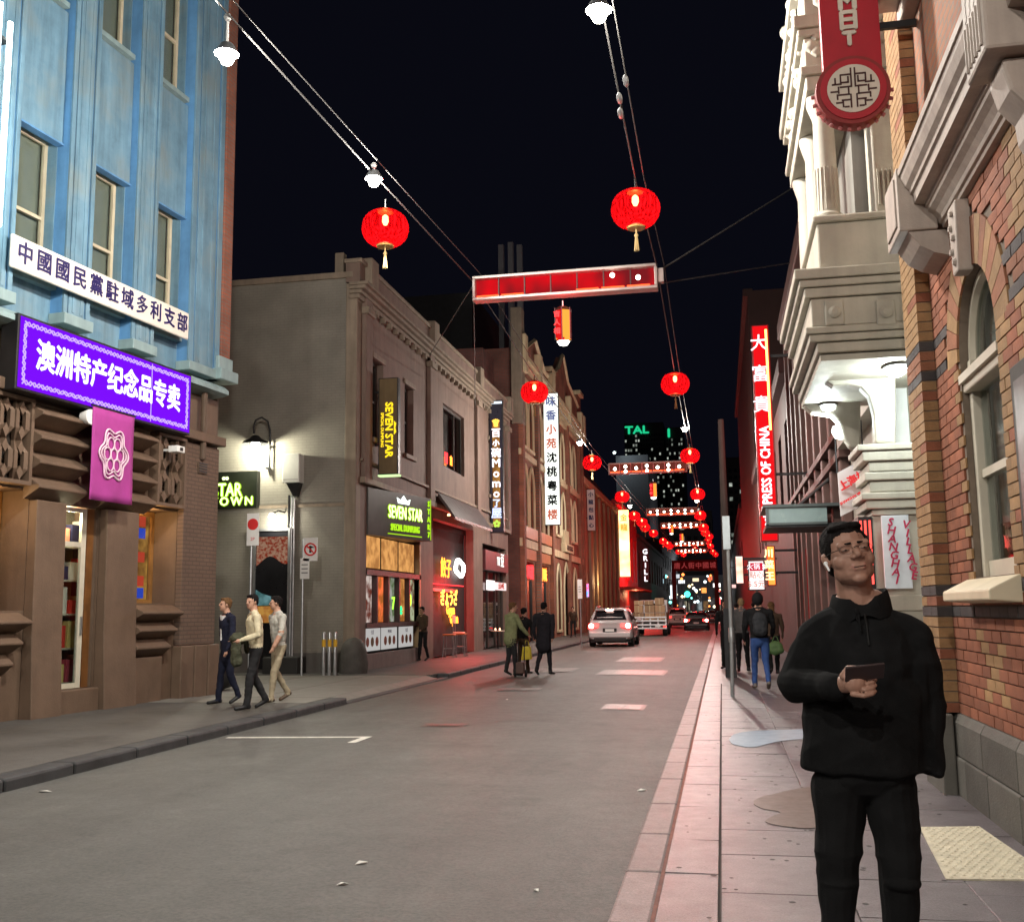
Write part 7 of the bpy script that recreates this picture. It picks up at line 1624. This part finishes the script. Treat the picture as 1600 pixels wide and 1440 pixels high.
# three men walking past the blue building
p = (P(357, 1015, Y=17.0)[0], 16.1); t, T = figure('man in navy suit jacket and white shirt walking at left of the three', p[0], p[1]+.9, 0, 142, 1.80, navy, navy, brn_hair, stride=.45, lead=1, arms=((.1, .25), (-.15, .1)), coat=.16, head_turn=-8, head_pitch=6)
shirt = MB(); wsh = cloth('white_shirt', (.7, .68, .68))
front = [T((a, .136+.02*(1-abs(a)/.07), zz)) for (a, zz) in ((-.010, 1.04), (.034, 1.28), (.050, 1.44), (0, 1.46), (-.050, 1.44), (-.034, 1.28))]
shirt.add([tuple(v) for v in front]+[tuple(v+(T((0, -.09, 0))-T((0, 0, 0)))) for v in front], [(0, 1, 2, 3, 4, 5), (0, 6, 7, 1), (5, 11, 6, 0), (1, 7, 8, 2), (4, 10, 11, 5)]); shirt.build('shirt_front', wsh, t)
p = (P(436, 1015, Y=17.4)[0], 16.7); t, T = figure('man in pale shirt and beige trousers walking behind the other two', p[0], p[1]+.7, 0, 140, 1.82, greyshirt, beige_t, blk_hair, stride=.75, lead=-1, arms=((.22, .3), (-.2, .12)), bare_arm=-1, head_turn=-22, bulk=1.02, shoe=mat('brown_shoe', (.08, .05, .03), rough=.5))
MB().lathe([(.036, -.01), (.036, .012)], tuple(T((.27, -.10, .93))), 12).build('wristwatch', black_m, t)
p = (P(400, 1015, Y=16.1)[0], 15.5); t, T = figure('bearded man in cream jumper with dark coat over his arm, nearest of three', p[0], p[1]+.6, 0, 128, 1.83, creamj, darkt, blk_hair, stride=.6, lead=-1, arms=((.0, 1.3), (-.05, 1.35)), head_turn=28)
B = Body(); B.ell(T((.10, .26, 1.07)), (.13, .17, .10), 'c'); B.cap(T((.20, .27, 1.06)), T((.24, .24, .74)), .085, .10, 'c', flat=.5); B.cap(T((.02, .30, 1.05)), T((-.02, .30, .72)), .08, .10, 'c', flat=.55); B.cap(T((.25, .12, 1.1)), T((.30, .06, .86)), .055, .045, 'c')
coat_t = thing('folded_coat', tuple(T((.1, .26, .7))), 'dark olive coat carried over the arm of the man in cream jumper', 'coat'); B.build('coat', {'c': khaki}, coat_t, voxel=.012, smooth=3, wrinkle=('c',), amp=.02, wsc=12)
hair_cap('beard', T((0, .085, 1.60)), (.068, .07, .075), Matrix.Rotation(R_(136), 3, 'Z') @ Matrix.Rotation(R_(180), 3, 'Y'), blk_hair, t, front=.35, back=.4)
mk = mat('print_mark', (.03, .03, .05), rough=.7)
for k, (a, b) in enumerate(((.05, 1.27), (.085, 1.25), (.065, 1.22))): MB().lathe([(.015, 0), (.015, .004)], tuple(T((a, .135, b))), 6, axis='Y').build('chest_mark', mk, t)
# others on the left side
figure('shadowed person in brown jacket standing outside the neon bar', *P(671, 1031, Z=0)[:1], 32.0, 0, 150, 1.68, browns, blackc, blk_hair, stride=.35, arms=((.2, .9), (.1, .4)), skin_=skin_d)
px_ = P(798, 990, Y=26.0)[0]
t, T = figure('stout man in green and grey jacket with a trolley, at the road edge', px_, 26.0, road_z(px_, 26), -48, 1.82, greenj, darkt, brn_hair, stride=.25, arms=((.15, .5), (.35, .5)), bulk=1.16, coat=.06, head_turn=-10)
px2 = P(817, 990, Y=26.9)[0]
t, T = figure('person in black half hidden behind the green jacket man', px2, 26.9, road_z(px2, 26.9), -20, 1.68, blackc, browns, blk_hair, stride=.3, arms=((.2, .4), (.2, .5)))
bg = thing('yellow_bag', (px2+.22, 26.4, .2), 'yellow shopping bag hanging between the two dark-coated walkers', 'bag'); bx, by = P(823, 1000, Y=26.4)[0], 26.4
MB().prism([(bx-.14, .28), (bx+.13, .30), (bx+.10, .62), (bx-.10, .62)], 'Y', by-.06, by+.06).build('sack', mat('yellow_plastic', (.62, .48, .03), rough=.4, var=.15, vs=9), bg, bevel=.02); MB().tube([(bx-.06, by, .62), (bx-.03, by, .76), (bx+.03, by, .76), (bx+.06, by, .62)], .010, 5).build('handle', mat('yellow_plastic', (.62, .48, .03)), bg)
tr = thing('trolley', (px_+.3, 25.6, 0), 'small wheeled trolley at the feet of the green jacket man', 'trolley'); tx2 = P(813, 1030, Y=25.6)[0]; tzz = road_z(tx2, 25.6)
box('case', mat('trolley_brown', (.10, .06, .05), rough=.7), tr, tx2-.10, tx2+.10, 25.5, 25.70, tzz+.08, tzz+.36, bevel=.03); MB().tube([(tx2-.08, 25.69, tzz+.33), (tx2-.08, 25.78, tzz+.85), (tx2+.08, 25.78, tzz+.85), (tx2+.08, 25.69, tzz+.33)], .012, 6).build('handle', metal_dark, tr)
for s_ in (-1, 1): MB().lathe([(.09, -.02), (.09, .02)], (tx2+s_*.13, 25.62, tzz+.09), 14, axis='X').build('wheel', tyre, tr)
px3 = P(849, 990, Y=26.2)[0]
figure('man in long dark coat walking away towards the parked car', px3, 26.2, road_z(px3, 26.2), -12, 1.80, coatd, coatd, blk_hair, stride=.75, lead=1, arms=((.1, .2), (-.35, .1)), bulk=1.15, coat=.22)
# right footpath walkers
t, T = figure('person in black hooded jacket and blue jeans walking away on right footpath', P(1187, 1000, Y=20.5)[0], 20.5, 0, 4, 1.77, blackc, jeans, blk_hair, stride=.8, lead=-1, arms=((-.1, .5), (.2, .7)), bulk=1.12, hood=True, shoe=mat('tan_shoe', (.16, .13, .10), rough=.6))
bp = thing('backpack', tuple(T((0, -.2, 1.0))), 'dark backpack worn by the jeans walker', 'backpack'); B = Body(); B.ell(T((0, -.19, 1.22)), (.15, .10, .20), 'c'); B.ell(T((0, -.20, 1.10)), (.14, .11, .14), 'c'); B.build('pack', {'c': cloth('pack_grey', (.03, .032, .036))}, bp, voxel=.012, wrinkle=('c',), amp=.015)
figure('person in grey jacket walking ahead of the jeans walker, by the pole', P(1160, 1000, Y=26)[0], 26.0, 0, -6, 1.74, greyj, blackc, fair_hair, stride=.5, lead=1, arms=((.1, .3), (-.1, .3)), bulk=1.05)
t, T = figure('person in dark top carrying a green bag beside the brown shopfront', P(1208, 1000, Y=25)[0], 25.0, 0, 10, 1.64, browns, blackc, brn_hair, stride=.4, lead=1, arms=((0, .2), (.1, .2)), hairlong=True)
gx, gy = P(1212, 1010, Y=24.6)[0], 24.6; bg = thing('green_bag', (gx, gy, .4), 'green shopping bag carried beyond the jeans walker', 'bag')
B = Body(); B.ell((gx, gy, .62), (.17, .09, .15), 'c'); B.ell((gx, gy, .56), (.19, .10, .11), 'c'); B.build('sack', {'c': mat('green_cloth', (.09, .17, .06), rough=.7)}, bg, voxel=.012, wrinkle=('c',), amp=.012); MB().tube([(gx-.08, gy, .72), (gx-.03, gy, .86), (gx+.03, gy, .86), (gx+.08, gy, .72)], .010, 5).build('handle', MATS['green_cloth'], bg)
figure('dark figure seen behind the steel sign pole', P(1136, 1000, Y=27)[0], 27.5, 0, 170, 1.72, blackc, blackc, blk_hair, stride=.3)
for k, (u, Y, lab) in enumerate(((1178, 38, 'distant pedestrian in dark clothes on right footpath under the price sign'), (905, 60, 'distant pedestrian by the gothic doorway'), (1150, 46, 'distant pedestrian far along right footpath by lit signs'))):
    figure(lab, P(u, 960, Y=Y)[0] if u != 905 else -8.3, Y, 0, 180*(k % 2), 1.7, [coatd, browns, greyj][k], darkt, blk_hair, stride=.4)

# ------------------------------------------------------------------ the man in black with the phone
YM = 4.45
Q = lambda u, v, d=0.: Vector(P(u, v, Y=YM+d))
mt = thing('person', (.58, YM, 0), 'man in black fleece and cargo trousers holding a phone, close on right footpath', 'person')
B = Body()
J, K = 'jacket', 'trousers'
hipz = Q(1352, 1225)
# trousers
for (top_, knee, ank, sgn) in (((1311, 1232), (1307, 1345), (1309, 1470), -1), ((1395, 1232), (1404, 1345), (1407, 1470), 1)):
    a, b, c = Q(*top_), Q(*knee, -.02), Q(*ank, .02*sgn)
    B.cap(a, b, .108, .086, K, flat=.98); B.cap(b, c, .086, .074, K, flat=1.05); B.cap((c.x, c.y+.03, .05), (c.x+.02*sgn, c.y-.17, .04), .05, .045, 'shoe', flat=.8)
    B.ell(Q(top_[0]+sgn*32, 1322), (.026, .075, .085), K); B.ell(b+Vector((0, -.02, -.07)), (.080, .078, .035), K)
B.cap(Q(1328, 1205), Q(1378, 1205), .122, None, K, flat=.95)
# torso of the loose fleece
B.cap(Q(1351, 1150), Q(1348, 1020), .212, .215, J, flat=.60); B.cap(Q(1350, 1202), Q(1349, 1060), .236, .222, J, flat=.60, ek=.12, n=24); B.cap(Q(1340, 962, .03), Q(1268, 1000, .02), .080, .088, J); B.cap(Q(1352, 962, .03), Q(1424, 1000, .02), .080, .088, J); B.ell(Q(1348, 1045, -.02), (.19, .125, .20), J)
B.cap(Q(1335, 985, .02), Q(1365, 985, .02), .110, .110, J)
# his right arm (picture left): upper arm down, forearm forward across
S = Q(1266, 1003, .02); E = Q(1241, 1068, -.02); Wr = Q(1312, 1072, -.27)
B.cap(S, E, .080, .074, J); B.cap(E, E.lerp(Wr, .55), .074, .064, J); B.cap(E.lerp(Wr, .5), E.lerp(Wr, .93), .066, .046, J)
# his left arm hanging in a wide sleeve
S2 = Q(1424, 1003, .02); E2 = Q(1450, 1100, .05); W2 = Q(1452, 1195, .02)
B.cap(S2, E2, .080, .070, J); B.cap(E2, Q(1456, 1196, .02), .072, .055, J); B.cap(Q(1422, 1040), Q(1445, 1195, .02), .07, .045, J); B.cap(Q(1462, 1190, .02), Q(1464, 1208, .0), .036, .032, J)
# collar and hood lying round the neck
B.cap(Q(1330, 952, .04), Q(1362, 952, .04), .085, .085, J)
B.cap(Q(1318, 958, .09), Q(1378, 956, .09), .052, .052, J)
B.cap(Q(1338, 950, -.09), Q(1346, 985, -.12), .012, .010, J)
# neck and head
hc = Q(1325, 869, -.02); B.cap(Q(1342, 955, .03), hc+Vector((.01, .03, -.04)), .072, .066, 'skin')
fw = Vector((math.sin(R_(11)), -math.cos(R_(11)), .20)).normalized(); rr = Vector((math.cos(R_(11)), math.sin(R_(11)), .16)).normalized(); rr = (rr-fw*rr.dot(fw)).normalized(); uu = rr.cross(fw)
if uu.z < 0: uu = -uu
Mh = Matrix((rr, fw, uu)).transposed(); B0 = B; B = Body(); B.cap(Q(1342, 965, .03), hc+Vector((.01, .03, -.04)), .072, .066, 'skin'); i0 = len(B.v)
B.ell((0, -.015, .035), (.078, .097, .086)); B.ell((0, .026, -.015), (.073, .064, .090)); B.ell((0, .024, -.064), (.063, .056, .044)); B.ell((0, .058, -.094), (.028, .020, .018))
for sd in (-1, 1):
    B.ell((sd*.044, .048, -.026), (.030, .029, .030)); B.ell((sd*.052, .018, -.058), (.018, .032, .032)); B.ell((sd*.033, .080, .008), (.017, .010, .010)); B.ell((sd*.080, -.008, -.008), (.011, .021, .034)); B.ell((sd*.084, -.012, .005), (.008, .02, .02)); B.ell((sd*.015, .094, -.024), (.011, .010, .008))
B.cap((-.046, .078, .025), (.046, .078, .025), .014, None, 'skin', n=10); B.cap((0, .083, .018), (0, .103, -.017), .009, .014, 'skin', n=10)
B.ell((0, .066, -.056), (.036, .020, .022)); B.cap((-.021, .082, -.053), (.021, .082, -.053), .0042, None, 'lip', n=8); B.cap((-.016, .081, -.063), (.016, .081, -.063), .0052, None, 'lip', n=8)
HS = 1.12
for i in range(i0, len(B.v)): B.v[i] = hc+Mh @ (B.v[i]*HS)
HD = B; B = Body()
# hand holding the phone: palm, four fingers wrapped under, thumb on the near side
pc = Q(1330, 1066, -.33); B.cap(Wr.lerp(E, .12), pc, .028, .036, 'skin', flat=.7, side=(0, 0, 1)); B.ell(pc+Vector((.012, 0, -.002)), (.042, .030, .038))
for k in range(4):
    b0 = Q(1332+3*k, 1078-9*k+6, -.34+.012*k); b1 = b0+Vector((.038-.002*k, -.022, -.004)); b2 = b1+Vector((.030-.004*k, .010, .006)); b3 = b2+Vector((.014, .022, .008))
    B.cap(b0, b1, .0105, .0095, 'skin', n=8, m=3); B.cap(b1, b2, .0095, .0085, 'skin', n=8, m=3); B.cap(b2, b3, .0085, .007, 'skin', n=8, m=3)
B.cap(Q(1318, 1056, -.33), Q(1326, 1044, -.345), .016, .013, 'skin', n=10, m=3); B.cap(Q(1326, 1044, -.345), Q(1340, 1043, -.36), .012, .009, 'skin', n=10, m=3)
HN = B; B = B0
def neck_tag(tg, co):
    nc = Q(1342, 950, .03); d = math.hypot(co.x-nc.x, co.y-nc.y)
    if d < .13 and tg in ('skin', 'jacket'):
        lim = nc.z+.004-.035*max(0, -(co.y-nc.y)/.1)
        if co.z > lim and d < .10: return 'skin'
        if co.z <= lim: return 'jacket'
    return tg
fleece = mat('black_fleece', (.0085, .0085, .009), rough=.95, var=.25, vs=16, bump=.35, bs=260, spec=.12); cargo = mat('black_cargo', (.008, .008, .0085), rough=.9, var=.25, vs=9, bump=.3, bs=200, spec=.15)
HD.build('head', {'skin': skin_d, 'lip': lipm}, mt, voxel=.0034, smooth=4)
HN.build('hand', {'skin': skin_d}, mt, voxel=.0026, smooth=3)
B.build('body', {'jacket': fleece, 'trousers': cargo, 'skin': skin_d, 'lip': lipm, 'shoe': black_m}, mt, voxel=.0050, smooth=7, wrinkle=('jacket', 'trousers'), amp=.018, wsc=6, retag=neck_tag)
W_ = lambda v: hc+Mh @ (Vector(v)*HS)
cm = MB(); n_ = 40; cc_ = Q(1344, 946, .03)
for (rad, hh) in ((.118, -.045), (.112, .0), (.103, .034), (.097, .046), (.091, .040), (.086, -.01)):
    for k in range(n_):
        a = 2*math.pi*k/n_; fr_ = max(0, -math.sin(a)); v_ = max(0, fr_-.90)/.10
        cm.v.append((cc_.x+rad*1.06*math.cos(a)*(1+.03*math.sin(3*a)), cc_.y+rad*math.sin(a), cc_.z+.012+hh*(1-.55*v_)-.030*fr_+.012*math.cos(a)))
for i in range(5):
    for k in range(n_): cm.f.append((i*n_+k, i*n_+(k+1) % n_, (i+1)*n_+(k+1) % n_, (i+1)*n_+k)); cm.mi.append(0)
cm.build('collar', fleece, mt, smooth=True, angle=80)
MB().tube([tuple(cc_+Vector((0, -.098, -.01))), tuple(cc_+Vector((.002, -.135, -.07))), tuple(cc_+Vector((.004, -.158, -.15)))], .0045, 6).build('zip', mat('zip_dark', (.02, .02, .02), rough=.35, metal=.5), mt)
hb = Body()
hb.ell((0, -.022, .052), (.082, .098, .082), 'h'); hb.ell((.0, .040, .096), (.066, .042, .018), 'h')
for sd in (-1, 1): hb.ell((sd*.070, -.005, .035), (.014, .045, .045), 'h')
hb.ell((0, -.07, .0), (.068, .045, .07), 'h')
rnd = random.Random(4)
for k in range(0):
    a, b = rnd.uniform(-1.3, 1.3), rnd.uniform(-.6, 1.0); p0 = Vector((.070*math.sin(a), .085*math.sin(b)-.01, .06+.065*math.cos(a)*math.cos(b*.8))); d = Vector((.02*math.sin(a)+rnd.uniform(-.01, .01), .022, .014)); hb.cap(p0, p0+d, .010, .004, 'h', n=6, m=2)
for i in range(len(hb.v)): hb.v[i] = W_(hb.v[i])
hb.build('hair', {'h': blk_hair}, mt, voxel=.004, smooth=4, wrinkle=('h',), amp=.0035, wsc=55)
eyem = mat('eye_white', (.16, .12, .10), rough=.3); irm = mat('iris_dark', (.015, .01, .008), rough=.15)
for sd in (-1, 1):
    e = Body(); e.ell((sd*.033, .0850, .005), (.0135, .0055, .0030), 'e', n=12, m=8); e.v = [W_(v) for v in e.v]; mb = MB(); mb.add([tuple(v) for v in e.v], e.f); o = mb.build('eye', eyem, mt, smooth=True)
    e = Body(); e.ell((sd*.034, .0895, .005), (.0048, .0018, .0030), 'e', n=10, m=6); mb = MB(); mb.add([tuple(W_(v)) for v in e.v], e.f); mb.build('iris', irm, o, smooth=True)
    e = Body(); e.cap((sd*.014, .0945, .026), (sd*.054, .081, .027), .0042, .0032, 'b', n=8, m=3); mb = MB(); mb.add([tuple(W_(v)) for v in e.v], e.f); mb.build('eyebrow', blk_hair, mt, smooth=True)
e = Body(); e.cap((-.020, .0865, -.058), (.020, .0865, -.058), .0016, None, 'm', n=6, m=2); mb = MB(); mb.add([tuple(W_(v)) for v in e.v], e.f); mb.build('mouth_line', mat('mouth_dark', (.05, .02, .018), rough=.6), mt, smooth=True)
gl = thing('spectacles', tuple(W_((0, .1, 0))), 'thin dark spectacles worn by the man in black', 'glasses')
for sd in (-1, 1):
    MB().tube([tuple(W_((sd*.034+.025*math.cos(a), .099-.006*abs(math.cos(a)), .004+.0155*math.sin(a)))) for a in np.linspace(0, 2*math.pi, 20, endpoint=False)], .0008, 5, closed=True).build('rim', black_m, gl)
    MB().tube([tuple(W_((sd*.063, .097, .008))), tuple(W_((sd*.082, .05, .010))), tuple(W_((sd*.086, -.01, .010)))], .0018, 5).build('temple', black_m, gl)
    m = MB(); m.add([tuple(W_((sd*.034+.024*math.cos(a), .098-.006*abs(math.cos(a)), .004+.0145*math.sin(a)))) for a in np.linspace(0, 2*math.pi, 16, endpoint=False)], [tuple(range(16))]); m.build('lens', glassy('lens_glass', (.95, .95, .95), .03), gl)
MB().tube([tuple(W_((-.009, .106, .008))), tuple(W_((0, .109, .010))), tuple(W_((.009, .106, .008)))], .0016, 5).build('bridge', black_m, gl)
eb = thing('earbud', tuple(W_((-.09, .0, -.02))), 'white wireless earbud in the ear of the man in black', 'earbud'); e = Body(); e.ell((-.088, .008, -.014), (.008, .009, .008), 'w', n=10, m=6); e.cap((-.090, .012, -.016), (-.088, .022, -.042), .0045, .004, 'w', n=8, m=3); mb = MB(); mb.add([tuple(W_(v)) for v in e.v], e.f); mb.build('bud', mat('earbud_white', (.8, .8, .8), rough=.3), eb, smooth=True)
ph = thing('smartphone', tuple(Q(1350, 1048, -.36)), 'dark smartphone with lit screen in the hand of the man', 'phone'); c = Q(1351, 1050, -.365); ax = Vector((.98, .1, .10)).normalized(); up_ = Vector((0.02, .62, -.70)).normalized(); nz = ax.cross(up_).normalized(); up_ = nz.cross(ax)
m = MB(); h_, w_, th = .070, .036, .0045
m.add([tuple(c+ax*a*h_+up_*b*w_+nz*d*th) for (a, b, d) in ((-1, -1, -1), (1, -1, -1), (1, 1, -1), (-1, 1, -1), (-1, -1, 1), (1, -1, 1), (1, 1, 1), (-1, 1, 1))], [(0, 3, 2, 1), (4, 5, 6, 7), (0, 1, 5, 4), (1, 2, 6, 5), (2, 3, 7, 6), (3, 0, 4, 7)]); m.build('case', mat('phone_case', (.04, .025, .025), rough=.35), ph, bevel=.003)
sgn = 1 if nz.z > 0 else -1
m = MB(); m.add([tuple(c+ax*a*h_*.94+up_*b*w_*.92+nz*sgn*(th+.0006)) for (a, b) in ((-1, -1), (1, -1), (1, 1), (-1, 1))], [(0, 1, 2, 3)]); m.build('screen', emit('phone_screen', (.9, .92, 1), 3.0), ph)
